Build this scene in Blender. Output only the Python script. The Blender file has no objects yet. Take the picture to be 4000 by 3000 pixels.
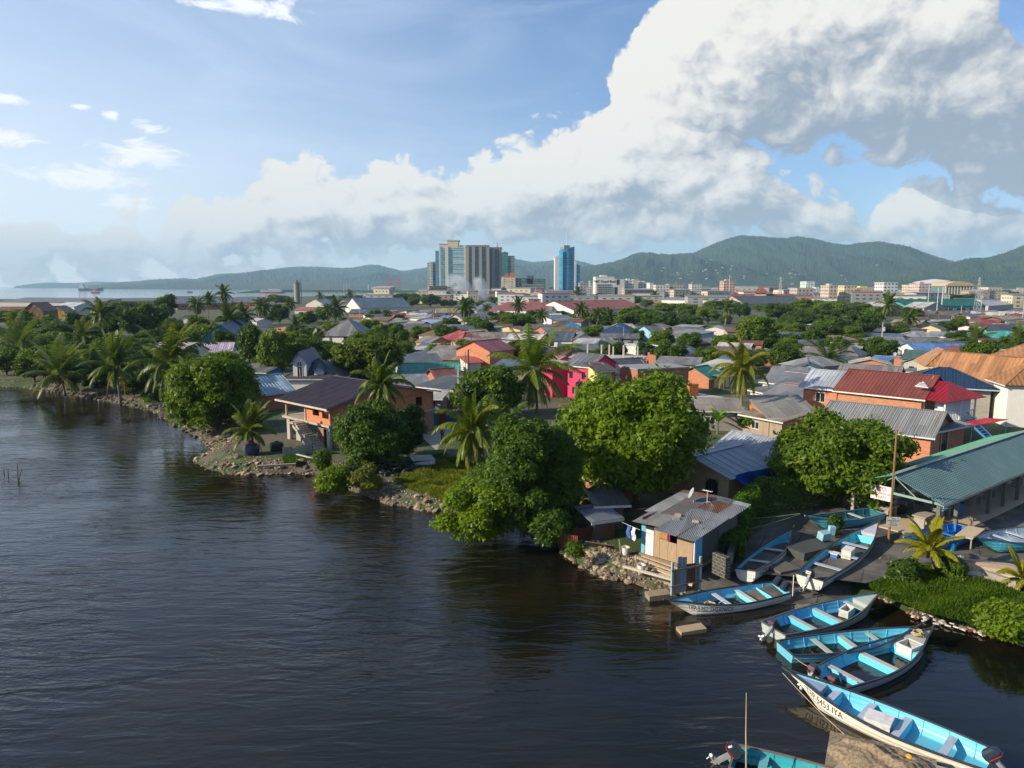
import bpy,math,random
import numpy as np
from mathutils import Vector,Matrix
from mathutils.geometry import tessellate_polygon
R = math.radians
random.seed(7)
SC = bpy.context.scene
COL = SC.collection
# ------------------------------------------------------------ camera
CAM_H = 18.0
FPX = 2774.0          # focal length in photo pixels (photo 4000 wide)
PITCH = math.atan(380 / FPX)
cam_d = bpy.data.cameras.new("camera")
cam_d.sensor_width = 36.0
cam_d.lens = 36.0 * FPX / 4000.0
cam_d.clip_start = 0.3
cam_d.clip_end = 60000
cam = bpy.data.objects.new("camera",cam_d)
cam.location = (0,0,CAM_H)
cam.rotation_euler = (math.pi / 2 - PITCH,0,0)
COL.objects.link(cam)
SC.camera = cam
# ------------------------------------------------------------ sun, exposure
SUN_AZ = R(-106)       # measured from the view direction, left negative
SUN_EL = R(26)
sd = Vector((math.sin(SUN_AZ) * math.cos(SUN_EL),math.cos(SUN_AZ) * math.cos(SUN_EL),math.sin(SUN_EL)))
sun_d = bpy.data.lights.new("sun",'SUN')
sun_d.energy = 5.0
sun_d.angle = R(0.55)
sun_d.color = (1.0,0.85,0.64)
sun = bpy.data.objects.new("sun",sun_d)
sun.rotation_euler = sd.to_track_quat('Z','Y').to_euler()
sun.location = (-50,0,80)
COL.objects.link(sun)
SC.view_settings.view_transform = 'Standard'
SC.view_settings.look = 'None'
SC.view_settings.gamma = 1
SC.view_settings.use_curve_mapping = False
SC.view_settings.exposure = 0.5
SC.render.engine = 'CYCLES'
SC.cycles.max_bounces = 6
SC.cycles.transparent_max_bounces = 8
SC.cycles.volume_bounces = 1
SC.cycles.caustics_reflective = False
SC.cycles.caustics_refractive = False
# ------------------------------------------------------------ node helper
def nd(nt,typ,ins=None,**props):
 n = nt.nodes.new(typ)
 for k,v in props.items():
  setattr(n,k,v)
 if ins:
  for k,v in ins.items():
   s = n.inputs[k]
   if isinstance(v,bpy.types.NodeSocket):
    nt.links.new(v,s)
   else:
    s.default_value = v
 return n
def mth(nt,op,a,b=None,c=None,clamp=False):
 ins = {0: a}
 if b is not None: ins[1] = b
 if c is not None: ins[2] = c
 return nd(nt,'ShaderNodeMath',ins,operation=op,use_clamp=clamp).outputs[0]
def mixc(nt,f,a,b,blend='MIX'):
 n = nt.nodes.new('ShaderNodeMix'); n.data_type = 'RGBA'; n.blend_type = blend
 for i,v in ((0,f),(6,a),(7,b)):
  if isinstance(v,bpy.types.NodeSocket): nt.links.new(v,n.inputs[i])
  else: n.inputs[i].default_value = v
 return n.outputs[2]
def ramp(nt,f,lo,hi,a=0.0,b=1.0,smooth=True):
 return nd(nt,'ShaderNodeMapRange',{0: f,1: lo,2: hi,3: a,4: b},interpolation_type='SMOOTHSTEP' if smooth else 'LINEAR',clamp=True).outputs[0]
def c4(c): return (c[0],c[1],c[2],1.0)
# ------------------------------------------------------------ pixel <-> world
CT,ST = math.cos(PITCH),math.sin(PITCH)
def ray(px,py):
 c = (px - 2000) / FPX; r = (py - 1500) / FPX
 return Vector((c,CT - r * ST,-ST - r * CT))
def P(px,py,z=0.0):
 d = ray(px,py); t = (z - CAM_H) / d.z
 return Vector((0,0,CAM_H)) + d * t
def PY(px,py,Y):
 d = ray(px,py); t = Y / d.y
 return Vector((0,0,CAM_H)) + d * t
ZN = {'F': (0,0,1.8083),'1': (0,1000,.4521),'2': (800,1000,.3617),'3': (1500,900,.3617),'4': (2200,900,.4069),
  '5': (3000,1000,.4521),'A': (0,1300,.4069),'B': (700,1350,.4521),'M': (1500,1300,.4069),'T': (1600,1500,.5425),
  'Q': (2600,1300,.6329),'C': (2100,1700,.4521),'D': (2600,2200,.4521),'E': (3000,1800,.4521),'G': (2700,2500,.5877)}
def px(zn,x,y):
 a = ZN[zn]; return (a[0] + a[2] * x,a[1] + a[2] * y)
def PP(zn,x,y,z=0.0): return P(*px(zn,x,y),z)
# ------------------------------------------------------------ world: sky with clouds
W = bpy.data.worlds.new("World"); SC.world = W; W.use_nodes = True
def build_world():
 nt = W.node_tree; nt.nodes.clear()
 tc = nd(nt,'ShaderNodeTexCoord')
 sky = nd(nt,'ShaderNodeTexSky',sky_type='NISHITA',sun_disc=False,sun_elevation=SUN_EL,sun_rotation=SUN_AZ,
    altitude=0,air_density=1.0,dust_density=1.2,ozone_density=2.5)
 def azel(p): # photo px (2212 scale) to azimuth, elevation
  d = ray(p[0] * 1.8083,p[1] * 1.8083)
  return math.atan2(d.x,d.y),math.atan2(d.z,math.hypot(d.x,d.y))
 AZ0,AZ1,ELM = -0.80,0.80,0.60
 def curve_node(g,fac,pts,ext=True):
  n = g.nodes.new('ShaderNodeFloatCurve')
  cv = n.mapping.curves[0]
  pp = []
  for p in pts:
   a,e = azel(p)
   pp.append(((a - AZ0) / (AZ1 - AZ0),e / ELM))
  pp.sort()
  while len(cv.points) < len(pp): cv.points.new(0.5,0.5)
  for q,(x,y) in zip(cv.points,pp):
   q.location = (min(max(x,0),1),min(max(y,0),1)); q.handle_type = 'AUTO_CLAMPED'
  n.mapping.extend = 'HORIZONTAL'
  n.mapping.update()
  g.links.new(fac,n.inputs['Value'])
  return mth(g,'MULTIPLY',n.outputs[0],ELM)
 G = bpy.data.node_groups.new('cloud_field','ShaderNodeTree')
 G.interface.new_socket('Dir',in_out='INPUT',socket_type='NodeSocketVector')
 G.interface.new_socket('H',in_out='OUTPUT',socket_type='NodeSocketFloat')
 G.interface.new_socket('Det',in_out='OUTPUT',socket_type='NodeSocketFloat')
 G.interface.new_socket('Base',in_out='OUTPUT',socket_type='NodeSocketFloat')
 gi = G.nodes.new('NodeGroupInput'); go = G.nodes.new('NodeGroupOutput')
 D = gi.outputs[0]
 s = nd(G,'ShaderNodeSeparateXYZ',{0: D})
 az = mth(G,'ARCTAN2',s.outputs[0],s.outputs[1])
 hyp = mth(G,'SQRT',mth(G,'ADD',mth(G,'MULTIPLY',s.outputs[0],s.outputs[0]),mth(G,'MULTIPLY',s.outputs[1],s.outputs[1])))
 el = mth(G,'ARCTAN2',s.outputs[2],hyp)
 comb = nd(G,'ShaderNodeCombineXYZ',{0: az,1: mth(G,'MULTIPLY',el,1.25),2: 0.0}).outputs[0]
 wn = nd(G,'ShaderNodeTexNoise',{'Vector': comb,'Scale': 9.0,'Detail': 4.0,'Roughness': .55},noise_dimensions='2D')
 wv = nd(G,'ShaderNodeVectorMath',{0: wn.outputs['Color'],1: (.5,.5,.5)},operation='SUBTRACT').outputs[0]
 wv = nd(G,'ShaderNodeVectorMath',{0: wv,'Scale': .055},operation='SCALE').outputs[0]
 q = nd(G,'ShaderNodeVectorMath',{0: comb,1: wv},operation='ADD').outputs[0]
 sq = nd(G,'ShaderNodeSeparateXYZ',{0: q})
 fac = nd(G,'ShaderNodeMapRange',{0: sq.outputs[0],1: AZ0,2: AZ1,3: 0.0,4: 1.0},clamp=True).outputs[0]
 elw = mth(G,'DIVIDE',sq.outputs[1],1.25)
 def band(up,lo):
  u = curve_node(G,fac,up); l = curve_node(G,fac,lo)
  a = mth(G,'SUBTRACT',u,elw); b = mth(G,'SUBTRACT',elw,l)
  return mth(G,'MINIMUM',a,b),u,l
 upA = [(-300,560),(0,535),(120,505),(230,480),(330,500),(400,440),(470,425),(560,395),(600,365),(650,352),(720,372),(780,362),(880,368),(960,372),
   (1060,352),(1110,315),(1160,290),(1230,265),(1290,245),(1330,225),(1400,180),(1600,260),(1700,380),(1790,395),(1840,440),(1870,480),(1990,500),(2300,520)]
 loA = [(-300,585),(0,582),(200,575),(400,560),(600,552),(800,535),(1000,520),(1200,512),(1400,515),(1600,510),(1760,505),(1830,500),(1880,520),(1990,560),(2300,560)]
 upB = [(1150,420),(1230,330),(1300,235),(1330,130),(1360,75),(1400,20),(1460,-40),(1560,-90),(1700,-130),(1900,-120),(2040,-60),(2110,-10),(2160,60),(2230,150),(2300,250),(2500,300)]
 loB = [(1150,330),(1230,350),(1400,380),(1500,350),(1580,325),(1660,318),(1760,300),(1850,305),(1930,325),(2000,355),(2070,395),(2150,415),(2250,420),(2500,360)]
 upC = [(1700,600),(1860,520),(1900,470),(1940,440),(2000,405),(2060,415),(2120,425),(2212,440),(2500,470)]
 loC = [(1700,600),(1860,525),(1950,520),(2100,520),(2212,530),(2500,540)]
 A,ua,la = band(upA,loA); B,ub,lb = band(upB,loB); C,uc,lc = band(upC,loC)
 M = mth(G,'MAXIMUM',mth(G,'MAXIMUM',A,B),C)
 M2 = mth(G,'MINIMUM',M,.06)
 M2 = mth(G,'MAXIMUM',M2,-.06)
 v1 = nd(G,'ShaderNodeTexVoronoi',{'Vector': q,'Scale': 13.0,'Detail': 3.0,'Roughness': .5,'Lacunarity': 2.1,'Randomness': 1.0},voronoi_dimensions='2D',feature='F1',normalize=True).outputs['Distance']
 n1 = nd(G,'ShaderNodeTexNoise',{'Vector': q,'Scale': 16.0,'Detail': 7.0,'Roughness': .6},noise_dimensions='2D').outputs['Fac']
 bil = mth(G,'SUBTRACT',.40,v1)
 hh = mth(G,'ADD',M2,mth(G,'MULTIPLY',bil,.125))
 hh = mth(G,'ADD',hh,mth(G,'MULTIPLY',mth(G,'SUBTRACT',n1,.5),.07))
 G.links.new(hh,go.inputs[0])
 G.links.new(mth(G,'ADD',mth(G,'MULTIPLY',bil,.8),mth(G,'MULTIPLY',mth(G,'SUBTRACT',n1,.5),.9)),go.inputs[1])
 tA = mth(G,'DIVIDE',mth(G,'SUBTRACT',ua,elw),mth(G,'MAXIMUM',mth(G,'SUBTRACT',ua,la),.02))
 tB = mth(G,'DIVIDE',mth(G,'SUBTRACT',ub,elw),mth(G,'MAXIMUM',mth(G,'SUBTRACT',ub,lb),.02))
 isB = mth(G,'GREATER_THAN',B,A)
 t = mth(G,'ADD',mth(G,'MULTIPLY',tA,mth(G,'SUBTRACT',1.0,isB)),mth(G,'MULTIPLY',tB,isB))
 G.links.new(mth(G,'MAXIMUM',mth(G,'MINIMUM',t,1.0),0.0),go.inputs[2])
 def fld(vec):
  g = nt.nodes.new('ShaderNodeGroup'); g.node_tree = G; nt.links.new(vec,g.inputs[0]); return g
 D0 = tc.outputs['Generated']
 g0 = fld(D0)
 o1 = nd(nt,'ShaderNodeVectorMath',{0: D0,1: (-.012,0,.012)},operation='ADD').outputs[0]
 o2 = nd(nt,'ShaderNodeVectorMath',{0: D0,1: (-.055,0,.045)},operation='ADD').outputs[0]
 g1 = fld(o1); g2 = fld(o2)
 dl1 = mth(nt,'SUBTRACT',g0.outputs[0],g1.outputs[0])
 dl2 = mth(nt,'SUBTRACT',g0.outputs[0],g2.outputs[0])
 lit = mth(nt,'ADD',mth(nt,'MULTIPLY',dl1,13.0),mth(nt,'MULTIPLY',dl2,8.5))
 lit = mth(nt,'SUBTRACT',lit,ramp(nt,nd(nt,'ShaderNodeSeparateXYZ',{0: D0}).outputs[0],.22,.60,0,.66))
 lit = mth(nt,'SUBTRACT',mth(nt,'ADD',lit,.80),mth(nt,'MULTIPLY',g0.outputs[2],.52))
 lit = ramp(nt,mth(nt,'ADD',lit,g0.outputs[1]),-.45,1.25)
 thick = ramp(nt,g0.outputs[0],0.0,.014)
 alpha = mth(nt,'MULTIPLY',thick,1.0)
 s0 = nd(nt,'ShaderNodeSeparateXYZ',{0: D0})
 front = ramp(nt,s0.outputs[1],.25,.5)
 alpha = mth(nt,'MULTIPLY',alpha,front)
 n3 = nd(nt,'ShaderNodeTexNoise',{'Vector': nd(nt,'ShaderNodeVectorMath',{0: D0,1: (1,1,2.2)},operation='MULTIPLY').outputs[0],'Scale': 3.2,'Detail': 7.0,'Roughness': .55}).outputs['Fac']
 cz = nd(nt,'ShaderNodeMapping',{'Vector': D0,'Rotation': (0,R(20),R(10)),'Scale': (1.6,2.0,6.0)}).outputs[0]
 n4 = nd(nt,'ShaderNodeTexNoise',{'Vector': cz,'Scale': 1.7,'Detail': 9.0,'Roughness': .62,'Distortion': .9}).outputs['Fac']
 n5 = nd(nt,'ShaderNodeTexNoise',{'Vector': D0,'Scale': 2.1,'Detail': 3.0}).outputs['Fac']
 cir = ramp(nt,mth(nt,'MULTIPLY',n4,mth(nt,'ADD',n5,.5)),.36,.95,0,.42)
 el0 = s0.outputs[2]
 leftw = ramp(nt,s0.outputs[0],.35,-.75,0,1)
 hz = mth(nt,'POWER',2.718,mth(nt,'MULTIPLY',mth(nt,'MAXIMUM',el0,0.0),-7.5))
 backk = ramp(nt,s0.outputs[1],-.25,.35,.35,1.0)  # dims the unseen horizon glow behind the camera to cut fill light
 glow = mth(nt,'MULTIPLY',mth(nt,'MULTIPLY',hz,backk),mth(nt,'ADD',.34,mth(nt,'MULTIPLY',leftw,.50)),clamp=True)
 veil = mth(nt,'MULTIPLY',mth(nt,'POWER',2.718,mth(nt,'MULTIPLY',mth(nt,'MAXIMUM',el0,0.0),-2.2)),mth(nt,'MULTIPLY',leftw,.70))
 base = nd(nt,'ShaderNodeVectorMath',{0: sky.outputs[0],'Scale': SKY_S},operation='SCALE').outputs[0]
 base = mixc(nt,1.0,base,(*SKY_T,1),'MULTIPLY')
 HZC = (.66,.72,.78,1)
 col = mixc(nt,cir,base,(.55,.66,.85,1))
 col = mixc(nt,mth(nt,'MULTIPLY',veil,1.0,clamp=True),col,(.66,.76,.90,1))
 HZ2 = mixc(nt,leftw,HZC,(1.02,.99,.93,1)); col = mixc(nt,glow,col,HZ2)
 def spot(x,y,rx,ry):
  a,e = azel((x,y))
  az = mth(nt,'ARCTAN2',s0.outputs[0],s0.outputs[1])
  dx = mth(nt,'DIVIDE',mth(nt,'SUBTRACT',az,a),rx); dy = mth(nt,'DIVIDE',mth(nt,'SUBTRACT',el0,math.sin(e)),ry)
  return ramp(nt,mth(nt,'SQRT',mth(nt,'ADD',mth(nt,'MULTIPLY',dx,dx),mth(nt,'MULTIPLY',dy,dy))),1.0,.0)
 sm = None
 for sp in ((20,215,.035,.012),(30,298,.055,.018),(240,250,.02,.012),(175,232,.02,.006),(300,335,.09,.035),(190,385,.14,.028),(320,275,.035,.015),(540,12,.17,.022),(280,440,.06,.03)):
  v = spot(*sp); sm = v if sm is None else mth(nt,'MAXIMUM',sm,v)
 wz = nd(nt,'ShaderNodeMapping',{'Vector': D0,'Rotation': (0,R(-14),0),'Scale': (12,12,34)}).outputs[0]
 n6 = nd(nt,'ShaderNodeTexNoise',{'Vector': wz,'Scale': 1.5,'Detail': 9.0,'Roughness': .66,'Distortion': 1.2}).outputs['Fac']
 wis = ramp(nt,mth(nt,'ADD',mth(nt,'MULTIPLY',sm,.42),mth(nt,'MULTIPLY',n6,1.1)),.70,1.0,0,.9)
 wis = mth(nt,'MULTIPLY',wis,ramp(nt,sm,0,.3))
 col = mixc(nt,wis,col,(.80,.81,.82,1))
 cc = mixc(nt,lit,(.22,.265,.335,1),(.68,.66,.62,1))
 cc = mixc(nt,mth(nt,'MULTIPLY',glow,.5),cc,(.70,.72,.75,1))
 col = mixc(nt,alpha,col,cc)
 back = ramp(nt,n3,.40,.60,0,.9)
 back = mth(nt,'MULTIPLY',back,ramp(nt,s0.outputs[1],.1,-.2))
 col = mixc(nt,back,col,(.17,.20,.25,1))  # dark clouds added out of view behind the camera to cut fill light
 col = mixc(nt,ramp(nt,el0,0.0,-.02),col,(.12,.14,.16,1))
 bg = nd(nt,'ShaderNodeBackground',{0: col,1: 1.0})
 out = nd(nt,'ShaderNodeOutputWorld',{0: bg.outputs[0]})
SKY_S = 0.088
SKY_T = (.74,1.0,1.30)
build_world()
W.cycles.sampling_method = 'MANUAL'
W.cycles.sample_map_resolution = 1024
# ------------------------------------------------------------ materials
MATS = {}
def newmat(name):
 m = bpy.data.materials.new(name); m.use_nodes = True
 nt = m.node_tree; nt.nodes.clear()
 return m,nt
def finish(nt,bsdf,disp=None):
 o = nd(nt,'ShaderNodeOutputMaterial',{0: bsdf})
def princ(nt,col,rough=.7,bump=None,**kw):
 ins = {'Base Color': col,'Roughness': rough}
 if bump is not None: ins['Normal'] = bump
 for k,v in kw.items(): ins[k.replace('_',' ')] = v
 return nd(nt,'ShaderNodeBsdfPrincipled',ins).outputs[0]
def bumpn(nt,h,strength=.5,dist=.02):
 return nd(nt,'ShaderNodeBump',{'Height': h,'Strength': strength,'Distance': dist}).outputs[0]
def coords(nt,kind='Object'):
 return nd(nt,'ShaderNodeTexCoord').outputs[kind]
def noise(nt,v,scale,detail=4,rough=.55,**k):
 return nd(nt,'ShaderNodeTexNoise',{'Vector': v,'Scale': scale,'Detail': detail,'Roughness': rough},**k).outputs['Fac']
def mapv(nt,v,sc=(1,1,1),loc=(0,0,0),rot=(0,0,0)):
 return nd(nt,'ShaderNodeMapping',{'Vector': v,'Scale': sc,'Location': loc,'Rotation': rot}).outputs[0]
def key(*a): return '_'.join(str(x) for x in a)
def mul(c,k): return (c[0] * k,c[1] * k,c[2] * k,1)
def paint(c,wear=.35,rough=.65):
 k = ('paint',tuple(c),wear,rough)
 if k in MATS: return MATS[k]
 m,nt = newmat('paint'); v = coords(nt); ob = nd(nt,'ShaderNodeObjectInfo').outputs['Random']
 a = noise(nt,v,1.3,6,.65); b = noise(nt,mapv(nt,v,(5,5,.5)),1.0,4)
 d = ramp(nt,mth(nt,'ADD',mth(nt,'MULTIPLY',a,.6),mth(nt,'MULTIPLY',b,.5)),.48,.78,0,wear)
 col = mixc(nt,d,c4(c),mul(c,.45))
 col = mixc(nt,ramp(nt,noise(nt,v,7,5),.55,.7,0,wear * .5),col,mul(c,1.15))
 finish(nt,princ(nt,col,rough,bumpn(nt,a,.3,.02)))
 MATS[k] = m; return m
def brick(c=(.52,.17,.07),bw=.40,bh=.20,mortar=(.36,.30,.25),patch=.3):
 k = ('brick',tuple(c),bw,bh,tuple(mortar),patch)
 if k in MATS: return MATS[k]
 m,nt = newmat('clay_brick'); uv = coords(nt,'UV'); v = coords(nt)
 bt = nd(nt,'ShaderNodeTexBrick',{'Vector': uv,'Color1': c4(c),'Color2': mul(c,.72),'Mortar': c4(mortar),'Scale': 1.0,
   'Mortar Size': .018,'Mortar Smooth': .3,'Bias': -.2,'Brick Width': bw,'Row Height': bh})
 big = noise(nt,v,.9,5,.6)
 col = mixc(nt,ramp(nt,noise(nt,v,2.7,6,.7),.5,.75,0,.45),bt.outputs[0],mul(c,.55))
 col = mixc(nt,ramp(nt,big,.63,.68,0,patch),col,c4(mortar))
 finish(nt,princ(nt,col,.85,bumpn(nt,mth(nt,'SUBTRACT',1.0,bt.outputs[1]),.5,.01)))
 MATS[k] = m; return m
def block(c=(.34,.32,.29)): return brick(c,.40,.20,(.22,.21,.19),.15)
def corr(c,rust=.25,pitch=.18,sheet=.9,rough=.42,metal=.0,patch=.8):
 k = ('corr',tuple(c),rust,pitch,sheet,rough,metal,patch)
 if k in MATS: return MATS[k]
 m,nt = newmat('corrugated_sheet'); uv = coords(nt,'UV'); v = coords(nt)
 s = nd(nt,'ShaderNodeSeparateXYZ',{0: uv}).outputs
 w = mth(nt,'SINE',mth(nt,'MULTIPLY',s[0],2 * math.pi / pitch))
 bt = nd(nt,'ShaderNodeTexBrick',{'Vector': mapv(nt,uv,(1,1,1),(0,0,0),(0,0,math.pi / 2)),'Color1': (0,0,0,1),'Color2': (1,1,1,1),'Mortar': (.2,.2,.2,1),'Scale': 1.0,
   'Mortar Size': .012,'Mortar Smooth': .2,'Bias': 0,'Brick Width': 2.6,'Row Height': sheet})
 shade = nd(nt,'ShaderNodeSeparateXYZ',{0: bt.outputs[0]}).outputs[0]
 st = noise(nt,mapv(nt,uv,(3.0,.35,1)),1.0,5,.6)
 big = noise(nt,v,.55,6,.62)
 col = mixc(nt,mth(nt,'MULTIPLY',shade,patch),mul(c,.65),mul(c,1.4))
 col = mixc(nt,ramp(nt,st,.45,.75,0,.55),col,mul(c,.5))
 rc = mixc(nt,st,(.20,.075,.03,1),(.10,.05,.035,1))
 col = mixc(nt,ramp(nt,mth(nt,'ADD',mth(nt,'MULTIPLY',big,.8),mth(nt,'MULTIPLY',st,.3)),.72 - rust * .45,.86 - rust * .4,0,min(1,rust * 2.0)),col,rc)
 r = mth(nt,'ADD',mth(nt,'MULTIPLY',st,.3),rough - .15)
 finish(nt,princ(nt,col,r,bumpn(nt,w,.8,.025),Metallic=metal))
 MATS[k] = m; return m
def tile(c,pitch=.33):
 k = ('tile',tuple(c),pitch)
 if k in MATS: return MATS[k]
 m,nt = newmat('roof_tile'); uv = coords(nt,'UV'); v = coords(nt)
 bt = nd(nt,'ShaderNodeTexBrick',{'Vector': uv,'Color1': c4(c),'Color2': mul(c,.8),'Mortar': mul(c,.35),'Scale': 1.0,
   'Mortar Size': .03,'Mortar Smooth': .6,'Bias': 0,'Brick Width': pitch * .7,'Row Height': pitch},offset=0.0)
 col = mixc(nt,ramp(nt,noise(nt,v,.8,5),.4,.7,0,.4),bt.outputs[0],mul(c,1.35))
 finish(nt,princ(nt,col,.5,bumpn(nt,mth(nt,'SUBTRACT',1.0,bt.outputs[1]),.6,.03)))
 MATS[k] = m; return m
def plain(c,rough=.5,metal=0.0,var=.25,sc=3.0,spec=.5):
 k = ('plain',tuple(c),rough,metal,var,sc,spec)
 if k in MATS: return MATS[k]
 m,nt = newmat('coated'); v = coords(nt)
 a = noise(nt,v,sc,6,.6)
 col = mixc(nt,ramp(nt,a,.35,.75,0,1),mul(c,1 + var * .4),mul(c,1 - var))
 finish(nt,princ(nt,col,rough,None,Metallic=metal,**{'Specular_IOR_Level': spec}))
 MATS[k] = m; return m
def boatpaint(c,dirt=.35):
 k = ('boat',tuple(c),dirt)
 if k in MATS: return MATS[k]
 m,nt = newmat('boat_paint'); v = coords(nt);
 a = noise(nt,mapv(nt,v,(1.5,1.5,4)),1.6,8,.7); b = noise(nt,v,9,6,.7)
 pl = nd(nt,'ShaderNodeTexWave',{'Vector': mapv(nt,v,(.0,1,1)),'Scale': 1.6,'Distortion': .5,'Detail': 1.0},bands_direction='Z').outputs['Fac']
 col = mixc(nt,ramp(nt,a,.5,.72,0,dirt),c4(c),(c[0] * .45 + .05,c[1] * .42 + .04,c[2] * .38 + .03,1))
 col = mixc(nt,ramp(nt,b,.62,.70,0,dirt * .9),col,(.30,.27,.22,1))
 finish(nt,princ(nt,col,.42,bumpn(nt,pl,.5,.02)))
 MATS[k] = m; return m
def wood(c=(.16,.11,.07),rough=.8):
 k = ('wood',tuple(c),rough)
 if k in MATS: return MATS[k]
 m,nt = newmat('weathered_wood'); v = coords(nt)
 a = noise(nt,mapv(nt,v,(9,9,1.2)),1.2,6,.6)
 col = mixc(nt,a,mul(c,1.5),mul(c,.45))
 finish(nt,princ(nt,col,rough,bumpn(nt,a,.4,.01)))
 MATS[k] = m; return m
def leafmat(c,var=.5,trans=.32,gloss=.3,yel=(.26,.30,.03),yamt=.0):
 c = (c[0] * 1.75,c[1] * 1.6,c[2] * .85); var *= .75; gloss *= .55; trans += .08
 k = ('leaf',tuple(c),var,trans,gloss,yamt)
 if k in MATS: return MATS[k]
 m,nt = newmat('foliage'); v = coords(nt); g = nd(nt,'ShaderNodeNewGeometry')
 ri = g.outputs['Random Per Island']
 cl = noise(nt,v,.75,4,.6)
 a = mixc(nt,ri,mul(c,1 - var),mul(c,1 + var))
 a = mixc(nt,ramp(nt,cl,.42,.62,0,.75),a,(c[0] * 1.5,c[1] * 1.35,c[2] * .8,1))
 if yamt > 0:
  a = mixc(nt,ramp(nt,noise(nt,v,1.1,3),.66 - yamt * .2,.76 - yamt * .15,0,.7),a,c4(yel))
 p = princ(nt,a,.42,None,**{'Specular_IOR_Level': gloss})
 t = nd(nt,'ShaderNodeBsdfTranslucent',{0: mixc(nt,1.0,a,(1.3,1.25,.5,1),'MULTIPLY')}).outputs[0]
 finish(nt,nd(nt,'ShaderNodeMixShader',{0: trans,1: p,2: t}).outputs[0])
 MATS[k] = m; return m
def glassdark(c=(.02,.03,.04),rough=.12):
 return plain(c,rough,0,.2,1.5,.8)
def facade(wall,glass,sx=3.0,sy=3.4,wx=.62,wy=.5):
 k = ('facade',tuple(wall),tuple(glass),sx,sy,wx,wy)
 if k in MATS: return MATS[k]
 m,nt = newmat('facade'); uv = coords(nt,'UV'); s = nd(nt,'ShaderNodeSeparateXYZ',{0: uv}).outputs
 fx = mth(nt,'FRACT',mth(nt,'DIVIDE',s[0],sx)); fy = mth(nt,'FRACT',mth(nt,'DIVIDE',s[1],sy))
 a = mth(nt,'LESS_THAN',mth(nt,'ABSOLUTE',mth(nt,'SUBTRACT',fx,.5)),wx / 2)
 b = mth(nt,'LESS_THAN',mth(nt,'ABSOLUTE',mth(nt,'SUBTRACT',fy,.55)),wy / 2)
 f = mth(nt,'MULTIPLY',a,b)
 cell = nd(nt,'ShaderNodeTexWhiteNoise',{'Vector': nd(nt,'ShaderNodeVectorMath',{0: nd(nt,'ShaderNodeVectorMath',{0: uv,1: (sx,sy,1)},operation='DIVIDE').outputs[0]},operation='FLOOR').outputs[0]},noise_dimensions='2D').outputs['Value']
 gcol = mixc(nt,cell,mul(glass,.5),mul(glass,1.6))
 wcol = mixc(nt,ramp(nt,noise(nt,coords(nt),.15,5),.4,.7),mul(wall,1.05),mul(wall,.75))
 col = mixc(nt,f,wcol,gcol)
 r = mth(nt,'SUBTRACT',.75,mth(nt,'MULTIPLY',f,.55))
 finish(nt,princ(nt,col,r))
 MATS[k] = m; return m
# ------------------------------------------------------------ mesh builder
def uvs_for(me):
 n = len(me.loops)
 if n == 0: return
 co = np.empty(len(me.vertices) * 3); me.vertices.foreach_get('co',co); co = co.reshape(-1,3)
 vi = np.empty(n,dtype=np.int32); me.loops.foreach_get('vertex_index',vi)
 nf = len(me.polygons)
 no = np.empty(nf * 3); me.polygons.foreach_get('normal',no); no = no.reshape(-1,3)
 lt = np.empty(nf,dtype=np.int32); me.polygons.foreach_get('loop_total',lt)
 fn = np.repeat(no,lt,axis=0)
 t = np.stack([-fn[:,1],fn[:,0],np.zeros(n)],1)
 L = np.linalg.norm(t,axis=1); flat = L < .04
 t[flat] = (1,0,0); L[flat] = 1
 t /= L[:,None]
 b = np.cross(fn,t)
 p = co[vi]
 uv = np.stack([(p * t).sum(1),(p * b).sum(1)],1)
 layer = me.uv_layers.new(name='UVMap')
 layer.data.foreach_set('uv',uv.ravel())
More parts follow.
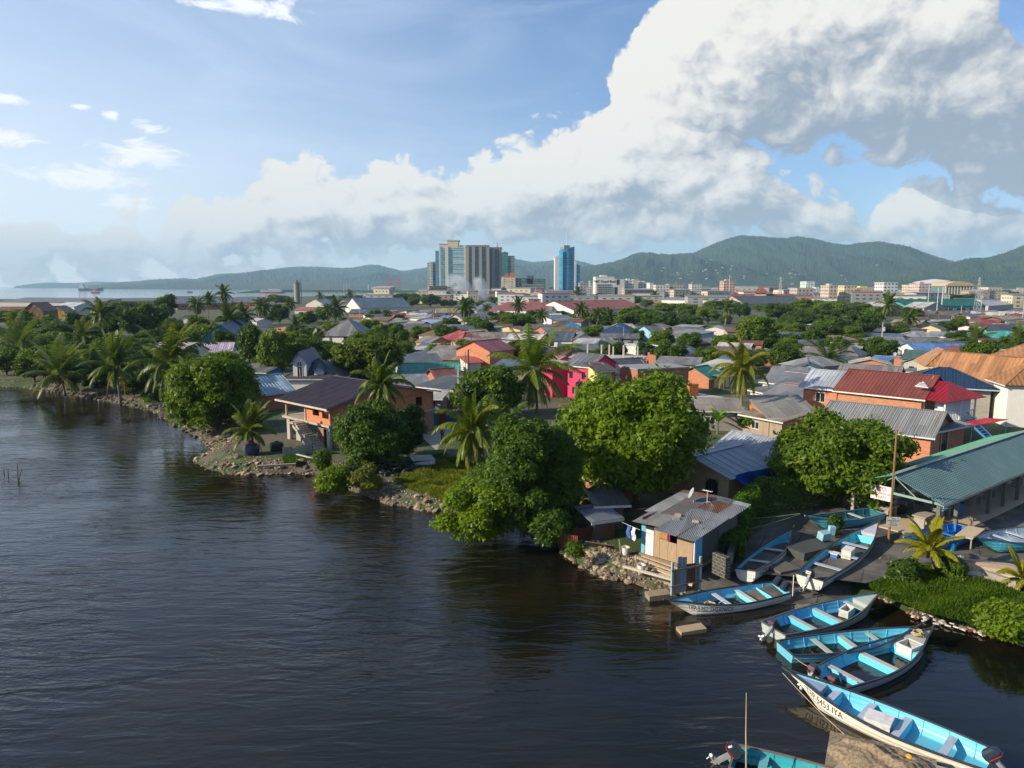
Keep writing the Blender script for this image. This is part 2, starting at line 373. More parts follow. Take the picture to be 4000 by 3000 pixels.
class MB:
 def __init__(s): s.V = []; s.F = []; s.M = []
 def add(s,vs,fs,mi=0):
  o = len(s.V); s.V += [tuple(v) for v in vs]
  s.F += [tuple(i + o for i in f) for f in fs]; s.M += [mi] * len(fs)
  return s
 def box(s,x0,x1,y0,y1,z0,z1,mi=0):
  if x0 > x1: x0,x1 = x1,x0
  if y0 > y1: y0,y1 = y1,y0
  v = [(x0,y0,z0),(x1,y0,z0),(x1,y1,z0),(x0,y1,z0),(x0,y0,z1),(x1,y0,z1),(x1,y1,z1),(x0,y1,z1)]
  return s.add(v,[(0,3,2,1),(4,5,6,7),(0,1,5,4),(1,2,6,5),(2,3,7,6),(3,0,4,7)],mi)
 def rbox(s,c,size,rz=0,tilt=(0,0),mi=0):
  M = Matrix.Rotation(rz,3,'Z') @ Matrix.Rotation(tilt[0],3,'X') @ Matrix.Rotation(tilt[1],3,'Y')
  h = [q / 2 for q in size]; vs = []
  for z in (-1,1):
   for x,y in ((-1,-1),(1,-1),(1,1),(-1,1)):
    vs.append(Vector(c) + M @ Vector((x * h[0],y * h[1],z * h[2])))
  return s.add(vs,[(0,3,2,1),(4,5,6,7),(0,1,5,4),(1,2,6,5),(2,3,7,6),(3,0,4,7)],mi)
 def beam(s,a,b,w,h=None,mi=0):
  a = Vector(a); b = Vector(b); h = h or w; d = (b - a).normalized()
  up = Vector((0,0,1)) if abs(d.z) < .98 else Vector((1,0,0))
  x = d.cross(up).normalized(); y = x.cross(d)
  vs = []
  for p in (a,b):
   for i,j in ((-1,-1),(1,-1),(1,1),(-1,1)): vs.append(p + x * (i * w / 2) + y * (j * h / 2))
  return s.add(vs,[(3,2,1,0),(4,5,6,7),(0,1,5,4),(1,2,6,5),(2,3,7,6),(3,0,4,7)],mi)
 def tube(s,pts,rad,n=6,mi=0,cap=True):
  pts = [Vector(p) for p in pts]
  if not hasattr(rad,'__len__'): rad = [rad] * len(pts)
  vs = []; fs = []
  for i,p in enumerate(pts):
   d = (pts[min(i + 1,len(pts) - 1)] - pts[max(i - 1,0)])
   d = d.normalized() if d.length > 1e-9 else Vector((0,0,1))
   up = Vector((0,0,1)) if abs(d.z) < .95 else Vector((1,0,0))
   x = d.cross(up).normalized(); y = x.cross(d)
   for k in range(n):
    a = 2 * math.pi * k / n
    vs.append(p + (x * math.cos(a) + y * math.sin(a)) * rad[i])
  for i in range(len(pts) - 1):
   for k in range(n):
    a = i * n + k; b = i * n + (k + 1) % n
    fs.append((b,a,a + n,b + n))
  if cap:
   fs.append(tuple(range(n))); fs.append(tuple(reversed(range((len(pts) - 1) * n,len(pts) * n))))
  return s.add(vs,fs,mi)
 def lathe(s,prof,n=14,c=(0,0,0),mi=0):
  vs = []; fs = []
  for r,z in prof:
   for k in range(n):
    a = 2 * math.pi * k / n; vs.append((c[0] + r * math.cos(a),c[1] + r * math.sin(a),c[2] + z))
  for i in range(len(prof) - 1):
   for k in range(n):
    a = i * n + k; b = i * n + (k + 1) % n
    fs.append((a,b,b + n,a + n))
  fs.append(tuple(reversed(range(n)))); fs.append(tuple(range((len(prof) - 1) * n,len(prof) * n)))
  return s.add(vs,fs,mi)
 def prism(s,poly,thick,mi=0):
  p = [Vector(q) for q in poly]
  nrm = Vector((0,0,0))
  for i in range(len(p)): nrm += p[i].cross(p[(i + 1) % len(p)])
  nrm.normalize()
  if nrm.z < 0: p.reverse(); nrm = -nrm
  n = len(p); q = [v - nrm * thick for v in p]
  fs = [tuple(range(n)),tuple(reversed(range(n,2 * n)))]
  for i in range(n): j = (i + 1) % n; fs.append((j,i,i + n,j + n))
  return s.add(p + q,fs,mi)
 def build(s,name,mats,parent=None,smooth=False,loc=None):
  me = bpy.data.meshes.new(name)
  if s.V:
   me.from_pydata(s.V,[],s.F)
  if not isinstance(mats,(list,tuple)): mats = [mats]
  for m in mats: me.materials.append(m)
  if len(mats) > 1: me.polygons.foreach_set('material_index',s.M)
  if smooth: me.shade_smooth()
  me.update(); uvs_for(me)
  o = bpy.data.objects.new(name,me); COL.objects.link(o)
  if parent is not None: o.parent = parent
  if loc is not None: o.location = loc
  return o
def npmesh(name,V,F,mats,parent=None,smooth=False,mi=None,uv=False):
 me = bpy.data.meshes.new(name); k = F.shape[1]; m = len(F)
 me.vertices.add(len(V)); me.vertices.foreach_set('co',V.astype(np.float32).ravel())
 me.loops.add(m * k); me.loops.foreach_set('vertex_index',F.astype(np.int32).ravel())
 me.polygons.add(m); me.polygons.foreach_set('loop_start',np.arange(0,m * k,k,dtype=np.int32))
 if not isinstance(mats,(list,tuple)): mats = [mats]
 for q in mats: me.materials.append(q)
 if mi is not None: me.polygons.foreach_set('material_index',mi)
 me.update(calc_edges=True)
 if smooth: me.shade_smooth()
 if uv: uvs_for(me)
 o = bpy.data.objects.new(name,me); COL.objects.link(o)
 if parent is not None: o.parent = parent
 return o
def tag(o,label=None,cat=None,group=None,kind=None):
 if label: o['label'] = label
 if cat: o['category'] = cat
 if group: o['group'] = group
 if kind: o['kind'] = kind
 return o
def thing(name,label,cat,loc=(0,0,0),rz=0,group=None):
 o = bpy.data.objects.new(name,None); COL.objects.link(o); o.empty_display_size = .5
 o.location = loc; o.rotation_euler = (0,0,rz)
 return tag(o,label,cat,group)
KIDS = {}
def dup(src,loc,rz=0.0,sc=1.0,label=None,group=None):
 c = src.copy(); COL.objects.link(c); c.location = loc; c.rotation_euler = (0,0,rz)
 c.scale = (sc,sc,sc) if not hasattr(sc,'__len__') else sc
 if label: c['label'] = label
 if group: c['group'] = group
 def rec(a,b):
  if a.name not in KIDS: KIDS[a.name] = list(a.children)
  for ch in KIDS[a.name]:
   d = ch.copy(); COL.objects.link(d); d.parent = b; rec(ch,d)
 rec(src,c)
 return c
# ------------------------------------------------------------ setting
LZ = 0.9   # ground level above the water
def watermat():
 m,nt = newmat('water'); v = coords(nt)
 big = noise(nt,mapv(nt,v,(1,1.3,1),rot=(0,0,R(20))),.055,3,.5)
 calm = ramp(nt,big,.42,.58,.35,1.0)
 w1 = nd(nt,'ShaderNodeTexNoise',{'Vector': mapv(nt,v,(.40,1.5,1),rot=(0,0,R(14))),'Scale': .85,'Detail': 2.5,'Roughness': .5,'Distortion': .6}).outputs['Fac']
 w2 = nd(nt,'ShaderNodeTexNoise',{'Vector': mapv(nt,v,(.8,1.7,1),rot=(0,0,R(-22))),'Scale': 2.6,'Detail': 4.0,'Roughness': .55,'Distortion': .4}).outputs['Fac']
 h = mth(nt,'ADD',mth(nt,'MULTIPLY',w1,.9),mth(nt,'MULTIPLY',w2,.22))
 s = nd(nt,'ShaderNodeSeparateXYZ',{0: v}).outputs
 shel = ramp(nt,mth(nt,'SUBTRACT',s[0],mth(nt,'MULTIPLY',s[1],.10)),-10,12,1.0,.30)
 b = nd(nt,'ShaderNodeBump',{'Height': h,'Strength': mth(nt,'MULTIPLY',shel,calm),'Distance': .17}).outputs[0]
 col = mixc(nt,ramp(nt,noise(nt,v,.12,4),.4,.65),(.006,.0065,.004,1),(.014,.010,.004,1))
 finish(nt,princ(nt,col,.055,b,IOR=1.46))
 return m
def big_plane(name,m,z,ext=40000):
 mb = MB(); mb.add([(-ext,-300,z),(ext,-300,z),(ext,ext,z),(-ext,ext,z)],[(0,1,2,3)])
 return tag(mb.build(name,m),kind='structure')
big_plane('water',watermat(),0.0)
def groundmat():
 m,nt = newmat('ground'); v = coords(nt)
 a = noise(nt,v,.12,6,.6); b = noise(nt,v,1.7,6,.65); c = noise(nt,v,9,4,.7)
 dirt = mixc(nt,b,(.15,.12,.085,1),(.06,.055,.04,1))
 dirt = mixc(nt,ramp(nt,c,.6,.72,0,.6),dirt,(.24,.21,.17,1))
 grass = mixc(nt,c,(.022,.055,.010,1),(.045,.080,.016,1))
 col = mixc(nt,ramp(nt,mth(nt,'ADD',mth(nt,'MULTIPLY',a,.7),mth(nt,'MULTIPLY',b,.3)),.44,.54),dirt,grass)
 finish(nt,princ(nt,col,.95,bumpn(nt,mth(nt,'ADD',b,c),.6,.06)))
 return m
GM = groundmat()
SHORE = [(-900,790),(-300,812),(-60,832),(60,838),(130,850),(200,862),(290,880),(340,893),(370,912),(402,930),(446,955),(462,973),(440,986),(421,998),(450,1013),(494,1024),
   (562,1026),(628,1022),(685,1026),(715,1045),(762,1061),(837,1087),(912,1102),(975,1108),(1040,1118),(1100,1132),(1155,1160),(1203,1172),(1215,1192),(1260,1226),(1305,1248),
   (1365,1258),(1410,1276),(1449,1281),(1510,1284),(1590,1290),(1680,1304),(1760,1302),(1840,1286),(1896,1290),(1959,1322),(2034,1342),(2109,1360),(2212,1392),(2400,1450),(2900,1560)]
SW = [P(x * 1.8083,y * 1.8083,0) for x,y in SHORE]
def bank_w(x):
 if 1470 < x < 1900: return 6.0
 if 1395 <= x <= 1470: return .5
 if 400 < x < 640: return 2.6
 return 1.7
def offset_line(pts,ws):
 out = []
 for i,p in enumerate(pts):
  a = pts[max(i - 1,0)]; b = pts[min(i + 1,len(pts) - 1)]
  a = pts[max(i - 5,0)]; b = pts[min(i + 5,len(pts) - 1)]
  d = Vector((b.x - a.x,b.y - a.y)).normalized(); n = Vector((-d.y,d.x))
  out.append(Vector((p.x + n.x * ws[i],p.y + n.y * ws[i],0)))
 return out
def refine(pts,xs,step=2.2):
 o = []; ox = []
 rnd = random.Random(3)
 for i in range(len(pts) - 1):
  n = max(1,int(min((pts[i + 1] - pts[i]).length / step,14)))
  for k in range(n):
   t = k / n; o.append(pts[i].lerp(pts[i + 1],t) + Vector((rnd.uniform(-.25,.25),rnd.uniform(-.25,.25),0)) * (1 if k else 0))
   ox.append(xs[i] * (1 - t) + xs[i + 1] * t)
 o.append(pts[-1]); ox.append(xs[-1]); return o,ox
SL,SX = refine(SW,[p[0] for p in SHORE])
_bw = [bank_w(x) for x in SX]
_bw = [sum(_bw[max(0,i - 2):i + 3]) / len(_bw[max(0,i - 2):i + 3]) for i in range(len(_bw))]
INN = offset_line(SL,_bw); OUT = offset_line(SL,[-1.5] * len(SL))
def build_land():
 rnd = random.Random(5)
 mb = MB(); n = len(SL)
 rows = []
 for j in range(4):
  row = []
  for i in range(n):
   if j == 0: p = OUT[i]; z = -.8
   elif j == 1: p = SL[i]; z = .02
   elif j == 2: p = SL[i].lerp(INN[i],.5); z = LZ * .55 + rnd.uniform(-.1,.1)
   else: p = INN[i]; z = LZ
   row.append((p.x,p.y,z))
  rows.append(row)
 vs = [p for r in rows for p in r]; fs = []
 for j in range(3):
  for i in range(n - 1):
   a = j * n + i; fs.append((a,a + 1,a + 1 + n,a + n))
 mb.add(vs,fs)
 far = [P(5200,1400,LZ)]
 B = [(INN[i].x,INN[i].y,LZ) for i in range(n)]
 e = PY(0,0,100)
 tail = [(9000,60,LZ),(9000,9000,LZ),(1300,9000,LZ)]
 l0 = P(1500,1136,LZ); l1 = P(1420,1152,LZ); l2 = P(1100,1160,LZ); l3 = P(0,1168,LZ); l4 = P(-1400,1168,LZ)
 tail += [tuple(l0),tuple(l1),tuple(l2),tuple(l3),tuple(l4),(-900,240,LZ)]
 poly = B + tail
 tri = tessellate_polygon([[Vector((p[0],p[1],0)) for p in poly]])
 fl = []
 for t in tri:
  a,b,c = [Vector(poly[i]) for i in t]
  fl.append(t if (b - a).cross(c - a).z > 0 else (t[0],t[2],t[1]))
 mb.add(poly,fl)
 return tag(mb.build('ground',GM),kind='structure')
build_land()
def hillmat(c1,c2,sc,bare=.0):
 m,nt = newmat('hill_forest'); v = coords(nt)
 a = noise(nt,v,sc,9,.65); b = noise(nt,v,sc * 7,6,.7)
 col = mixc(nt,ramp(nt,mth(nt,'ADD',mth(nt,'MULTIPLY',a,.6),mth(nt,'MULTIPLY',b,.45)),.42,.62),c4(c1),c4(c2))
 if bare: col = mixc(nt,ramp(nt,b,.70,.78,0,bare),col,(.30,.28,.22,1))
 finish(nt,princ(nt,col,.95,bumpn(nt,b,.8,25)))
 return m
def fbm1(x,seed,octs=5,f=1.0):
 s = 0; a = 1
 for o in range(octs):
  r = np.random.RandomState(seed * 31 + o); ph = r.uniform(0,6.28,3); fr = r.uniform(.8,1.25,3)
  s = s + a * (np.sin(x * f * fr[0] + ph[0]) + np.sin(x * f * fr[1] * 1.7 + ph[1])) * .5
  a *= .5; f *= 2.05
 return s
def hills(name,pts,Yf,Yr,m,seed,spurs=.22,nu=420,nv=46,jag=6):
 xs = np.array([p[0] for p in pts],float) * 1.8083; ys = np.array([p[1] for p in pts],float) * 1.8083
 xx = np.linspace(xs[0],xs[-1],nu)
 yy = np.interp(xx,xs,ys)
 k = np.ones(5) / 5; yy[2:-2] = np.convolve(yy,k,'valid')
 rs = np.random.RandomState(seed)
 dirs = [ray(x,y) for x,y in zip(xx,yy)]
 V = []; us = np.linspace(0,1,nu)
 for j in range(nv):
  t = j / (nv - 1) * 1.35
  Y = Yf + (Yr - Yf) * t
  for i in range(nu):
   d = dirs[i]
   H = 18 + d.z / d.y * Yr
   X0 = d.x / d.y
   if t <= 1: pr = t ** .85
   else: pr = 1 - (t - 1) * 1.6
   V.append((X0 * Y,Y,H * pr))
 V = np.array(V).reshape(nv,nu,3)
 tt = (np.arange(nv) / (nv - 1) * 1.35)[:,None]
 X = V[:,:,0]; Yy = V[:,:,1]
 sp = np.zeros((nv,nu));
 u = X / (Yr * .10); w = (Yy - Yf) / (Yr - Yf)
 for o in range(6):
  f = 1.0 * 1.9 ** o; ph = rs.uniform(0,6.28,4)
  sp += (1 - np.abs(np.sin(u * f + ph[0] + 1.3 * np.sin(w * 2.1 * f * .5 + ph[1]) + .8 * w * (o % 3 - 1)))) * .62 ** o
 sp = sp / 2.0 - .5
 win = np.clip(np.sin(np.clip(tt,0,1) * math.pi),0,1)
 Hr = np.array([18 + d.z / d.y * Yr for d in dirs])[None,:]
 V[:,:,2] += sp * win * Hr * spurs
 V[:,:,2] += rs.uniform(-1,1,(nv,nu)) * jag * np.clip(tt * 3,0,1)
 V[0,:,2] = -5
 V = V.reshape(-1,3)
 a = (np.arange(nv - 1)[:,None] * nu + np.arange(nu - 1)[None,:]).ravel()
 F = np.stack([a,a + 1,a + 1 + nu,a + nu],1)
 o = npmesh(name,V,F,m,smooth=True)
 return tag(o,kind='structure')
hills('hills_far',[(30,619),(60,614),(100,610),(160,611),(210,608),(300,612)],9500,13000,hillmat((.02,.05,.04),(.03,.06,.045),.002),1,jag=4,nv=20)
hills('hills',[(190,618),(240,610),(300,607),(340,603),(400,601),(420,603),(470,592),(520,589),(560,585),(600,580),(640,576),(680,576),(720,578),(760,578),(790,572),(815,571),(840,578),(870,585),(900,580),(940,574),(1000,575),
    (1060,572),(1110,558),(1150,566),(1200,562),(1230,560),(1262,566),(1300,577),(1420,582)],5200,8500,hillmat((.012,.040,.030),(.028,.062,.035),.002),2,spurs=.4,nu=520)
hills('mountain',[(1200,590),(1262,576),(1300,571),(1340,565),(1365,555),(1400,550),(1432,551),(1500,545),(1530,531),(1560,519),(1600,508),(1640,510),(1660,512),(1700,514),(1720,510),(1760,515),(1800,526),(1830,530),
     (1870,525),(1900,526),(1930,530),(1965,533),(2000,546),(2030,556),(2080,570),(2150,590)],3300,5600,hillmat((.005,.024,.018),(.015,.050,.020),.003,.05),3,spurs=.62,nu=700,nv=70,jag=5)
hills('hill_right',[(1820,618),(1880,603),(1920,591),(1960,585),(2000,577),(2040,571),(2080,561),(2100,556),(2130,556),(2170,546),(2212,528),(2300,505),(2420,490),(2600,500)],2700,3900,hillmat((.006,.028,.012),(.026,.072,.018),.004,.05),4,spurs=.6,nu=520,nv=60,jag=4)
def spit():
 mb = MB()
 pts = [(905,1146),(1000,1141),(1130,1139),(1250,1141),(1500,1143),(2200,1144)]
 a = [P(x,y,0) for x,y in pts]
 top = [(p.x,p.y + 30,7 if 0 < i else .3) for i,p in enumerate(a)]
 bk = [(p.x,p.y + 700,3) for p in a]
 n = len(a)
 mb.add([tuple(p) for p in a] + top + bk,[(i,i + 1,i + 1 + n,i + n) for i in range(n - 1)] + [(n + i,n + i + 1,n + i + 1 + n,n + i + n) for i in range(n - 1)])
 return tag(mb.build('headland',hillmat((.02,.04,.012),(.04,.06,.02),.03)),kind='structure')
spit()
def haze():
 mb = MB(); mb.box(-11000,9500,-120,14500,-3,690)
 m,nt = newmat('haze')
 pv = nd(nt,'ShaderNodeVolumePrincipled',{'Color': (.48,.76,1.0,1),'Density': HAZE_D,'Anisotropy': .0})
 nd(nt,'ShaderNodeOutputMaterial',{'Volume': pv.outputs[0]})
 o = mb.build('haze',m)
 return tag(o,kind='stuff')
HAZE_D = 0.000075
haze()
# ------------------------------------------------------------ houses
FOOT = []     # placed footprints (cx, cy, hw, hd, rot)
def overlaps(cx,cy,r):
 for (x,y,hw,hd,rot) in FOOT:
  dx,dy = cx - x,cy - y
  c,s = math.cos(-rot),math.sin(-rot)
  lx,ly = dx * c - dy * s,dx * s + dy * c
  ex = max(abs(lx) - hw,0); ey = max(abs(ly) - hd,0)
  if math.hypot(ex,ey) < r: return True
 return False
def wall_run(mb,a,b,z0,z1,th,ops=(),mi=0):
 a = Vector((a[0],a[1])); b = Vector((b[0],b[1])); d = (b - a); L = d.length; d /= L; n = Vector((-d.y,d.x)) * th
 us = sorted(set([0,L] + [q for o in ops for q in (o[0],o[1])]))
 def cell(u0,u1,v0,v1):
  p0 = a + d * u0; p1 = a + d * u1
  vs = [(p0.x,p0.y,v0),(p1.x,p1.y,v0),(p1.x + n.x,p1.y + n.y,v0),(p0.x + n.x,p0.y + n.y,v0)]
  vs += [(x,y,v1) for x,y,_ in vs]
  mb.add(vs,[(0,3,2,1),(4,5,6,7),(0,1,5,4),(1,2,6,5),(2,3,7,6),(3,0,4,7)],mi)
 for i in range(len(us) - 1):
  u0,u1 = us[i],us[i + 1]
  if u1 - u0 < 1e-4: continue
  hs = sorted([(o[2],o[3]) for o in ops if o[0] <= u0 + 1e-4 and o[1] >= u1 - 1e-4])
  z = z0
  for v0,v1 in hs:
   if v0 - z > 1e-3: cell(u0,u1,z,v0)
   z = v1
  if z1 - z > 1e-3: cell(u0,u1,z,z1)
SIDES = {'f': 0,'r': 1,'b': 2,'l': 3}
def roof_planes(kind,w,d,z,rise,oh):
 x0,x1,y0,y1 = -w / 2 - oh,w / 2 + oh,-d / 2 - oh,d / 2 + oh
 R_ = []; G = []
 if kind == 'gx':   # ridge along x
  s = rise / (d / 2); ze = z - s * oh; zr = z + rise
  R_ = [[(x0,y0,ze),(x1,y0,ze),(x1,0,zr),(x0,0,zr)],[(x1,y1,ze),(x0,y1,ze),(x0,0,zr),(x1,0,zr)]]
  G = [('l',d / 2,rise),('r',d / 2,rise)]
 elif kind == 'gy':
  s = rise / (w / 2); ze = z - s * oh; zr = z + rise
  R_ = [[(x0,y1,ze),(x0,y0,ze),(0,y0,zr),(0,y1,zr)],[(x1,y0,ze),(x1,y1,ze),(0,y1,zr),(0,y0,zr)]]
  G = [('f',w / 2,rise),('b',w / 2,rise)]
 elif kind == 'hip':
  ze = z - .15; zr = z + rise
  if w >= d:
   h = d / 2 + oh; a,b = (x0 + h,0,zr),(x1 - h,0,zr)
   R_ = [[(x0,y0,ze),(x1,y0,ze),b,a],[(x1,y1,ze),(x0,y1,ze),a,b],[(x0,y1,ze),(x0,y0,ze),a],[(x1,y0,ze),(x1,y1,ze),b]]
  else:
   h = w / 2 + oh; a,b = (0,y0 + h,zr),(0,y1 - h,zr)
   R_ = [[(x0,y0,ze),(x1,y0,ze),a],[(x1,y0,ze),(x1,y1,ze),b,a],[(x1,y1,ze),(x0,y1,ze),b],[(x0,y1,ze),(x0,y0,ze),a,b]]
 elif kind in ('sf','sb','sl','sr'):   # shed roofs, falling toward front / back / left / right
  zz = {'sf': (z,z,z + rise,z + rise),'sb': (z + rise,z + rise,z,z),'sl': (z,z + rise,z + rise,z),'sr': (z + rise,z,z,z + rise)}[kind]
  R_ = [[(x0,y0,zz[0]),(x1,y0,zz[1]),(x1,y1,zz[2]),(x0,y1,zz[3])]]
  G = [(kind,0,rise)]
 return R_,G
def ribs(mb,poly,step,h=.035,w=.05,mi=0):
 p = [Vector(q) for q in poly]; n = Vector((0,0,0))
 for i in range(len(p)): n += p[i].cross(p[(i + 1) % len(p)])
 n.normalize()
 if n.z < 0: n = -n
 t = Vector((-n.y,n.x,0))
 if t.length < 1e-4: t = Vector((1,0,0))
 t.normalize(); b = n.cross(t)
 o = p[0]; uv = [((q - o).dot(t),(q - o).dot(b)) for q in p]
 u0 = min(a for a,_ in uv); u1 = max(a for a,_ in uv)
 k = int((u1 - u0) / step)
 for i in range(k + 1):
  u = u0 + .06 + i * (u1 - u0 - .12) / max(k,1); vs = []
  for j in range(len(uv)):
   (a,va),(c,vc) = uv[j],uv[(j + 1) % len(uv)]
   if (a - u) * (c - u) <= 0 and abs(c - a) > 1e-6: vs.append(va + (vc - va) * (u - a) / (c - a))
  if len(vs) < 2 or max(vs) - min(vs) < .15: continue
  A = o + t * u + b * (min(vs) + .01) + n * (h / 2); B = o + t * u + b * (max(vs) - .01) + n * (h / 2)
  x = t * (w / 2); q = [A - x * 1.4 - n * h / 2,A + x * 1.4 - n * h / 2,A + x * .6 + n * h / 2,A - x * .6 + n * h / 2]
  r = [v + (B - A) for v in q]
  mb.add(q + r,[(0,1,2,3),(7,6,5,4),(1,0,4,5),(2,1,5,6),(3,2,6,7),(0,3,7,4)],mi)
FR = None
def add_window(root,side,w,d,u,v0,ww,wh,mfr,mgl,bars=1,inset=.0,name='window'):
 L = w if side in 'fb' else d
 rot = {'f': 0,'r': math.pi / 2,'b': math.pi,'l': -math.pi / 2}[side]
 off = d / 2 if side in 'fb' else w / 2
 mb = MB(); t = .05; x = u - L / 2
 y = -off
 mb.box(x,x + t,y - .03,y + .06,v0,v0 + wh); mb.box(x + ww - t,x + ww,y - .03,y + .06,v0,v0 + wh)
 mb.box(x + t,x + ww - t,y - .03,y + .06,v0,v0 + t); mb.box(x + t,x + ww - t,y - .03,y + .06,v0 + wh - t,v0 + wh)
 for k in range(bars):
  cx = x + ww * (k + 1) / (bars + 1); mb.box(cx - t / 2,cx + t / 2,y - .02,y + .05,v0 + t,v0 + wh - t)
 M = Matrix.Rotation(rot,4,'Z')
 def xf(m): m.V = [tuple(M @ Vector(q)) for q in m.V]
 g = MB(); g.box(x + t,x + ww - t,y + .055,y + .09,v0 + t,v0 + wh - t)
 xf(mb); xf(g)
 gl = g.build(name,mgl,root); fr = mb.build('frame',mfr,gl)
 return gl
WHITE = (.72,.72,.70)
def auto_label(rt,rc,wc): return f'{rc} roofed {wc} house'
def house(zn,A,B,z,d,roof,rise,wm,rm,label,name='house',cat='house',oh=.45,wins='auto',ribstep=0,base=None,flip=False,group=None,
   two=None,gable=None,trim=None,th=.16,door=True,frame=WHITE,shrink=None):
 """A, B: photo points of the left and right ends of the nearest wall top (wall height z above ground);
 d: depth in metres; far side lies away from the camera"""
 a = PP(zn,*A,LZ + z); b = PP(zn,*B,LZ + z); a.z = b.z = 0
 return house_w(a,b,z,d,roof,rise,wm,rm,label,name,cat,oh,wins,ribstep,group,gable,trim,th,door,frame)
def house_w(a,b,z,d,roof,rise,wm,rm,label,name='house',cat='house',oh=.45,wins='auto',ribstep=0,group=None,gable=None,trim=None,th=.16,door=True,frame=WHITE,foot=True):
 w = (b - a).length; rot = math.atan2(b.y - a.y,b.x - a.x)
 n = Vector((-math.sin(rot),math.cos(rot),0))
 c = (a + b) / 2 + n * (d / 2)
 if foot: FOOT.append((c.x,c.y,w / 2,d / 2,rot))
 root = thing(name,label,cat,(c.x,c.y,LZ),rot,group)
 dist = c.y
 mb = MB(); hw,hd = w / 2,d / 2
 near = dist < 130
 rnd = random.Random(int(abs(c.x) * 13 + c.y * 7))
 if wins == 'auto':
  wins = []
  fl = 2 if z > 4.6 else 1
  for f in range(fl):
   v = 1.0 + f * 2.9
   for side in 'flr':
    L = w if side == 'f' else d
    k = max(1,int(L / 3.2))
    for i in range(k):
     if rnd.random() < .25: continue
     u = L * (i + .5) / k - .5
     wins.append((side,u,v,1.0,1.05))
  if door and rnd.random() < .8: pass
 ops = {'f': [],'b': [],'l': [],'r': []}
 for s_,u,v,ww,wh in wins:
  if v + wh < z - .05: ops[s_].append((u,u + ww,v,v + wh))
 def clean(L,o):
  r = []
  for q in sorted(o):
   q = (max(q[0],.15),min(q[1],L - .15),q[2],q[3])
   if q[1] - q[0] > .3: r.append(q)
  return r
 fo,ro,bo,lo = clean(w,ops['f']),clean(d,ops['r']),clean(w,ops['b']),clean(d,ops['l'])
 wall_run(mb,(-hw,-hd),(hw,-hd),0,z,th,fo)
 wall_run(mb,(hw,-hd + th),(hw,hd - th),0,z,th,[(u0 - th,u1 - th,v0,v1) for u0,u1,v0,v1 in ro])
 wall_run(mb,(hw,hd),(-hw,hd),0,z,th,bo)
 wall_run(mb,(-hw,hd - th),(-hw,-hd + th),0,z,th,[(u0 - th,u1 - th,v0,v1) for u0,u1,v0,v1 in lo])
 RP,G = roof_planes(roof,w,d,z,rise,oh) if roof != 'flat' else ([],[])
 if roof == 'flat':
  mb.box(-hw + th,hw - th,-hd + th,hd - th,z - .25,z - .1)
 for g in G:
  k = g[0]
  if k == 'l': tri = [(-hw,-hd,z),(-hw,hd,z),(-hw,0,z + rise)]; e = (th,0)
  elif k == 'r': tri = [(hw,-hd,z),(hw,hd,z),(hw,0,z + rise)]; e = (-th,0)
  elif k == 'f': tri = [(-hw,-hd,z),(hw,-hd,z),(0,-hd,z + rise)]; e = (0,th)
  elif k == 'b': tri = [(-hw,hd,z),(hw,hd,z),(0,hd,z + rise)]; e = (0,-th)
  else: tri = None
  if tri:
   t2 = [(x + e[0],y + e[1],zz) for x,y,zz in tri]
   mb.add(tri + t2,[(0,1,2),(5,4,3),(0,3,4,1),(1,4,5,2),(2,5,3,0)])
  else:
   W_ = {'sf': 'b','sb': 'f','sl': 'r','sr': 'l'}[k]
   q = .02
   if W_ == 'b': mb.box(-hw,hw,hd - th,hd,z,z + rise * .93); tris = [[(-hw,-hd,z),(-hw,hd - th,z),(-hw,hd - th,z + rise * .9)],[(hw,-hd,z),(hw,hd - th,z),(hw,hd - th,z + rise * .9)]]
   if W_ == 'f': mb.box(-hw,hw,-hd,-hd + th,z,z + rise * .93); tris = [[(-hw,hd,z),(-hw,-hd + th,z),(-hw,-hd + th,z + rise * .9)],[(hw,hd,z),(hw,-hd + th,z),(hw,-hd + th,z + rise * .9)]]
   if W_ == 'r': mb.box(hw - th,hw,-hd,hd,z,z + rise * .93); tris = [[(-hw,-hd,z),(hw - th,-hd,z),(hw - th,-hd,z + rise * .9)],[(-hw,hd,z),(hw - th,hd,z),(hw - th,hd,z + rise * .9)]]
   if W_ == 'l': mb.box(-hw,-hw + th,-hd,hd,z,z + rise * .93); tris = [[(hw,-hd,z),(-hw + th,-hd,z),(-hw + th,-hd,z + rise * .9)],[(hw,hd,z),(-hw + th,hd,z),(-hw + th,hd,z + rise * .9)]]
   for t3 in tris: mb.add(t3,[(0,1,2)])
 mb.build('wall',wm,root)
 if RP:
  rb = MB()
  for pl in RP:
   rb.prism(pl,.06)
   if ribstep: ribs(rb,pl,ribstep)
  if not ribstep or True:
   if roof == 'gx': rb.beam((-hw - oh,0,z + rise + .02),(hw + oh,0,z + rise + .02),.3,.05)
   if roof == 'gy': rb.beam((0,-hd - oh,z + rise + .02),(0,hd + oh,z + rise + .02),.3,.05)
   if roof == 'hip':
    pls = RP[0]
    for q in (0,1):
     e = pls[q]; t = pls[-1] if q == 0 else (pls[2] if len(pls) > 3 else pls[-1])
     rb.beam(Vector(e) + Vector((0,0,.03)),Vector(t) + Vector((0,0,.03)),.22,.05)
  rf = rb.build('roof',rm,root)
  if near or trim:
   tm = plain(trim or (.6,.6,.58),.6)
   for pl in RP[:1] if roof in ('gx','gy') else RP[:3]:
    fb = MB(); q0,q1 = Vector(pl[0]),Vector(pl[1])
    fb.beam(q0 - Vector((0,0,.13)),q1 - Vector((0,0,.13)),.04,.16)
    fb.build('fascia',tm,rf)
 mfr = plain(frame,.5); mgl = glassdark()
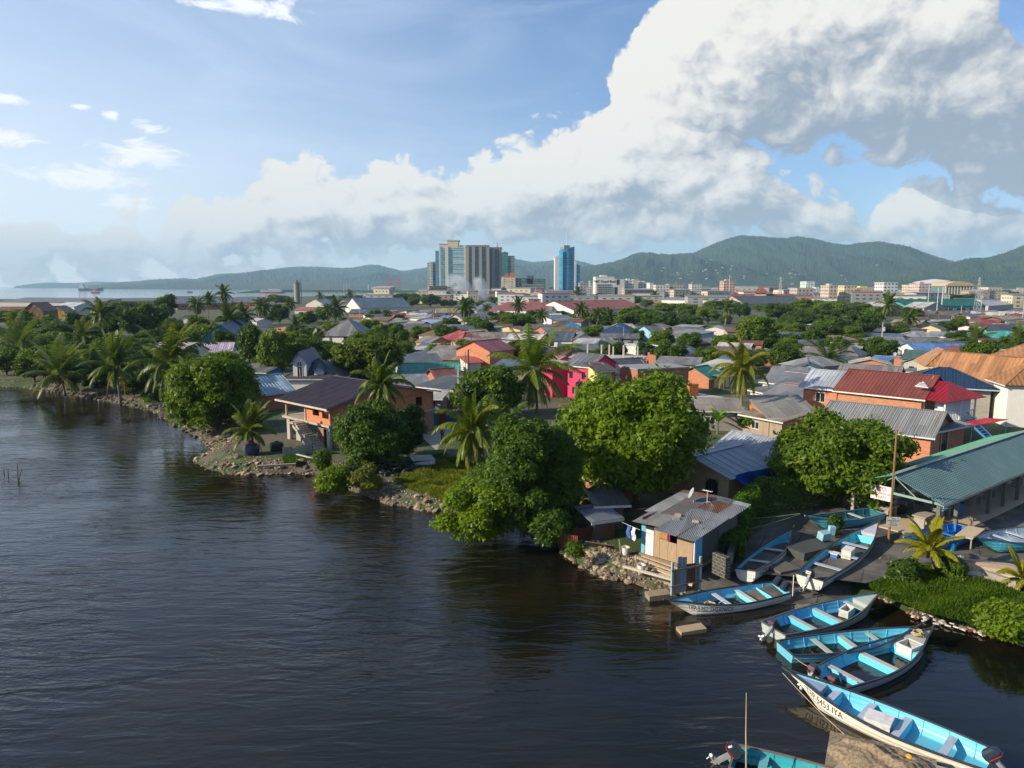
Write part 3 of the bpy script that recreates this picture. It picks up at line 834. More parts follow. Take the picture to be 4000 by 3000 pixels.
 for side,o in (('f',fo),('r',ro),('l',lo)):
  for u0,u1,v0,v1 in o:
   if side == 'l' and c.x > 10 or side == 'r' and c.x < -15 and False: continue
   wd,dd = w,d
   add_window(root,side,w,d,u0,v0,u1 - u0,v1 - v0,mfr,mgl)
 return root
# ------------------------------------------------------------ foliage
def leaf_quads(C,Nrm,size,rs,aspect=.5):
 n = len(C)
 r = rs.normal(size=(n,3)); t = np.cross(Nrm,r); t /= np.linalg.norm(t,axis=1)[:,None] + 1e-9
 b = np.cross(Nrm,t); s = size[:,None]
 V = np.stack([C - t * s,C - b * s * aspect,C + t * s,C + b * s * aspect],1).reshape(-1,3)
 F = np.arange(4 * n).reshape(n,4)
 return V,F
def crown_arrays(seed,lobes,ntuft,per,leaf,squash=.8,droop=0.0,tuft_r=.45):
 rs = np.random.RandomState(seed)
 L = np.array(lobes,float)  # x y z r
 wgt = L[:,3] ** 2; wgt /= wgt.sum()
 idx = rs.choice(len(L),ntuft,p=wgt)
 dv = rs.normal(size=(ntuft,3)); dv[:,2] = np.where(dv[:,2] < -.35,-dv[:,2],dv[:,2]); dv /= np.linalg.norm(dv,axis=1)[:,None]
 rad = L[idx,3] * (1 - .32 * rs.rand(ntuft) ** 2.2) * (1 + .13 * rs.normal(size=ntuft)) * np.where(rs.rand(ntuft) < .07,1.3,1)
 tc = L[idx,:3] + dv * rad[:,None] * np.array([1,1,squash])
 C = np.repeat(tc,per,axis=0) + rs.normal(size=(ntuft * per,3)) * leaf * tuft_r * np.array([2.2,2.2,1.5])
 nn = np.repeat(dv,per,axis=0) * 1.0 + rs.normal(size=(ntuft * per,3)) * .55 + np.array([0,0,.45 - droop])
 nn /= np.linalg.norm(nn,axis=1)[:,None]
 sz = leaf * (.6 + .8 * rs.rand(ntuft * per))
 return leaf_quads(C,nn,sz,rs,.42)
def make_lobes(seed,n,w,h,zc,r0,r1,flat=.0,core=3):
 rs = np.random.RandomState(seed + 500); out = []
 for i in range(n):
  a = 2 * math.pi * (i * .618 + rs.rand() * .2); f = (i + .5) / n
  zz = (1 - 2 * f) * .85
  rr = math.sqrt(max(0,1 - zz * zz))
  r = rs.uniform(r0,r1)
  q = .62 + .3 * rs.rand()
  out.append((math.cos(a) * rr * (w / 2 - r * .6) * q * 1.12,math.sin(a) * rr * (w / 2 - r * .6) * q * 1.12,zc + zz * (h / 2 - r * .5) + rs.uniform(-.3,.3),r))
 for i in range(core):
  out.append((rs.uniform(-.2,.2) * w,rs.uniform(-.2,.2) * w,zc + rs.uniform(-.2,.25) * h,min(w,h) * .27))
 return out
BARK = None
def make_tree(name,label,cat,loc,seed,w,h,clear,leafc,ntuft,per,leaf,nlobes=14,r0=.8,r1=1.6,lm=None,squash=.8,droop=0.,group=None,trunk_r=None):
 root = thing(name,label,cat,loc,0,group)
 ch = h - clear; zc = clear + ch / 2
 lobes = make_lobes(seed,nlobes,w,ch,zc,r0,r1)
 V,F = crown_arrays(seed,lobes,ntuft,per,leaf,squash,droop)
 npmesh('crown',V,F,lm or leafmat(leafc),root)
 mb = MB(); rr = random.Random(seed); tr = trunk_r or max(.12,h * .022)
 top = Vector((rr.uniform(-.3,.3),rr.uniform(-.3,.3),clear + ch * .45))
 mb.tube([(0,0,-.3),(0,0,clear * .5),top * .8 + Vector((0,0,clear * .1)),top],[tr * 1.3,tr,tr * .75,tr * .4],7)
 for x,y,z,r in lobes[:10]:
  s = Vector((0,0,clear * (.7 + .3 * rr.random()))); e = Vector((x,y,z - r * .2))
  m = s.lerp(e,.5) + Vector((0,0,.25))
  mb.tube([s,m,e],[tr * .5,tr * .3,tr * .12],5,cap=False)
 mb.build('trunk',wood((.13,.10,.075)),root)
 return root
def frond(rs,L,elev,az,droop,nl=46,lw=.045,ll=.75,hang=.5,wind=(0,0)):
 n = 16
 p = np.zeros((n,3)); d = np.array([math.cos(az) * math.cos(elev),math.sin(az) * math.cos(elev),math.sin(elev)])
 pos = np.zeros(3); step = L / (n - 1)
 for i in range(n):
  p[i] = pos
  d = d + np.array([wind[0],wind[1],-droop * (.5 + 1.5 * i / n)]) / n * 1.6
  d /= np.linalg.norm(d); pos = pos + d * step
 V = []; F = []
 tt = np.linspace(.10,1,nl)
 ii = tt * (n - 1); i0 = np.clip(ii.astype(int),0,n - 2); f = (ii - i0)[:,None]
 q = p[i0] * (1 - f) + p[i0 + 1] * f
 tg = p[i0 + 1] - p[i0]; tg /= np.linalg.norm(tg,axis=1)[:,None]
 side = np.cross(tg,np.array([0,0,1.0])); side /= np.linalg.norm(side,axis=1)[:,None] + 1e-9
 up = np.cross(side,tg)
 env = np.sin(np.clip((tt * .86 + .12),0,1) * math.pi) ** .55
 out = []
 for sg in (-1,1):
  l = ll * env * rs.uniform(.85,1.1,nl)
  dr = side * sg * .80 + tg * .55 + up * .10 + np.array([wind[0],wind[1],-hang]) * rs.uniform(.6,1.3,nl)[:,None] * np.array([.6,.6,1])
  dr /= np.linalg.norm(dr,axis=1)[:,None]
  d2 = dr + np.array([0,0,-hang * .9]); d2 /= np.linalg.norm(d2,axis=1)[:,None]
  mid = q + dr * (l * .55)[:,None]; tip = mid + d2 * (l * .5)[:,None]
  wv = tg * lw
  out.append(np.stack([q - wv,q + wv,mid + wv,mid - wv],1))
  out.append(np.stack([mid - wv,mid + wv,tip + wv * .15,tip - wv * .15],1))
 for ax in (side,up):
  a = q[:-1]; b = q[1:]; wd = .028
  out.append(np.stack([a - ax[:-1] * wd,a + ax[:-1] * wd,b + ax[1:] * wd * .8,b - ax[1:] * wd * .8],1))
 V = np.concatenate(out).reshape(-1,3)
 return V
def make_palm(name,label,loc,seed,trunk_h,lean,L,nf=20,elev=(R(75),R(-35)),droop=1.0,hang=.55,leafc=(.05,.085,.018),dead=3,group=None,wind=(.15,.0),nl=46,rad=.16,yam=.25,ll=.75):
 L *= 1.3; nf = int(nf * 1.45)
 rs = np.random.RandomState(seed)
 root = thing(name,label,'palm tree',loc,0,group)
 top = np.array([lean[0],lean[1],trunk_h])
 VV = []; VD = []
 for i in range(nf + dead):
  f = i / max(nf - 1,1)
  az = i * 2.399 + rs.uniform(-.2,.2)
  if i < nf:
   e = elev[0] + (elev[1] - elev[0]) * f ** 1.1 + rs.uniform(-.1,.1)
   v = frond(rs,L * (.75 + .3 * math.sin(math.pi * min(f + .25,1))) * rs.uniform(.9,1.08),e,az,droop * (.6 + .6 * f),nl,(.052 if nl >= 50 else .065 if nl > 30 else .13),ll * L / 4,hang * (.6 + .9 * f),wind)
   VV.append(v + top)
  else:
   v = frond(rs,L * .7,R(-45),az,droop * 1.6,max(nl // 2,10),.04,ll * L / 5,1.6,(0,0))
   VD.append(v + top - np.array([0,0,.15]))
 V = np.concatenate(VV); F = np.arange(len(V)).reshape(-1,4)
 npmesh('crown',V,F,leafmat(leafc,.35,.28,.6,(.34,.27,.03),yam),root)
 if VD:
  for V in VD: npmesh('dead_frond',V,np.arange(len(V)).reshape(-1,4),leafmat((.22,.14,.045),.4,.2,.2),root)
 mb = MB(); pts = []; rr = []
 for k in range(9):
  t = k / 8; pts.append((lean[0] * t ** 1.7,lean[1] * t ** 1.7,-.3 + (trunk_h + .3) * t)); rr.append(rad * (1.45 - .35 * min(t * 4,1) - .35 * t) * (1 + .05 * (k % 2)))
 mb.tube(pts,rr,8)
 mb.build('trunk',wood((.20,.165,.125)),root,smooth=True)
 nb = MB()
 for k in range(5):
  a = k * 1.3; c = top + np.array([math.cos(a) * .28,math.sin(a) * .28,-.25 - .1 * (k % 2)])
  nb.lathe([(.02,-.12),(.1,-.05),(.1,.05),(.02,.12)],6,tuple(c))
 nb.build('coconuts',plain((.16,.15,.03),.5),root)
 return root
# ------------------------------------------------------------ boats
def boat_profile(L,bm,s):
 b = bm / 2 * (.74 + .26 * math.sin(min(s / .42,1) * math.pi / 2)) if s < .42 else bm / 2 * max(0.0,1 - ((s - .42) / .58) ** 2.0) ** .92
 sh = .66 + .10 * (1 - s) ** 2 * .5 + .62 * max(0,s - .35) ** 1.9 * 1.6
 k = 0.0 + .85 * max(0,(s - .80) / .20) ** 2.2 * .75
 return max(b,.02),sh,k
def make_boat(name,label,bow,stern,beam,out=(.62,.63,.60),inn=(.06,.33,.58),gun=(.03,.035,.04),bottom=(.02,.10,.07),seats=(.22,.42,.62),seatc=(.45,.52,.52),
    z=-.22,motor=0,deck=True,roll=0.0,group='pirogues moored and hauled out at the landing',deckc=None,sheer_k=1.0,floorc=None,pitch=0.0,bulk=(),txt=None,ribsn=7):
 b = Vector(bow); s = Vector(stern); d = b - s; L = math.hypot(d.x,d.y); rot = math.atan2(d.y,d.x)
 root = thing(name,label,'boat',(s.x,s.y,z),rot,group)
 root.rotation_euler = (roll,pitch,rot)
 ns = 26
 def ring(sv,inset=0.0,lift=0.0):
  hb,sh,k = boat_profile(L,beam,sv)
  sh = k + (sh - k) * sheer_k if False else sh * sheer_k
  hb = max(hb - inset,.012); k2 = k + lift
  H = sh - k2
  x = sv * L + .38 * max(0,(sv - .9) / .1) ** 1.5
  rk = lambda zf: x - max(0,(sv - .8) / .2) ** 1.4 * (1 - zf) * .75
  pr = [(1.0,1.0),(.955,.66),(.88,.36),(.74,.14),(.42,.02),(0,0)]
  pts = []
  for f,g in pr: pts.append((rk(g),hb * f,k2 + H * g))
  for f,g in reversed(pr[:-1]): pts.append((rk(g),-hb * f,k2 + H * g))
  return pts
 S = [i / (ns - 1) for i in range(ns)]
 mb = MB(); R1 = [ring(q) for q in S]; m = len(R1[0])
 vs = [p for r in R1 for p in r]; fs = []; mi = []
 for i in range(ns - 1):
  for j in range(m - 1):
   a = i * m + j; fs.append((a,a + m,a + m + 1,a + 1)); mi.append(1 if 3 <= j <= 6 else 0)
 o = 0
 mb.V = vs; mb.F = fs; mb.M = mi
 mb.F.append(tuple(range(m))); mb.M.append(0)   # transom
 mb.build('hull',[boatpaint(out),boatpaint(bottom)],root,smooth=False)
 lb = MB(); S2 = [.012 + q * .955 for q in S]; R2 = [ring(q,.05,.10) for q in S2]
 vs = [p for r in R2 for p in r]; fs = []
 for i in range(ns - 1):
  for j in range(m - 1):
   a = i * m + j; fs.append((a + 1,a + m + 1,a + m,a))
 lb.add(vs,fs); lb.F.append(tuple(reversed(range(m)))); lb.M.append(0)
 for k in range(ribsn):
  sv = .1 + .75 * k / max(ribsn - 1,1); r = ring(sv,.052,.105)
  for j in range(m - 1):
   if j in (4,5): continue
   a,c = Vector(r[j]),Vector(r[j + 1]); lb.beam(a,c,.05,.05)
 lb.build('lining',boatpaint(inn,.22),root)
 gb = MB()
 for sg in (0,1):
  pts = [Vector(r[0] if sg == 0 else r[-1]) + Vector((0,0,.02)) for r in R1]
  for i in range(ns - 1):
   a,c = pts[i],pts[i + 1]
   gb.beam(a,c,.085,.07)
 gb.beam(Vector(R1[0][0]) + Vector((.02,0,.02)),Vector(R1[0][-1]) + Vector((.02,0,.02)),.08,.06)
 e = Vector(R1[-1][0]); gb.beam(e - Vector((.12,0,.02)),e + Vector((.22,0,.12)),.09,.1)
 gb.build('gunwale',boatpaint(gun,.4),root)
 fl = MB(); fz = .17
 fp = []
 for q in [i / 12 for i in range(13)]:
  sv = .02 + q * .80; hb,sh,k = boat_profile(L,beam,sv); fp.append((sv * L,hb * .80,max(fz,k + .14)))
 n = len(fp)
 fl.add([(x,y,zz) for x,y,zz in fp] + [(x,-y,zz) for x,y,zz in fp],[(i + 1,i,n + i,n + i + 1) for i in range(n - 1)])
 fl.build('floor',boatpaint(floorc or mul(inn,.8)[:3],.5 if floorc else .15),root)
 for q in seats:
  hb,sh,k = boat_profile(L,beam,q); x = q * L
  t = MB(); zt = sh * sheer_k - .16
  t.box(x - .15,x + .15,-hb * .955 + .03,hb * .955 - .03,zt,zt + .04); t.build('thwart',boatpaint(seatc,.45),root)
 for q in bulk:
  hb,sh,k = boat_profile(L,beam,q); x = q * L; t = MB(); zt = sh * sheer_k - .165
  prf = [(1 * .96,1.0),(.915,.66),(.83,.40),(.72,.22)]
  ys = [(hb * f - .05,.12 + (zt - .12) * g) for f,g in prf]
  lp = [(x - .02,y,zz) for y,zz in ys] + [(x - .02,-y,zz) for y,zz in reversed(ys)]
  rp = [(x + .02,y,zz) for _,y,zz in lp]; nn = len(lp)
  t.add(lp + rp,[tuple(range(nn)),tuple(reversed(range(nn,2 * nn)))] + [((i + 1) % nn,i,i + nn,(i + 1) % nn + nn) for i in range(nn)])
  t.build('bulkhead',boatpaint(mul(inn,1.5)[:3],.2),root)
 if deck:
  t = MB(); dp = []
  for q in (.84,.88,.92,.955,.985):
   hb,sh,k = boat_profile(L,beam,q); r = ring(q); dp.append((r[0][0],max(hb - .05,.01),r[0][2] - .05))
  n = len(dp)
  t.add(dp + [(x,-y,zz) for x,y,zz in dp],[(i + 1,i,n + i,n + i + 1) for i in range(n - 1)])
  x0,y0,z0 = dp[0]; t.box(x0 - .02,x0,-y0,y0,z0 - .30,z0 + .0)
  t.build('foredeck',boatpaint(deckc or seatc,.4),root)
 for k in range(motor if isinstance(motor,int) else len(motor)):
  off = (0,) if motor == 1 else (-.28,.30)
  make_motor(root,(-.10,off[k] if isinstance(motor,int) else motor[k],boat_profile(L,beam,0)[1] * sheer_k),tilt=R(48) if k % 2 == 0 else R(55))
 if txt:
  add_text(root,L,beam,txt,sheer_k,ring)
 return root
def make_motor(root,p,tilt=0.8,cowl=(.02,.03,.045),band=(.35,.02,.02)):
 M = Matrix.Translation(Vector(p)) @ Matrix.Rotation(tilt,4,'Y')
 def put(mb): mb.V = [tuple(M @ Vector(q)) for q in mb.V]
 c = MB()
 prof = [(-.30,.20,.12,.17),(-.34,.22,.30,.19),(-.30,.20,.46,.17),(-.20,.12,.54,.11)]
 vs = []
 for x0,x1,z,hy in [(-.33,.19,.10,.17),(-.38,.23,.26,.20),(-.36,.22,.42,.19),(-.24,.14,.53,.12)]:
  vs += [(x0,-hy * .8,z),(x0 + .06,-hy,z),(x1 - .06,-hy,z),(x1,-hy * .7,z),(x1,hy * .7,z),(x1 - .06,hy,z),(x0 + .06,hy,z),(x0,hy * .8,z)]
 fs = [(i * 8 + j,i * 8 + (j + 1) % 8,(i + 1) * 8 + (j + 1) % 8,(i + 1) * 8 + j) for i in range(3) for j in range(8)] + [tuple(reversed(range(8))),tuple(range(24,32))]
 c.add(vs,fs)
 put(c); mo = c.build('outboard_motor',plain(cowl,.3,0,.15),root)
 s = MB(); s.box(-.388,.10,-.205,.205,.16,.19); put(s); s.build('stripe',plain(band,.4),mo)
 s = MB(); s.box(-.12,.06,-.06,.06,-.55,.10); s.box(-.20,.10,-.035,.035,-.62,-.55); s.tube([(-.26,0,-.72),(.14,0,-.72)],[.03,.06],8); s.box(-.10,.04,-.02,.02,-.95,-.62)
 s.box(.08,.20,-.10,.10,-.12,.10)
 put(s); s.build('leg',plain((.33,.35,.37),.35,.3),mo)
 s = MB()
 for k in range(3):
  a = k * 2.094
  s.rbox((-.29,math.cos(a) * .10,-.72 + math.sin(a) * .10),(.03,.13,.09),0,(a,.4))
 put(s); s.build('propeller',plain((.75,.75,.73),.4),mo)
 return mo
def add_text(root,L,beam,txt,sk,ring):
 body,s0,s1,side,hgt,gz = txt
 cu = bpy.data.curves.new('lettering','FONT'); cu.body = body; cu.size = 1.0; cu.fill_mode = 'BOTH'; cu.resolution_u = 3
 to = bpy.data.objects.new('lettering',cu); COL.objects.link(to)
 dg = bpy.context.evaluated_depsgraph_get(); dg.update()
 me = bpy.data.meshes.new_from_object(to.evaluated_get(dg))
 COL.objects.unlink(to)
 xs = [v.co.x for v in me.vertices]; x0,x1 = min(xs),max(xs)
 import bmesh
 bm = bmesh.new(); bm.from_mesh(me)
 bmesh.ops.subdivide_edges(bm,edges=[e for e in bm.edges if e.calc_length() > .3],cuts=2)
 for v in bm.verts:
  u = (v.co.x - x0) / (x1 - x0); sv = s0 + (s1 - s0) * u
  g = gz + v.co.y / .7 * hgt
  r = ring(sv); a,b = Vector(r[0]),Vector(r[1]); c = Vector(r[2])
  if g > .66: t = (g - .66) / .34; p = b.lerp(a,t)
  else: t = (g - .36) / .30; p = c.lerp(b,t)
  p.y += .012
  if side < 0: p.y = -p.y
  v.co = p
 bm.to_mesh(me); bm.free()
 me.name = 'lettering'; me.materials.clear(); me.materials.append(plain((.03,.03,.05),.5))
 o = bpy.data.objects.new('lettering',me); COL.objects.link(o); o.parent = root
 return o
def text_mesh(body,size,m,parent,loc,rot,ext=.004,name='lettering',align='CENTER'):
 cu = bpy.data.curves.new('lettering','FONT'); cu.body = body; cu.size = size; cu.align_x = align; cu.extrude = ext; cu.resolution_u = 2
 to = bpy.data.objects.new('lettering',cu); COL.objects.link(to)
 dg = bpy.context.evaluated_depsgraph_get(); dg.update()
 me = bpy.data.meshes.new_from_object(to.evaluated_get(dg)); COL.objects.unlink(to)
 me.materials.clear(); me.materials.append(m)
 o = bpy.data.objects.new(name,me); COL.objects.link(o); o.parent = parent; o.location = loc; o.rotation_euler = rot
 return o
# ------------------------------------------------------------ the houses, traced one by one
BR = brick(); BRD = brick((.42,.14,.07)); BRO = brick((.60,.21,.09)); BL = block()
WH = paint((.62,.61,.57)); WH2 = paint((.70,.70,.68),.2); CR = paint((.56,.47,.30)); YE = paint((.60,.42,.12)); TN = paint((.55,.38,.22))
LB = paint((.28,.52,.70)); GYW = paint((.36,.35,.33),.5); PK = paint((.62,.03,.13),.15); BLU = paint((.04,.18,.36)); MINT = paint((.16,.50,.36)); TEAL = paint((.05,.26,.28))
G1 = corr((.135,.14,.145),.3); G2 = corr((.20,.20,.20),.3); G3 = corr((.075,.078,.082),.3); G4 = corr((.28,.29,.30),.2,rough=.5); DG = corr((.075,.08,.085),.1)
RU = corr((.20,.12,.08),.75); TNR = corr((.26,.23,.18),.4); BG = corr((.085,.12,.16),.15); BB = corr((.10,.22,.42),.08); LBR = corr((.30,.40,.55),.1)
SV = corr((.52,.55,.60),.06,rough=.5); PKR = corr((.42,.10,.09),.1); RB = corr((.24,.075,.06),.3); WR = corr((.48,.47,.44),.3); GRR = corr((.03,.26,.17),.05); BWN = corr((.17,.11,.055),.2)
NAVY = tile((.02,.05,.13)); TRR = corr((.30,.06,.04),.12)
def kk(y): return .1364 + .000357 * (y - 1500)
def H(zn,A,B,z,d,roof,rise,wm,rm,label,by=None,**k):
 if by is not None:
  ye = px(zn,0,(A[1] + B[1]) / 2)[1]; yb = px(zn,0,by)[1]; z = max(2.0,17.1 * (1 - kk(ye) / kk(yb)))
 return house(zn,A,B,z,d,roof,rise,wm,rm,label,**k)
# --- middle distance, centre (zone 3)
H('3',(567,886),(835,884),0,9,'gx',2.4,CR,corr((.33,.26,.15),.1),'yellow walled house with tan gable roof and a row of square windows',by=943,wins=[('f',1.2,1.1,1.1,1),('f',4.2,1.1,1.1,1),('f',7.4,1.1,1.1,1),('l',2.0,1.1,1,1),('l',5.5,1.1,1,1)])
H('3',(565,958),(860,968),0,12,'gx',1.6,WH,BB,'long white house with bright blue roof below the yellow house',by=1012,wins=[])
H('3',(862,968),(1185,958),3.0,14,'gx',2.2,GYW,G1,'wide grey roofed house right of the long blue roof',wins=[])
H('3',(1000,868),(1340,866),0,26,'gy',5.2,WH,BG,'blue grey gabled warehouse behind the coconut palms',by=905,wins=[],cat='warehouse',name='warehouse')
H('3',(1725,868),(2060,842),0,34,'gy',4.0,WH2,TRR,'white warehouse gable end with brick red roof',by=930,wins=[],cat='warehouse',name='warehouse')
H('4',(100,766),(780,742),4.2,30,'gx',4.8,WH2,TRR,'long white warehouse with broad brick red roof behind palms',wins=[],cat='warehouse',name='warehouse',trim=(.6,.6,.58))
H('3',(1735,905),(1925,905),0,10,'flat',0,WH,G1,'plain white flat building in front of the red roofed warehouse',by=1010,wins=[])
H('3',(1810,962),(2060,958),0,10,'sf',1.6,WH2,BG,'white house with blue grey lean-to roof beside the red warehouse',by=1026,wins=[])
H('3',(1180,978),(1290,976),0,8,'gx',1.0,WH,LBR,'small white house with light blue roof left of the round trees',by=1040,wins=[('f',.8,1,1,1)])
H('3',(935,998),(1100,990),0,8,'gx',.9,GYW,corr((.04,.2,.26),.1),'grey house with teal roof and tiny window behind the palm',by=1050,wins=[('f',4,1.1,1,.9)])
H('3',(1080,1062),(1205,1066),2.6,5,'sf',.7,WH,corr((.08,.4,.33),.1),'small lean-to with bright turquoise roof',wins=[])
H('3',(262,944),(455,946),0,8,'sf',1.4,WH,LBR,'open fronted house with pale blue lean-to roof',by=990,wins=[('f',1,.6,1.6,1.6),('f',4,.6,1.6,1.6)])
H('3',(66,940),(245,944),0,7,'gx',1.1,WH,PKR,'small white cottage with salmon pink roof',by=990,wins=[('f',1.5,1.1,1,.9)])
H('3',(190,1028),(345,1040),0,9,'gx',1.8,WH,G2,'white walled house with grey gable roof left of the pink roofs',by=1082,wins=[('f',1.5,1,1,1)])
H('3',(345,1040),(428,1030),2.8,9,'sl',.6,BR,G1,'narrow brick annex beside the grey gable roof',wins=[])
H('3',(345,1002),(520,1006),2.6,8,'sf',1.2,WH,LBR,'low house with pale blue sheet roof behind the grey gable',wins=[])
H('3',(250,1120),(500,1118),0,12,'gx',3.0,BRO,G1,'brick house with wide grey roof left of the cream house',by=1170,wins=[('f',1,1,1,1),('f',3.5,1,1,1)])
H('3',(378,1128),(560,1138),0,8,'hip',1.6,CR,corr((.20,.13,.05),.2),'cream house with brown hip roof joined to the pink roofed house',by=1240,wins=[('f',2.2,1.1,.9,1.3)])
H('3',(568,1170),(850,1186),0,9,'hip',2.3,TN,PKR,'peach walled house with salmon pink hip roof and blue curtained windows',by=1296,ribstep=.5,
 wins=[('f',1.2,1.3,1.2,1.3),('f',5.4,1.3,.7,1.2),('l',2.2,1.3,.9,1.2),('l',6,1.3,.9,1.2)])
H('3',(842,1180),(1000,1172),0,8,'hip',2.0,TN,PKR,'right wing of the peach house with a black grilled door',by=1300,ribstep=.5,wins=[('f',.2,.4,.9,2.2),('f',2.1,1.4,1,1.1)])
H('3',(960,1172),(1500,1168),0,9,'gx',1.7,BR,TNR,'long brick house with weathered tan roof right of the pink roofs',by=1230,wins=[('f',1.5,1,.9,1.2),('f',8.5,1.3,1.4,.6)])
H('3',(1490,1130),(1700,1128),0,9,'gy',1.4,BR,LBR,'brick house with pale blue gable roof behind the large palm',by=1200,wins=[])
H('3',(1142,1300),(1400,1270),0,9,'gx',1.8,BRO,corr((.26,.07,.07),.1),'tall brick house with maroon roof on a grey block storey',by=1500,wins=[('f',4.0,3.4,1.3,1.4),('f',7.0,3.4,1.2,1.4)],trim=(.5,.12,.10))
H('3',(1718,1180),(2020,1186),0,9,'gx',2.2,WH2,BG,'white bungalow with dark blue grey roof',by=1246,wins=[('f',1.6,1.1,1,.9)])
H('3',(2025,1190),(2300,1190),0,11,'gy',2.1,WH,G1,'white gable fronted house right of the dark blue bungalow',by=1240,wins=[('f',5,1,1.2,.7)])
H('3',(1880,1080),(2160,1082),0,9,'hip',3.0,WH,corr((.05,.20,.38),.05),'pavilion with bright blue pyramid roof and white piers',by=1130,ribstep=1.0,wins=[('f',.5,.5,1.8,1.6),('f',3,.5,1.8,1.6),('f',6,.5,1.8,1.6)])
H('3',(1690,1340),(1930,1350),2.6,6,'sf',.9,BR,RB,'low house with dark maroon sheet roof behind the big palm',wins=[])
H('3',(1690,1385),(1880,1392),2.9,4,'sf',.3,BRO,corr((.5,.25,.16),.1),'low brick lean-to with orange coping beside the pink house',wins=[])
H('3',(400,1388),(880,1400),0,11,'sf',2.0,YE,TNR,'yellow walled house with broad weathered tan roof',by=1450,wins=[])
H('3',(190,1462),(640,1448),2.5,9,'sf',1.3,GYW,G3,'shack with broad dark grey patched roof above the green roof',wins=[])
H('3',(165,1545),(800,1540),0,7,'gx',1.5,TEAL,corr((.05,.30,.22),.05),'house with long sea green ribbed roof',by=1590,ribstep=.55,wins=[],trim=(.1,.45,.35))
H('3',(140,1700),(480,1690),2.4,7,'sf',1.1,GYW,G2,'shack with plain grey roof below the green roof',wins=[])
H('3',(430,1690),(800,1740),2.5,6,'sf',1.2,GYW,G3,'shack with dark corrugated roof near the utility pole',wins=[])
H('3',(580,1600),(800,1585),2.6,5,'gx',1.3,BRD,corr((.28,.12,.10),.6),'shack with ragged reddish roof beside the green roof',wins=[])
H('3',(295,1285),(560,1290),2.4,9,'sf',.8,GYW,WR,'low house with pale sheet roof under the cream house',wins=[])
H('3',(120,1350),(222,1345),2.6,6,'flat',0,BRO,G1,'small bare brick shed behind the round tree',by=1415,wins=[])
H('3',(222,1352),(390,1360),2.5,8,'sf',.5,BL,G3,'grey block shed with dark roof beside the bare brick shed',wins=[])
H('3',(900,1430),(1045,1425),2.4,6,'sf',.8,WH,PKR,'white shack with dusty pink roof beside the tall brick house',by=1510,wins=[])
H('3',(700,1068),(960,1072),2.5,7,'sf',1.0,BR,G3,'low brick house with dark roof behind the peach house',wins=[])
H('3',(560,1050),(800,1056),2.5,7,'gx',1.1,GYW,G2,'low grey roofed house behind the peach house',wins=[])
H('3',(940,1100),(1120,1098),2.5,5,'sf',.7,BR,BWN,'low brown roofed lean-to left of the round trees',wins=[])
# --- left (zones 1, 2)
H('2',(1260,858),(1680,862),0,14,'hip',4.8,WH2,G2,'derelict white building with open roof timbers',by=960,wins=[('f',2.4,.6,.9,1.6),('f',6.8,.2,2.2,2.2),('f',11.8,1.4,.8,.9)],name='derelict_building')
H('2',(1290,545),(1650,545),0,60,'gy',5.5,GYW,G1,'big warehouse with broad grey gable facing the shore',by=600,wins=[],cat='warehouse',name='warehouse')
H('2',(1680,560),(2230,552),3.8,34,'gx',6,WH,BG,'long warehouse with dark blue grey roof right of the grey gable',wins=[],cat='warehouse',name='warehouse')
H('2',(1090,520),(1300,530),4.0,40,'gy',4,GYW,BG,'warehouse with bluish gable roof beside the concrete silo',wins=[],cat='warehouse',name='warehouse')
H('2',(970,585),(1130,590),0,10,'gx',2.0,GYW,corr((.30,.09,.06),.2),'grey house with brick red roof by the silo',by=625,wins=[('f',2,1,1,1)])
H('2',(1130,590),(1225,594),2.6,9,'gx',1.5,BRD,corr((.24,.07,.06),.2),'small dark red roofed annex right of the silo',wins=[])
H('2',(1560,612),(1900,614),0,9,'gx',1.9,BR,BG,'brick house with dark blue roof in front of the long warehouse',by=665,wins=[('f',3,1,1,1),('f',8,1,1,1)])
H('2',(1725,690),(1935,690),0,8,'gx',.7,CR,TNR,'pale yellow flat fronted house with two windows',by=725,wins=[('f',3,1.1,1,.9),('f',6,1.1,1,.9)])
H('2',(1770,760),(2050,762),0,8,'sf',.8,BR,G2,'brick house with white barred windows and thin grey roof',by=840,wins=[('f',1,1,1.2,1.1),('f',6,1,1.2,1.1)])
H('2',(1440,715),(1700,720),2.6,8,'sf',.8,GYW,G2,'low grey roof behind the derelict white building',wins=[])
H('2',(1620,790),(1770,800),2.6,8,'sf',.6,WH2,WR,'small white block house right of the derelict building',wins=[])
H('2',(750,775),(920,778),0,6,'flat',0,BRO,G1,'brick room with one window among the trees',by=800,wins=[('f',1.5,1,1.4,.9)])
H('2',(1060,800),(1250,815),2.4,7,'sf',1.2,BRD,RU,'rusty roofed shack left of the derelict building',wins=[])
H('2',(480,700),(560,705),2.8,7,'gx',1.1,WH,WR,'small white roofed house between the left palms',wins=[])
H('2',(365,870),(560,760),4.0,9,'gx',3.2,TEAL,NAVY,'tall house with steep navy gable behind the trees',wins=[('f',2,1,1,1.2)])
H('2',(280,500),(560,500),0,30,'gx',4.0,BRD,G1,'long warehouse with grey roof and red lower wall on the left',by=575,wins=[('f',3 + 6 * i,2.0,3.5,1.4) for i in range(6)],cat='warehouse',name='warehouse')
H('1',(1530,410),(2000,405),0,34,'gx',5.0,BRD,G1,'long red and grey warehouse behind the left palms',by=465,wins=[('f',3 + 7 * i,1.8,4,1.4) for i in range(7)],cat='warehouse',name='warehouse')
H('1',(-20,395),(820,405),0,22,'sf',3,GYW,corr((.16,.16,.16),.3),'very long low warehouse with weathered grey roof at the left edge',by=470,wins=[],cat='warehouse',name='warehouse')
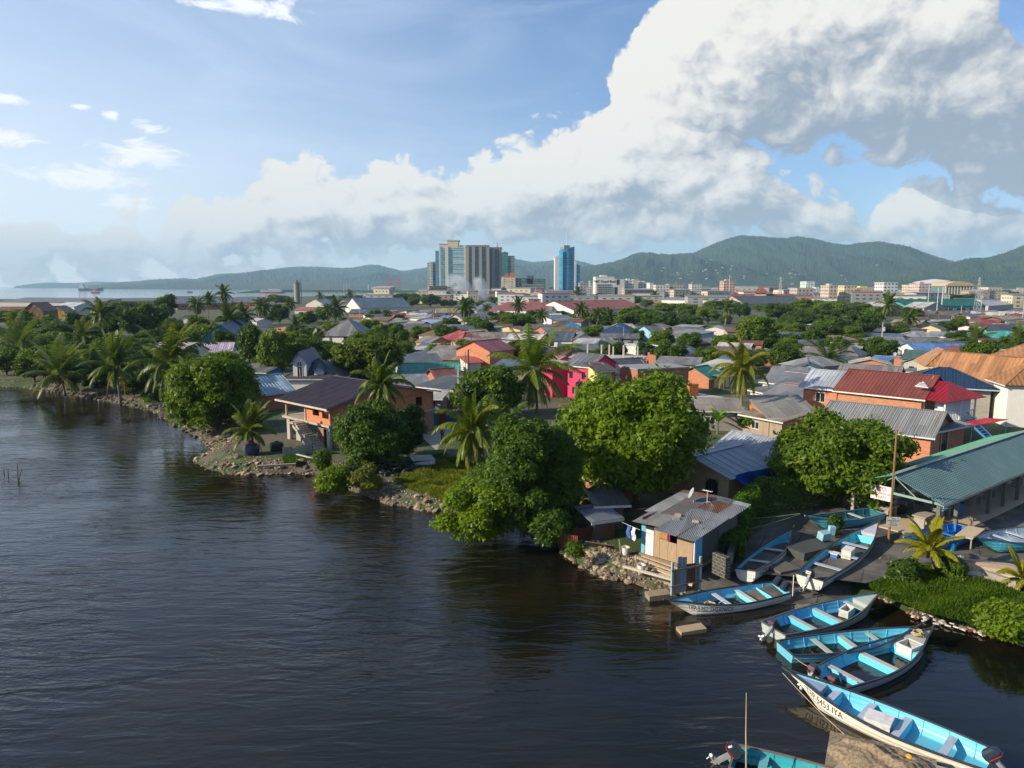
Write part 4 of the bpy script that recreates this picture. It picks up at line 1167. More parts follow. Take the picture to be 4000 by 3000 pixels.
H('1',(975,385),(1520,380),5.2,20,'flat',0,corr((.40,.42,.38),.3),G1,'long pale metal clad shed along the waterfront',wins=[],cat='warehouse',name='warehouse')
H('1',(480,435),(640,437),0,16,'gx',2.4,WH,SV,'pale two window building with light metal roof',by=510,wins=[('f',3,1.2,2.5,1.6),('f',8,1.2,2.5,1.6)])
H('1',(640,440),(830,440),0,16,'gx',2.2,GYW,G4,'grey walled building next to the pale metal roof',by=505,wins=[('f',2,1.2,2,1.4)])
H('1',(195,470),(370,470),0,12,'gy',4.0,corr((.34,.20,.07),.7),RU,'rusty orange gabled sheet shed',by=560,wins=[],cat='shed',name='shed')
H('1',(385,480),(560,480),0,10,'gy',3.0,corr((.50,.30,.06),.3),BWN,'yellow ochre gabled sheet shed',by=545,wins=[],cat='shed',name='shed')
H('1',(-20,480),(190,478),2.8,14,'gx',2.6,CR,RB,'shed with dark maroon roof at the left edge',wins=[],cat='shed',name='shed')
H('1',(560,515),(650,520),2.6,6,'sf',.8,BRD,RU,'small maroon hut beside the ochre shed',wins=[])
H('1',(510,560),(600,565),0,7,'gx',1.4,WH,BG,'small grey roofed building behind the left trees',by=605,wins=[('f',2,1,1,1)])
H('1',(1550,545),(1650,545),0,8,'gy',1.5,WH2,BWN,'small white cottage with one window between the trees',by=580,wins=[('f',2.5,1.0,.9,1.1)])
H('1',(1300,830),(1620,835),0,8,'gx',1.9,WH,corr((.55,.45,.52),.05,.5,rough=.35),'house with glaring striped metal roof and brick end wall',by=950,ribstep=.42,wins=[('f',4.5,1,1.6,1.5)])
H('1',(1625,832),(1990,826),0,8,'gx',1.9,WH,corr((.55,.45,.52),.05,.5,rough=.35),'right half of the striped metal roof house with dark windows',by=915,ribstep=.42,wins=[('f',2.4,1,1.6,1.5),('f',7,1,1.4,1.2)])
H('1',(2020,1000),(2290,1005),0,7,'sf',.9,BLU,G2,'blue painted house with white framed window',by=1080,wins=[('f',1.0,.9,1.3,1.2)])
H('2',(300,1110),(440,1140),2.4,6,'sf',.8,GYW,WR,'small shack with pale patched roof above the blue house',wins=[])
H('2',(280,1050),(420,1062),2.6,6,'sf',.7,BRD,TNR,'low shack with tan roof right of the striped roof',wins=[])
H('2',(500,1490),(950,1440),2.6,8,'gx',1.9,BRD,corr((.30,.42,.52),.05,.45,rough=.4),'house with long blue striped roof left of the brick house',ribstep=.5,wins=[])
# --- right of centre (zone 4)
H('4',(362,975),(640,985),0,9,'hip',2.8,BRO,NAVY,'brick house with navy blue hip roof and columned porch',by=1065,wins=[('f',1.2,1.2,1,1.2),('f',6.8,1.2,1,1.2)],trim=(.08,.1,.15))
H('4',(850,975),(980,970),0,8,'gx',1.8,LB,G1,'pale blue house with dark grey roof behind the navy roofed house',by=1060,wins=[('f',1.5,1.1,1,1.3)])
H('4',(930,990),(1180,1020),0,9,'sf',1.3,LB,G2,'light blue house with flat grey roof and three windows',by=1118,wins=[('f',1.6,1.2,1.0,1.3),('r',1.0,1.0,.9,1.3),('r',3.0,1.0,.9,1.3)])
H('4',(925,1150),(1250,1158),2.6,8,'hip',1.7,GYW,G2,'shack with weathered grey hip roof in front of the light blue house',wins=[])
H('4',(1520,1000),(1750,1012),0,8,'flat',0,BRO,G1,'flat topped brick house with pale coping near the dark tree',by=1130,wins=[])
H('4',(1475,1062),(1690,1060),0,7,'sf',.7,WH,G3,'off white house with two barred windows and dark thin roof',by=1142,wins=[('f',1.5,.9,1.2,1.1),('f',5.5,.9,1.0,1.2)])
H('4',(1310,1060),(1430,1060),2.6,7,'sf',.7,GYW,G2,'small grey block house beside the light blue house',by=1140,wins=[])
H('4',(1060,965),(1330,970),2.6,9,'gx',1.1,GYW,G1,'low house with slate grey roof behind the light blue house',wins=[])
H('4',(930,1190),(1440,1225),2.4,8,'gx',1.2,paint((.30,.33,.05)),BG,'olive walled house with long blue grey roof',by=1260,wins=[])
H('4',(1345,1180),(1600,1195),2.5,7,'sf',1.2,BRD,RU,'shack with heavily rusted brown roof',wins=[])
H('4',(1600,1175),(1790,1180),2.5,7,'sf',.9,GYW,G4,'shack with silver grey roof right of the rusted roof',wins=[])
H('4',(1795,1205),(2100,1215),2.5,7,'sf',1.0,BRD,G3,'shack with dark torn roof below the dark tree',by=1300,wins=[])
H('4',(900,1275),(1285,1290),2.4,6,'sf',.9,YE,G2,'yellow fronted shack with grey lean-to roof',by=1325,wins=[('f',1.2,.6,1.0,1.3)])
H('4',(1300,1300),(1500,1320),2.5,6,'sf',.9,GYW,WR,'shack with off white sheet roof beside the green roof',wins=[])
H('4',(1230,1350),(1400,1400),0,6,'sb',.2,WH2,GRR,'white house corner with emerald green roof',by=1475,wins=[('f',1.0,.3,1.0,1.0)])
H('4',(1400,1408),(1525,1385),0,6,'gx',1.5,BR,tile((.02,.24,.17)),'brick wing under the emerald green tiled roof',by=1500,wins=[])
H('4',(470,1355),(830,1340),2.7,7,'gx',1.8,WH,tile((.09,.095,.11)),'house with charcoal tiled roof left of the unfinished brick wall',wins=[])
H('4',(200,1090),(500,1085),2.5,9,'gx',1.5,WH,G2,'white house with light slate roof beside the navy roofed house',by=1110,wins=[])
H('4',(500,1085),(700,1120),0,8,'flat',0,WH,G1,'long white parapet wall house with dark doorway',by=1140,wins=[('f',5,.3,.8,1.4)])
H('4',(20,1150),(330,1150),2.4,9,'sf',.8,GYW,G3,'shack with flat dark roof behind the pink house',wins=[])
H('4',(100,1080),(300,1085),2.5,7,'sf',.8,WH,WR,'shack with pale roof behind the pink house',wins=[])
H('4',(750,1190),(890,1195),2.3,6,'flat',0,BRO,G1,'brick parapet roof room with black water tanks',by=1225,wins=[])
H('4',(1450,1260),(1700,1275),2.3,6,'sf',.8,BRD,BG,'low shack with bluish roof left of the leaning palm',wins=[])
H('4',(1960,1440),(2300,1460),2.5,8,'sf',1.6,WH,G2,'long white walled shed with flat grey roof and roof aerials',by=1500,wins=[])
# --- right (zone 5)
H('5',(1090,790),(1330,850),0,12,'gy',1.9,WH2,corr((.10,.20,.48),.05),'white cottage with royal blue roof and red figures at its door',by=865,wins=[('f',1.2,.2,1.6,1.7),('f',4.2,.2,1.8,1.6)])
H('5',(1010,886),(1330,902),0,8,'flat',0,BRO,G1,'long low brick wall house with flat top',by=940,wins=[])
H('5',(1160,880),(1480,900),2.8,8,'gx',1.4,GYW,tile((.07,.13,.12)),'house with dark green grey tiled roof',wins=[])
H('5',(1050,580),(1300,590),0,9,'gx',1.4,GYW,TNR,'weathered pale concrete house with two windows and tan roof',by=655,wins=[('f',1,1.1,1.0,.9),('f',5,1.1,1.6,.9)])
H('5',(1300,590),(1400,592),0,9,'sf',.6,GYW,G3,'open porch wing of the weathered concrete house',by=650,wins=[('f',.8,.3,2,1.8)])
H('5',(1285,548),(1430,548),3.6,8,'gx',1.0,MINT,BWN,'turquoise house with dark brown roof behind the concrete house',by=590,wins=[])
H('5',(1690,580),(1960,590),0,11,'gx',1.5,BRO,RB,'wide brick house with dark red roof',by=620,wins=[])
H('5',(1800,600),(2080,605),2.8,9,'hip',2.0,BRO,corr((.26,.04,.05),.05),'brick house with wine red hip roof',by=650,wins=[])
H('5',(1890,640),(2212,640),2.8,9,'gx',1.6,GYW,DG,'house with slate black roof on the right',wins=[])
H('5',(1710,690),(2010,690),0,9,'gx',1.0,BRO,DG,'brick house with flat black roof above the mint house',by=730,wins=[])
H('5',(2010,712),(2160,690),0,9,'gy',1.2,MINT,corr((.05,.38,.30),.05),'mint green two storey house at the right edge',by=800,wins=[('f',.8,1.3,1.0,1.2)])
H('5',(2150,690),(2330,684),3.2,9,'sf',.8,MINT,corr((.05,.38,.30),.05),'mint green side wing cut by the right edge',wins=[])
H('5',(1530,690),(1720,700),0,8,'sf',.9,BRO,WR,'brick house with white flat roof',by=735,wins=[])
H('5',(1190,740),(1550,760),2.6,9,'gx',1.1,GYW,G1,'long low shack with slate roof behind the blue roofed cottage',wins=[])
H('5',(1360,680),(1600,690),2.6,8,'sf',.7,WH,G4,'low shack with light blue grey sheet roof',wins=[])
H('5',(1500,780),(1700,790),2.6,8,'gx',1.2,GYW,G3,'shack with charcoal roof left of the orange roofed villa',wins=[])
H('5',(970,760),(1200,765),2.6,8,'sf',.9,WH,G2,'shack with pale grey roof behind the round tree',wins=[])
H('5',(660,790),(800,795),2.7,7,'sf',.6,WH2,WR,'white flat house among the trees',wins=[('f',1,1,1,1)])
H('5',(250,860),(620,870),2.5,8,'sf',1.4,BRD,TNR,'shack with weathered tan roof behind the dark leaved palm',wins=[])
H('5',(600,850),(770,860),2.7,7,'hip',1.6,GYW,G2,'small shack with grey pyramid roof',wins=[])
H('5',(360,930),(590,930),0,8,'gx',1.0,BRO,G2,'brick house with grey roof partly behind the palm',by=1000,wins=[])
H('5',(590,930),(800,905),0,7,'gx',.9,BRO,BG,'brick house with blue grey roof right of the palm',by=1000,wins=[('f',5.5,1,.9,.9)])
H('5',(100,700),(390,705),2.5,8,'sf',1.1,GYW,BG,'low house with blue grey roof left of the round tree',wins=[])
H('5',(180,760),(400,770),2.5,8,'sf',1.1,GYW,G1,'low house with slate roof left of the round tree',wins=[])
H('5',(20,650),(200,660),2.5,8,'sf',.9,BRO,RB,'low brick house with maroon edge roof',wins=[])
H('5',(280,605),(430,612),2.6,7,'sf',.6,WH,WR,'tiny white roofed hut in front of the wood',wins=[])
H('5',(860,905),(1010,915),2.3,6,'sf',.7,GYW,BB,'low shack with blue sheet roof beside the long brick wall',wins=[])
H('5',(10,1055),(250,1080),2.6,6,'sf',1.4,WH,G1,'long white walled house with slate roof',by=1160,wins=[],th=.2)
H('5',(10,1165),(300,1200),2.3,5,'sf',.9,BRO,G1,'low brick orange outbuilding with corrugated roof',by=1235,wins=[])
# --- orange-brown villa, navy block house, red roofed house (zone 5)
H('5',(1390,945),(1690,955),5.4,9,'hip',2.3,CR,corr((.30,.145,.06),.05,.5),'small front wing of the orange brown roofed villa',ribstep=.55,wins=[],oh=.6)
H('5',(1640,960),(2080,1100),5.4,13,'hip',4.4,WH2,corr((.30,.145,.06),.05,.5),'large villa with orange brown ribbed roofs',ribstep=.55,wins=[('r',2,3.5,1,1.3),('r',6,3.5,1,1.3)],oh=.6,name='villa')
H('5',(2080,1085),(2260,1070),5.2,10,'gy',3,WH2,corr((.30,.145,.06),.05,.5),'right wing of the villa with white walls and tall windows',ribstep=.55,wins=[('f',1.2,3.2,1,1.4),('f',1.5,.5,1.3,1.6)],oh=.6)
# ------------------------------------------------------------ nearer buildings
def gp(zn,x,y,z): q = PP(zn,x,y,z); return Vector((q.x,q.y,0))
pa,pb,pc = gp('M',1617,302,LZ + 5.2),gp('M',1752,296,LZ + 5.2),gp('M',1985,318,LZ + 5.2)
house_w(pa,pb,5.2,4.2,'sl',.3,PK,corr((.42,.40,.36),.2),'magenta side wing with thin flat roof',oh=.25,wins=[],th=.15)
house_w(pb,pc,5.2,6.5,'gx',1.5,PK,corr((.15,.165,.19),.1),'magenta painted two storey house with slate grey roof',name='pink_house',oh=.35,ribstep=.8,
  wins=[('f',.6,3.0,.7,1.1),('f',3.0,3.0,.7,1.2),('f',1.2,.6,.9,1.1)],frame=(.08,.06,.07))
ya,yb = gp('4',335,1345,LZ + 5.0),gp('4',465,1340,LZ + 5.0)
house_w(ya,yb,5.0,3.5,'sf',.8,paint((.62,.58,.22)),corr((.08,.05,.045),.2),'pale yellow wing with dark brown roof beside the magenta house',oh=.7,wins=[('f',1.9,3.3,.8,.8)])
ua,ub = gp('4',715,1345,LZ + 4.4),gp('4',1205,1325,LZ + 4.4)
uf = house_w(ua,ub,4.4,6,'flat',0,brick((.40,.16,.08),.4,.2,(.28,.22,.18),.35),G1,'long unfinished brick wall with grey parapet and a white door',name='unfinished_building',wins=[])
mb = MB(); wu = (ub - ua).length; mb.box(-wu / 2 - .12,wu / 2 + .12,-3.15,3.15,4.405,4.65); mb.build('parapet',paint((.26,.26,.26)),uf)
mb = MB(); mb.box(wu * .30,wu * .30 + .95,-3.05,-2.99,1.0,3.0); mb.build('door',paint((.6,.66,.78),.1),uf)
ca,cb = gp('4',60,1215,LZ + 3.0),gp('4',760,1235,LZ + 3.0)
dk = house_w(ca,cb,2.8,7,'flat',0,GYW,G1,'flat roofed building site with concrete posts rising from its deck',name='unfinished_deck',wins=[])
wd = (cb - ca).length
mb = MB(); mb.box(-wd / 2 - .2,wd / 2 + .2,-3.7,3.7,2.85,3.0); mb.build('slab',paint((.42,.40,.37),.5),dk)
for i,(x,y) in enumerate([(.17,.9),(.37,.9),(.48,.9),(.58,.2),(.68,.9),(.73,.12),(.90,.5)]):
 m_ = MB(); m_.box(-wd / 2 + wd * x,-wd / 2 + wd * x + .28,-3.3 + 6 * y,-3.02 + 6 * y,3.0,5.2); m_.build('post',paint((.46,.43,.38),.4),dk)
def water_tank(loc,label,c=(.01,.01,.012),r=.55,h=1.2):
 t = thing('water_tank',label,'water tank',loc); m_ = MB()
 m_.lathe([(r,0),(r * 1.02,h * .3),(r,h * .33),(r * 1.02,h * .6),(r,h * .64),(r * .98,h * .85),(r * .5,h),(r * .25,h)],16); m_.build('body',plain(c,.35),t)
 m_ = MB(); m_.lathe([(r * .28,h),(r * .28,h + .08),(.02,h + .1)],12); m_.build('lid',plain((.02,.02,.02),.4),t); return t
q = gp('4',785,1200,LZ + 2.5); water_tank((q.x,q.y,LZ + 2.3),'black plastic water tank on brick roof room, left one',c=(.012,.012,.014))
q = gp('4',855,1180,LZ + 2.5); water_tank((q.x,q.y,LZ + 2.3),'black plastic water tank further right by the brick parapet')
H('5',(310,1110),(598,1136),5.0,7.5,'gx',1.6,BRO,corr((.42,.46,.52),.05,rough=.5),'silver ribbed roof wing on bright brick walls with white window',ribstep=.42,wins=[('f',1.5,3.0,1.15,1.2)],trim=(.75,.76,.76),oh=.5,name='brick_house')
rdm = corr((.36,.015,.03),.0,patch=.2); rdb = corr((.26,.075,.055),.05,patch=.3)
rh = H('5',(606,1142),(1330,1214),5.0,8.5,'gx',2.0,brick((.52,.20,.09),.4,.2,(.34,.30,.24),.5),rdb,'brick house with bright red ribbed roof',ribstep=.42,
  wins=[('f',6.0,2.6,1.6,.5),('f',7.9,2.0,.8,1.3)],trim=(.65,.62,.58),oh=.5,name='brick_house')
pr_a,pr_b = gp('5',1345,1218,LZ + 4.9),gp('5',1450,1232,LZ + 4.9)
def porch():
 a,b = pr_a,pr_b; rot = math.atan2(b.y - a.y,b.x - a.x); w = (b - a).length + 1.2; d = 6.4
 root = thing('porch','white railed upper porch under red hip roof','porch',(a.x,a.y,LZ),rot)
 mb = MB(); mb.prism([(-3.2,-.7,4.75),(w + .5,-.7,4.75),(w + .5 - 2.2,d / 2,6.5),(-3.2,d / 2,6.5)],.06); mb.prism([(w + .5,-.7,4.75),(w + .5,d + .7,4.75),(w + .5 - 2.2,d / 2,6.5)],.06)
 mb.prism([(w + .5,d + .7,4.75),(-3.2,d + .7,4.75),(-3.2,d / 2,6.5),(w + .5 - 2.2,d / 2,6.5)],.06)
 for pl in ([(-3.2,-.7,4.76),(w + .5,-.7,4.76),(w + .5 - 2.2,d / 2,6.51),(-3.2,d / 2,6.51)],[(w + .5,-.7,4.76),(w + .5,d + .7,4.76),(w + .5 - 2.2,d / 2,6.51)]): ribs(mb,pl,.42)
 mb.build('roof',rdm,root)
 mb = MB(); mb.box(-.6,w,0,d,2.2,2.4); mb.build('deck',paint((.6,.6,.58)),root)
 for x,y in ((.0,.1),(w - .2,.1),(w - .2,d / 2),(w - .2,d - .2)):
  mb = MB(); mb.lathe([(.13,0),(.11,.1),(.10,2.3),(.14,2.45)],10,(x,y,2.4)); mb.build('column',paint((.75,.76,.76),.1),root)
 mb = MB(); mb.beam((0,.1,3.3),(w - .2,.1,3.3),.08); mb.beam((w - .2,.1,3.3),(w - .2,d - .2,3.3),.08)
 for k in range(9): mb.box(.1 + k * (w - .3) / 9,.15 + k * (w - .3) / 9,.08,.12,2.4,3.3)
 for k in range(20): mb.box(w - .22,w - .18,.2 + k * (d - .4) / 20,.25 + k * (d - .4) / 20,2.4,3.3)
 mb.build('railing',paint((.75,.76,.76),.1),root)
 mb = MB()
 for k in range(9): mb.box(w + .1 + k * .3,w + .4 + k * .3,d - 2.2,d - 1.0,2.2 - k * .25,2.3 - k * .25)
 mb.beam((w,d - 2.2,3.2),(w + 2.9,d - 2.2,.9),.07); mb.beam((w,d - 2.2,2.3),(w + 2.9,d - 2.2,.1),.1,.22);
 mb.build('stairs',paint((.03,.18,.42),.2),root)
 mb = MB(); mb.box(.8,w - .8,.9,d,2.4,4.7); mb.box(-.4,.4,.8,1.2,0,2.2); mb.box(w - .6,w - .2,.2,.6,0,2.2); mb.build('wall',paint((.62,.66,.72),.2),root)
 mb = MB(); mb.add([(-1.1,-.1,6.0),(.5,-.1,6.0),(-.3,.2,6.6)],[(0,1,2)]);
 for k in range(4): mb.box(-.9 + k * .1,.5 - k * .12,-.16,-.1,5.95 + k * .17,6.0 + k * .17)
 mb.build('louvre',paint((.42,.44,.46),.1),root)
porch()
H('5',(1150,1092),(1930,1136),4.4,9.0,'hip',1.9,block((.33,.31,.27)),corr((.015,.055,.13),.0,patch=.2),'grey block two storey house with navy ribbed hip roof',ribstep=.42,
 wins=[('f',6.8,2.9,.9,.5),('r',1.1,2.2,.8,1.5),('r',5.2,2.4,.8,1.4)],trim=(.3,.42,.5),oh=.9,name='block_house',frame=(.1,.1,.1))
sv = corr((.30,.31,.31),.22,pitch=.2,sheet=.9,patch=.35)
sh = H('5',(445,1428),(1410,1545),3.0,8.6,'gx',1.7,BRO,sv,'low brick house with long grey ribbed roof and bluish eave',ribstep=.33,wins=[('f',10.2,.2,1.2,2.2)],trim=(.5,.55,.62),oh=.45,name='brick_house')
wa,wb = gp('5',1425,1500,LZ + 3.05),gp('5',1700,1445,LZ + 3.05)
house_w(wa,wb,2.95,5.5,'sf',.8,BR,corr((.22,.24,.27),.1),'brick wing with slate grey lean-to roof and white posts',oh=.5,wins=[('f',.5,.2,2.6,2.4)],ribstep=.33)
def awning():
 a,b,c = gp('Q',1760,565,LZ + 2.7),gp('Q',1900,572,LZ + 2.7),gp('Q',2115,545,LZ + 2.7)
 r = thing('awning','flat bright red awning sheet over the yard','awning',(a.x,a.y,LZ)); u = b - a; v = c - b
 mb = MB(); mb.prism([(0,0,2.7),(u.x,u.y,2.65),(u.x + v.x,u.y + v.y,2.9),(v.x,v.y,2.95)],.05); mb.build('canopy',corr((.5,.02,.03),.0),r)
 for x,y in ((.1,.1),(u.x - .1,u.y + .1),(u.x + v.x - .2,u.y + v.y)):
  m_ = MB(); m_.tube([(x,y,0),(x,y,2.65)],.05); m_.build('post',plain((.4,.4,.4)),r)
awning()
ab = gp('C',1655,352,LZ + 2.6); ae = gp('C',2040,243,LZ + 2.6)
ux = (ae - ab).normalized(); uf_ = Vector((ux.y,-ux.x,0))
aa = ab - uf_ * 6.6
ah = house_w(aa,ab,2.6,(ae - ab).length,'gy',.95,paint((.40,.30,.20),.5),corr((.33,.42,.52),.02,patch=.15,rough=.38),'house with arched opening under a pale blue metal roof',oh=.45,wins=[('f',4.5,.5,1.15,1.55)],name='arched_house',ribstep=.9,frame=(.05,.05,.05))
mb = MB()
w6 = 6.6 / 2
for sg in (0,1):
 pts = []
 cx = -w6 + 4.5 + .575; z0 = 2.05
 for k in range(7):
  a = math.pi / 2 * k / 6; pts.append((cx + (1 if sg else -1) * .575 * math.cos(a),z0 - .5 + .5 * math.sin(a)))
 cor = (cx + (1 if sg else -1) * .58,z0 + .01)
 yy = -(ae - ab).length / 2
 for k in range(6):
  a,b = pts[k],pts[k + 1]
  tr = [(cor[0],yy + .0,cor[1]),(a[0],yy,a[1]),(b[0],yy,b[1])]
  mb.add(tr + [(x,yy + .15,z) for x,_,z in tr],[(0,1,2),(5,4,3),(1,4,5,2)])
mb.build('arch',paint((.40,.30,.20),.5),ah)
def tarp():
 pts = [[(1690,348,3.4),(1800,318,3.35),(1900,300,3.3),(1985,285,3.2),(2060,275,3.0)],
   [(1730,390,2.9),(1820,380,2.6),(1900,372,2.7),(1990,360,2.4),(2090,350,2.3)],
   [(1800,450,2.3),(1860,445,2.0),(1930,425,2.1),(2010,410,1.9),(2110,390,1.9)],
   [(1870,510,1.7),(1905,498,1.5),(1960,480,1.6),(2040,455,1.4),(2140,425,1.4)]]
 V = [[PP('C',x,y,LZ + z - .5) for x,y,z in r] for r in pts]; nr,nc = 4,5
 mb = MB(); mb.add([p for r in V for p in r],[(i * nc + j,i * nc + j + 1,(i + 1) * nc + j + 1,(i + 1) * nc + j) for i in range(nr - 1) for j in range(nc - 1)])
 o = mb.build('tarpaulin',plain((.008,.07,.34),.5,0,.4,1.2),smooth=False)
 m_ = o.modifiers.new('s','SUBSURF'); m_.levels = 2; m_.render_levels = 3
 t = bpy.data.textures.new('crumple','CLOUDS'); t.noise_scale = .6
 d_ = o.modifiers.new('d','DISPLACE'); d_.texture = t; d_.strength = .25; d_.texture_coords = 'LOCAL'
 s_ = o.modifiers.new('t','SOLIDIFY'); s_.thickness = .02
 tag(o,'sagging blue tarpaulin tied under the pale blue roof','tarpaulin')
tarp()
s1,s2 = gp('Q',325,688,LZ + 2.9),gp('Q',655,762,LZ + 2.9)
house_w(s1 ,s2,2.9,4.6,'gx',1.0,GYW,corr((.36,.40,.46),.05,rough=.45),'shed with silver blue ribbed roof behind the arched house',oh=.4,wins=[],ribstep=.3,trim=(.7,.7,.7))
H('Q',(215,475),(480,480),2.5,5,'sf',.7,BL,TNR,'grey block shack with flat tan roof beside the banana plant',wins=[('f',.6,.8,1.2,.9)])
H('Q',(480,500),(720,545),2.4,4.5,'sf',.6,paint((.30,.24,.18),.6),TNR,'ramshackle shack with splintered wooden roof edge',wins=[('f',1.2,.9,1.1,.9)])
H('Q',(640,520),(955,520),2.6,7,'sf',1.4,BRD,corr((.27,.255,.22),.3,patch=.6),'shack with sagging weathered grey roof and white framed windows',wins=[('f',1.2,1.0,1.1,.9),('f',4.4,1.0,1.2,.9)])
H('Q',(620,378),(850,405),2.4,5,'sf',1.0,BRO,G2,'low orange brick room behind the ramshackle shacks',wins=[])
H('Q',(525,350),(650,375),2.3,6,'sf',.7,WH,G1,'small shack with grey roof right of the leaning yellow palm',wins=[])
H('Q',(600,300),(848,330),2.4,6,'sf',1.3,WH,corr((.15,.165,.18),.1),'white walled shed with slate sheet roof and two aerials',wins=[])
ka,kb = gp('Q',50,440,LZ + 2.8),gp('Q',330,395,LZ + 2.8)
kd = house_w(ka,kb,2.6,6,'flat',0,BL,G1,'open concrete ground floor with flat slab roof and stacked bricks on top',name='concrete_building',wins=[('f',.6,.3,2.3,1.9),('f',3.8,.3,2.3,1.9)])
wk = (kb - ka).length; mb = MB(); mb.box(-wk / 2 - .5,wk / 2 + .5,-3.5,3.4,2.6,2.8); mb.build('slab',paint((.42,.40,.38),.5),kd)
q = gp('Q',170,388,LZ + 2.8)
def brick_stack(loc,label,nx=4,nz=7):
 r = thing('brick_stack',label,'brick stack',loc,.2); rr = random.Random(nx * 7 + nz)
 mb = MB()
 for z in range(nz):
  for x in range(nx):
   for y in range(2): mb.box(-.7 + x * .33 + rr.uniform(-.03,.03),-.4 + x * .33,-.3 + y * .42,.1 + y * .42,z * .22,z * .22 + .19)
 o = mb.build('bricks',plain((.50,.15,.05),.8,0,.4,6),r)
 mb = MB(); mb.box(-.8,.75,-.35,.6,-.06,-.005); mb.build('pallet',wood(),r)
brick_stack((q.x,q.y,LZ + 2.87),'stack of orange clay blocks on the concrete slab')
q = gp('Q',25,388,LZ + 2.8); brick_stack((q.x,q.y,LZ + 2.87),'taller stack of orange clay blocks at the slab left edge',4,9)
def dormer_house():
 a,b = gp('B',900,265,LZ + 3.2),gp('B',1390,265,LZ + 3.2)
 r = house_w(a,b,3.0,9.0,'hip',2.6,WH2,tile((.055,.06,.075)),'dark tiled house with blue roofed gable dormers and arched window',name='dormer_house',oh=.4,wins=[])
 navy = tile((.012,.06,.15),.3)
 def dorm(x0,x1,z0,z1,rise,yf,yb,win):
  d = thing('dormer',None,None); d.parent = r
  mb = MB(); mb.box(x0,x1,yf,yb,z0,z1); xm = (x0 + x1) / 2
  mb.add([(x0,yf,z1),(x1,yf,z1),(xm,yf,z1 + rise),(x0,yf + .1,z1),(x1,yf + .1,z1),(xm,yf + .1,z1 + rise)],[(0,1,2),(5,4,3),(0,3,4,1)])
  mb.build('wall',paint((.62,.62,.66),.3),d)
  mb = MB(); o = .35; s = rise / ((x1 - x0) / 2)
  mb.prism([(x0 - o,yf - .5,z1 - s * o),(xm,yf - .5,z1 + rise),(xm,yb,z1 + rise),(x0 - o,yb,z1 - s * o)],.07)
  mb.prism([(x1 + o,yb,z1 - s * o),(xm,yb,z1 + rise),(xm,yf - .5,z1 + rise),(x1 + o,yf - .5,z1 - s * o)],.07)
  mb.build('roof',navy,d)
  if win:
   mb = MB(); mb.box(xm - .38,xm + .38,yf - .03,yf + .02,z0 + .5,z1 - .5)
   ps = [(xm + .38 * math.cos(a_),yf - .03,z1 - .5 + .38 * math.sin(a_)) for a_ in [math.pi * k / 10 for k in range(11)]]
   mb.add(ps + [(x,yf + .02,z) for x,_,z in ps],[tuple(range(10,-1,-1))] + [(k,k + 1,k + 12,k + 11) for k in range(10)])
   g = mb.build('window',glassdark(),d)
   mb = MB(); mb.box(xm - .42,xm - .36,yf - .06,yf,z0 + .5,z1 - .5); mb.box(xm + .36,xm + .42,yf - .06,yf,z0 + .5,z1 - .5); mb.box(xm - .03,xm + .03,yf - .06,yf - .031,z0 + .5,z1 - .14); mb.box(xm - .36,xm + .36,yf - .055,yf - .031,z1 - .9,z1 - .84)
   for k in range(10):
    a1,a2 = math.pi * k / 10,math.pi * (k + 1) / 10
    mb.beam((xm + .4 * math.cos(a1),yf - .04,z1 - .5 + .4 * math.sin(a1)),(xm + .4 * math.cos(a2),yf - .04,z1 - .5 + .4 * math.sin(a2)),.06)
   mb.build('frame',plain((.8,.8,.8)),g)
 w = (b - a).length / 2
 dorm(-w + 1.5,-w + 3.6,2.4,5.6,1.5,-4.3,4,True)
 dorm(-w + 4.7,-w + 6.2,2.4,4.2,.8,-4.0,2,False)
dormer_house()
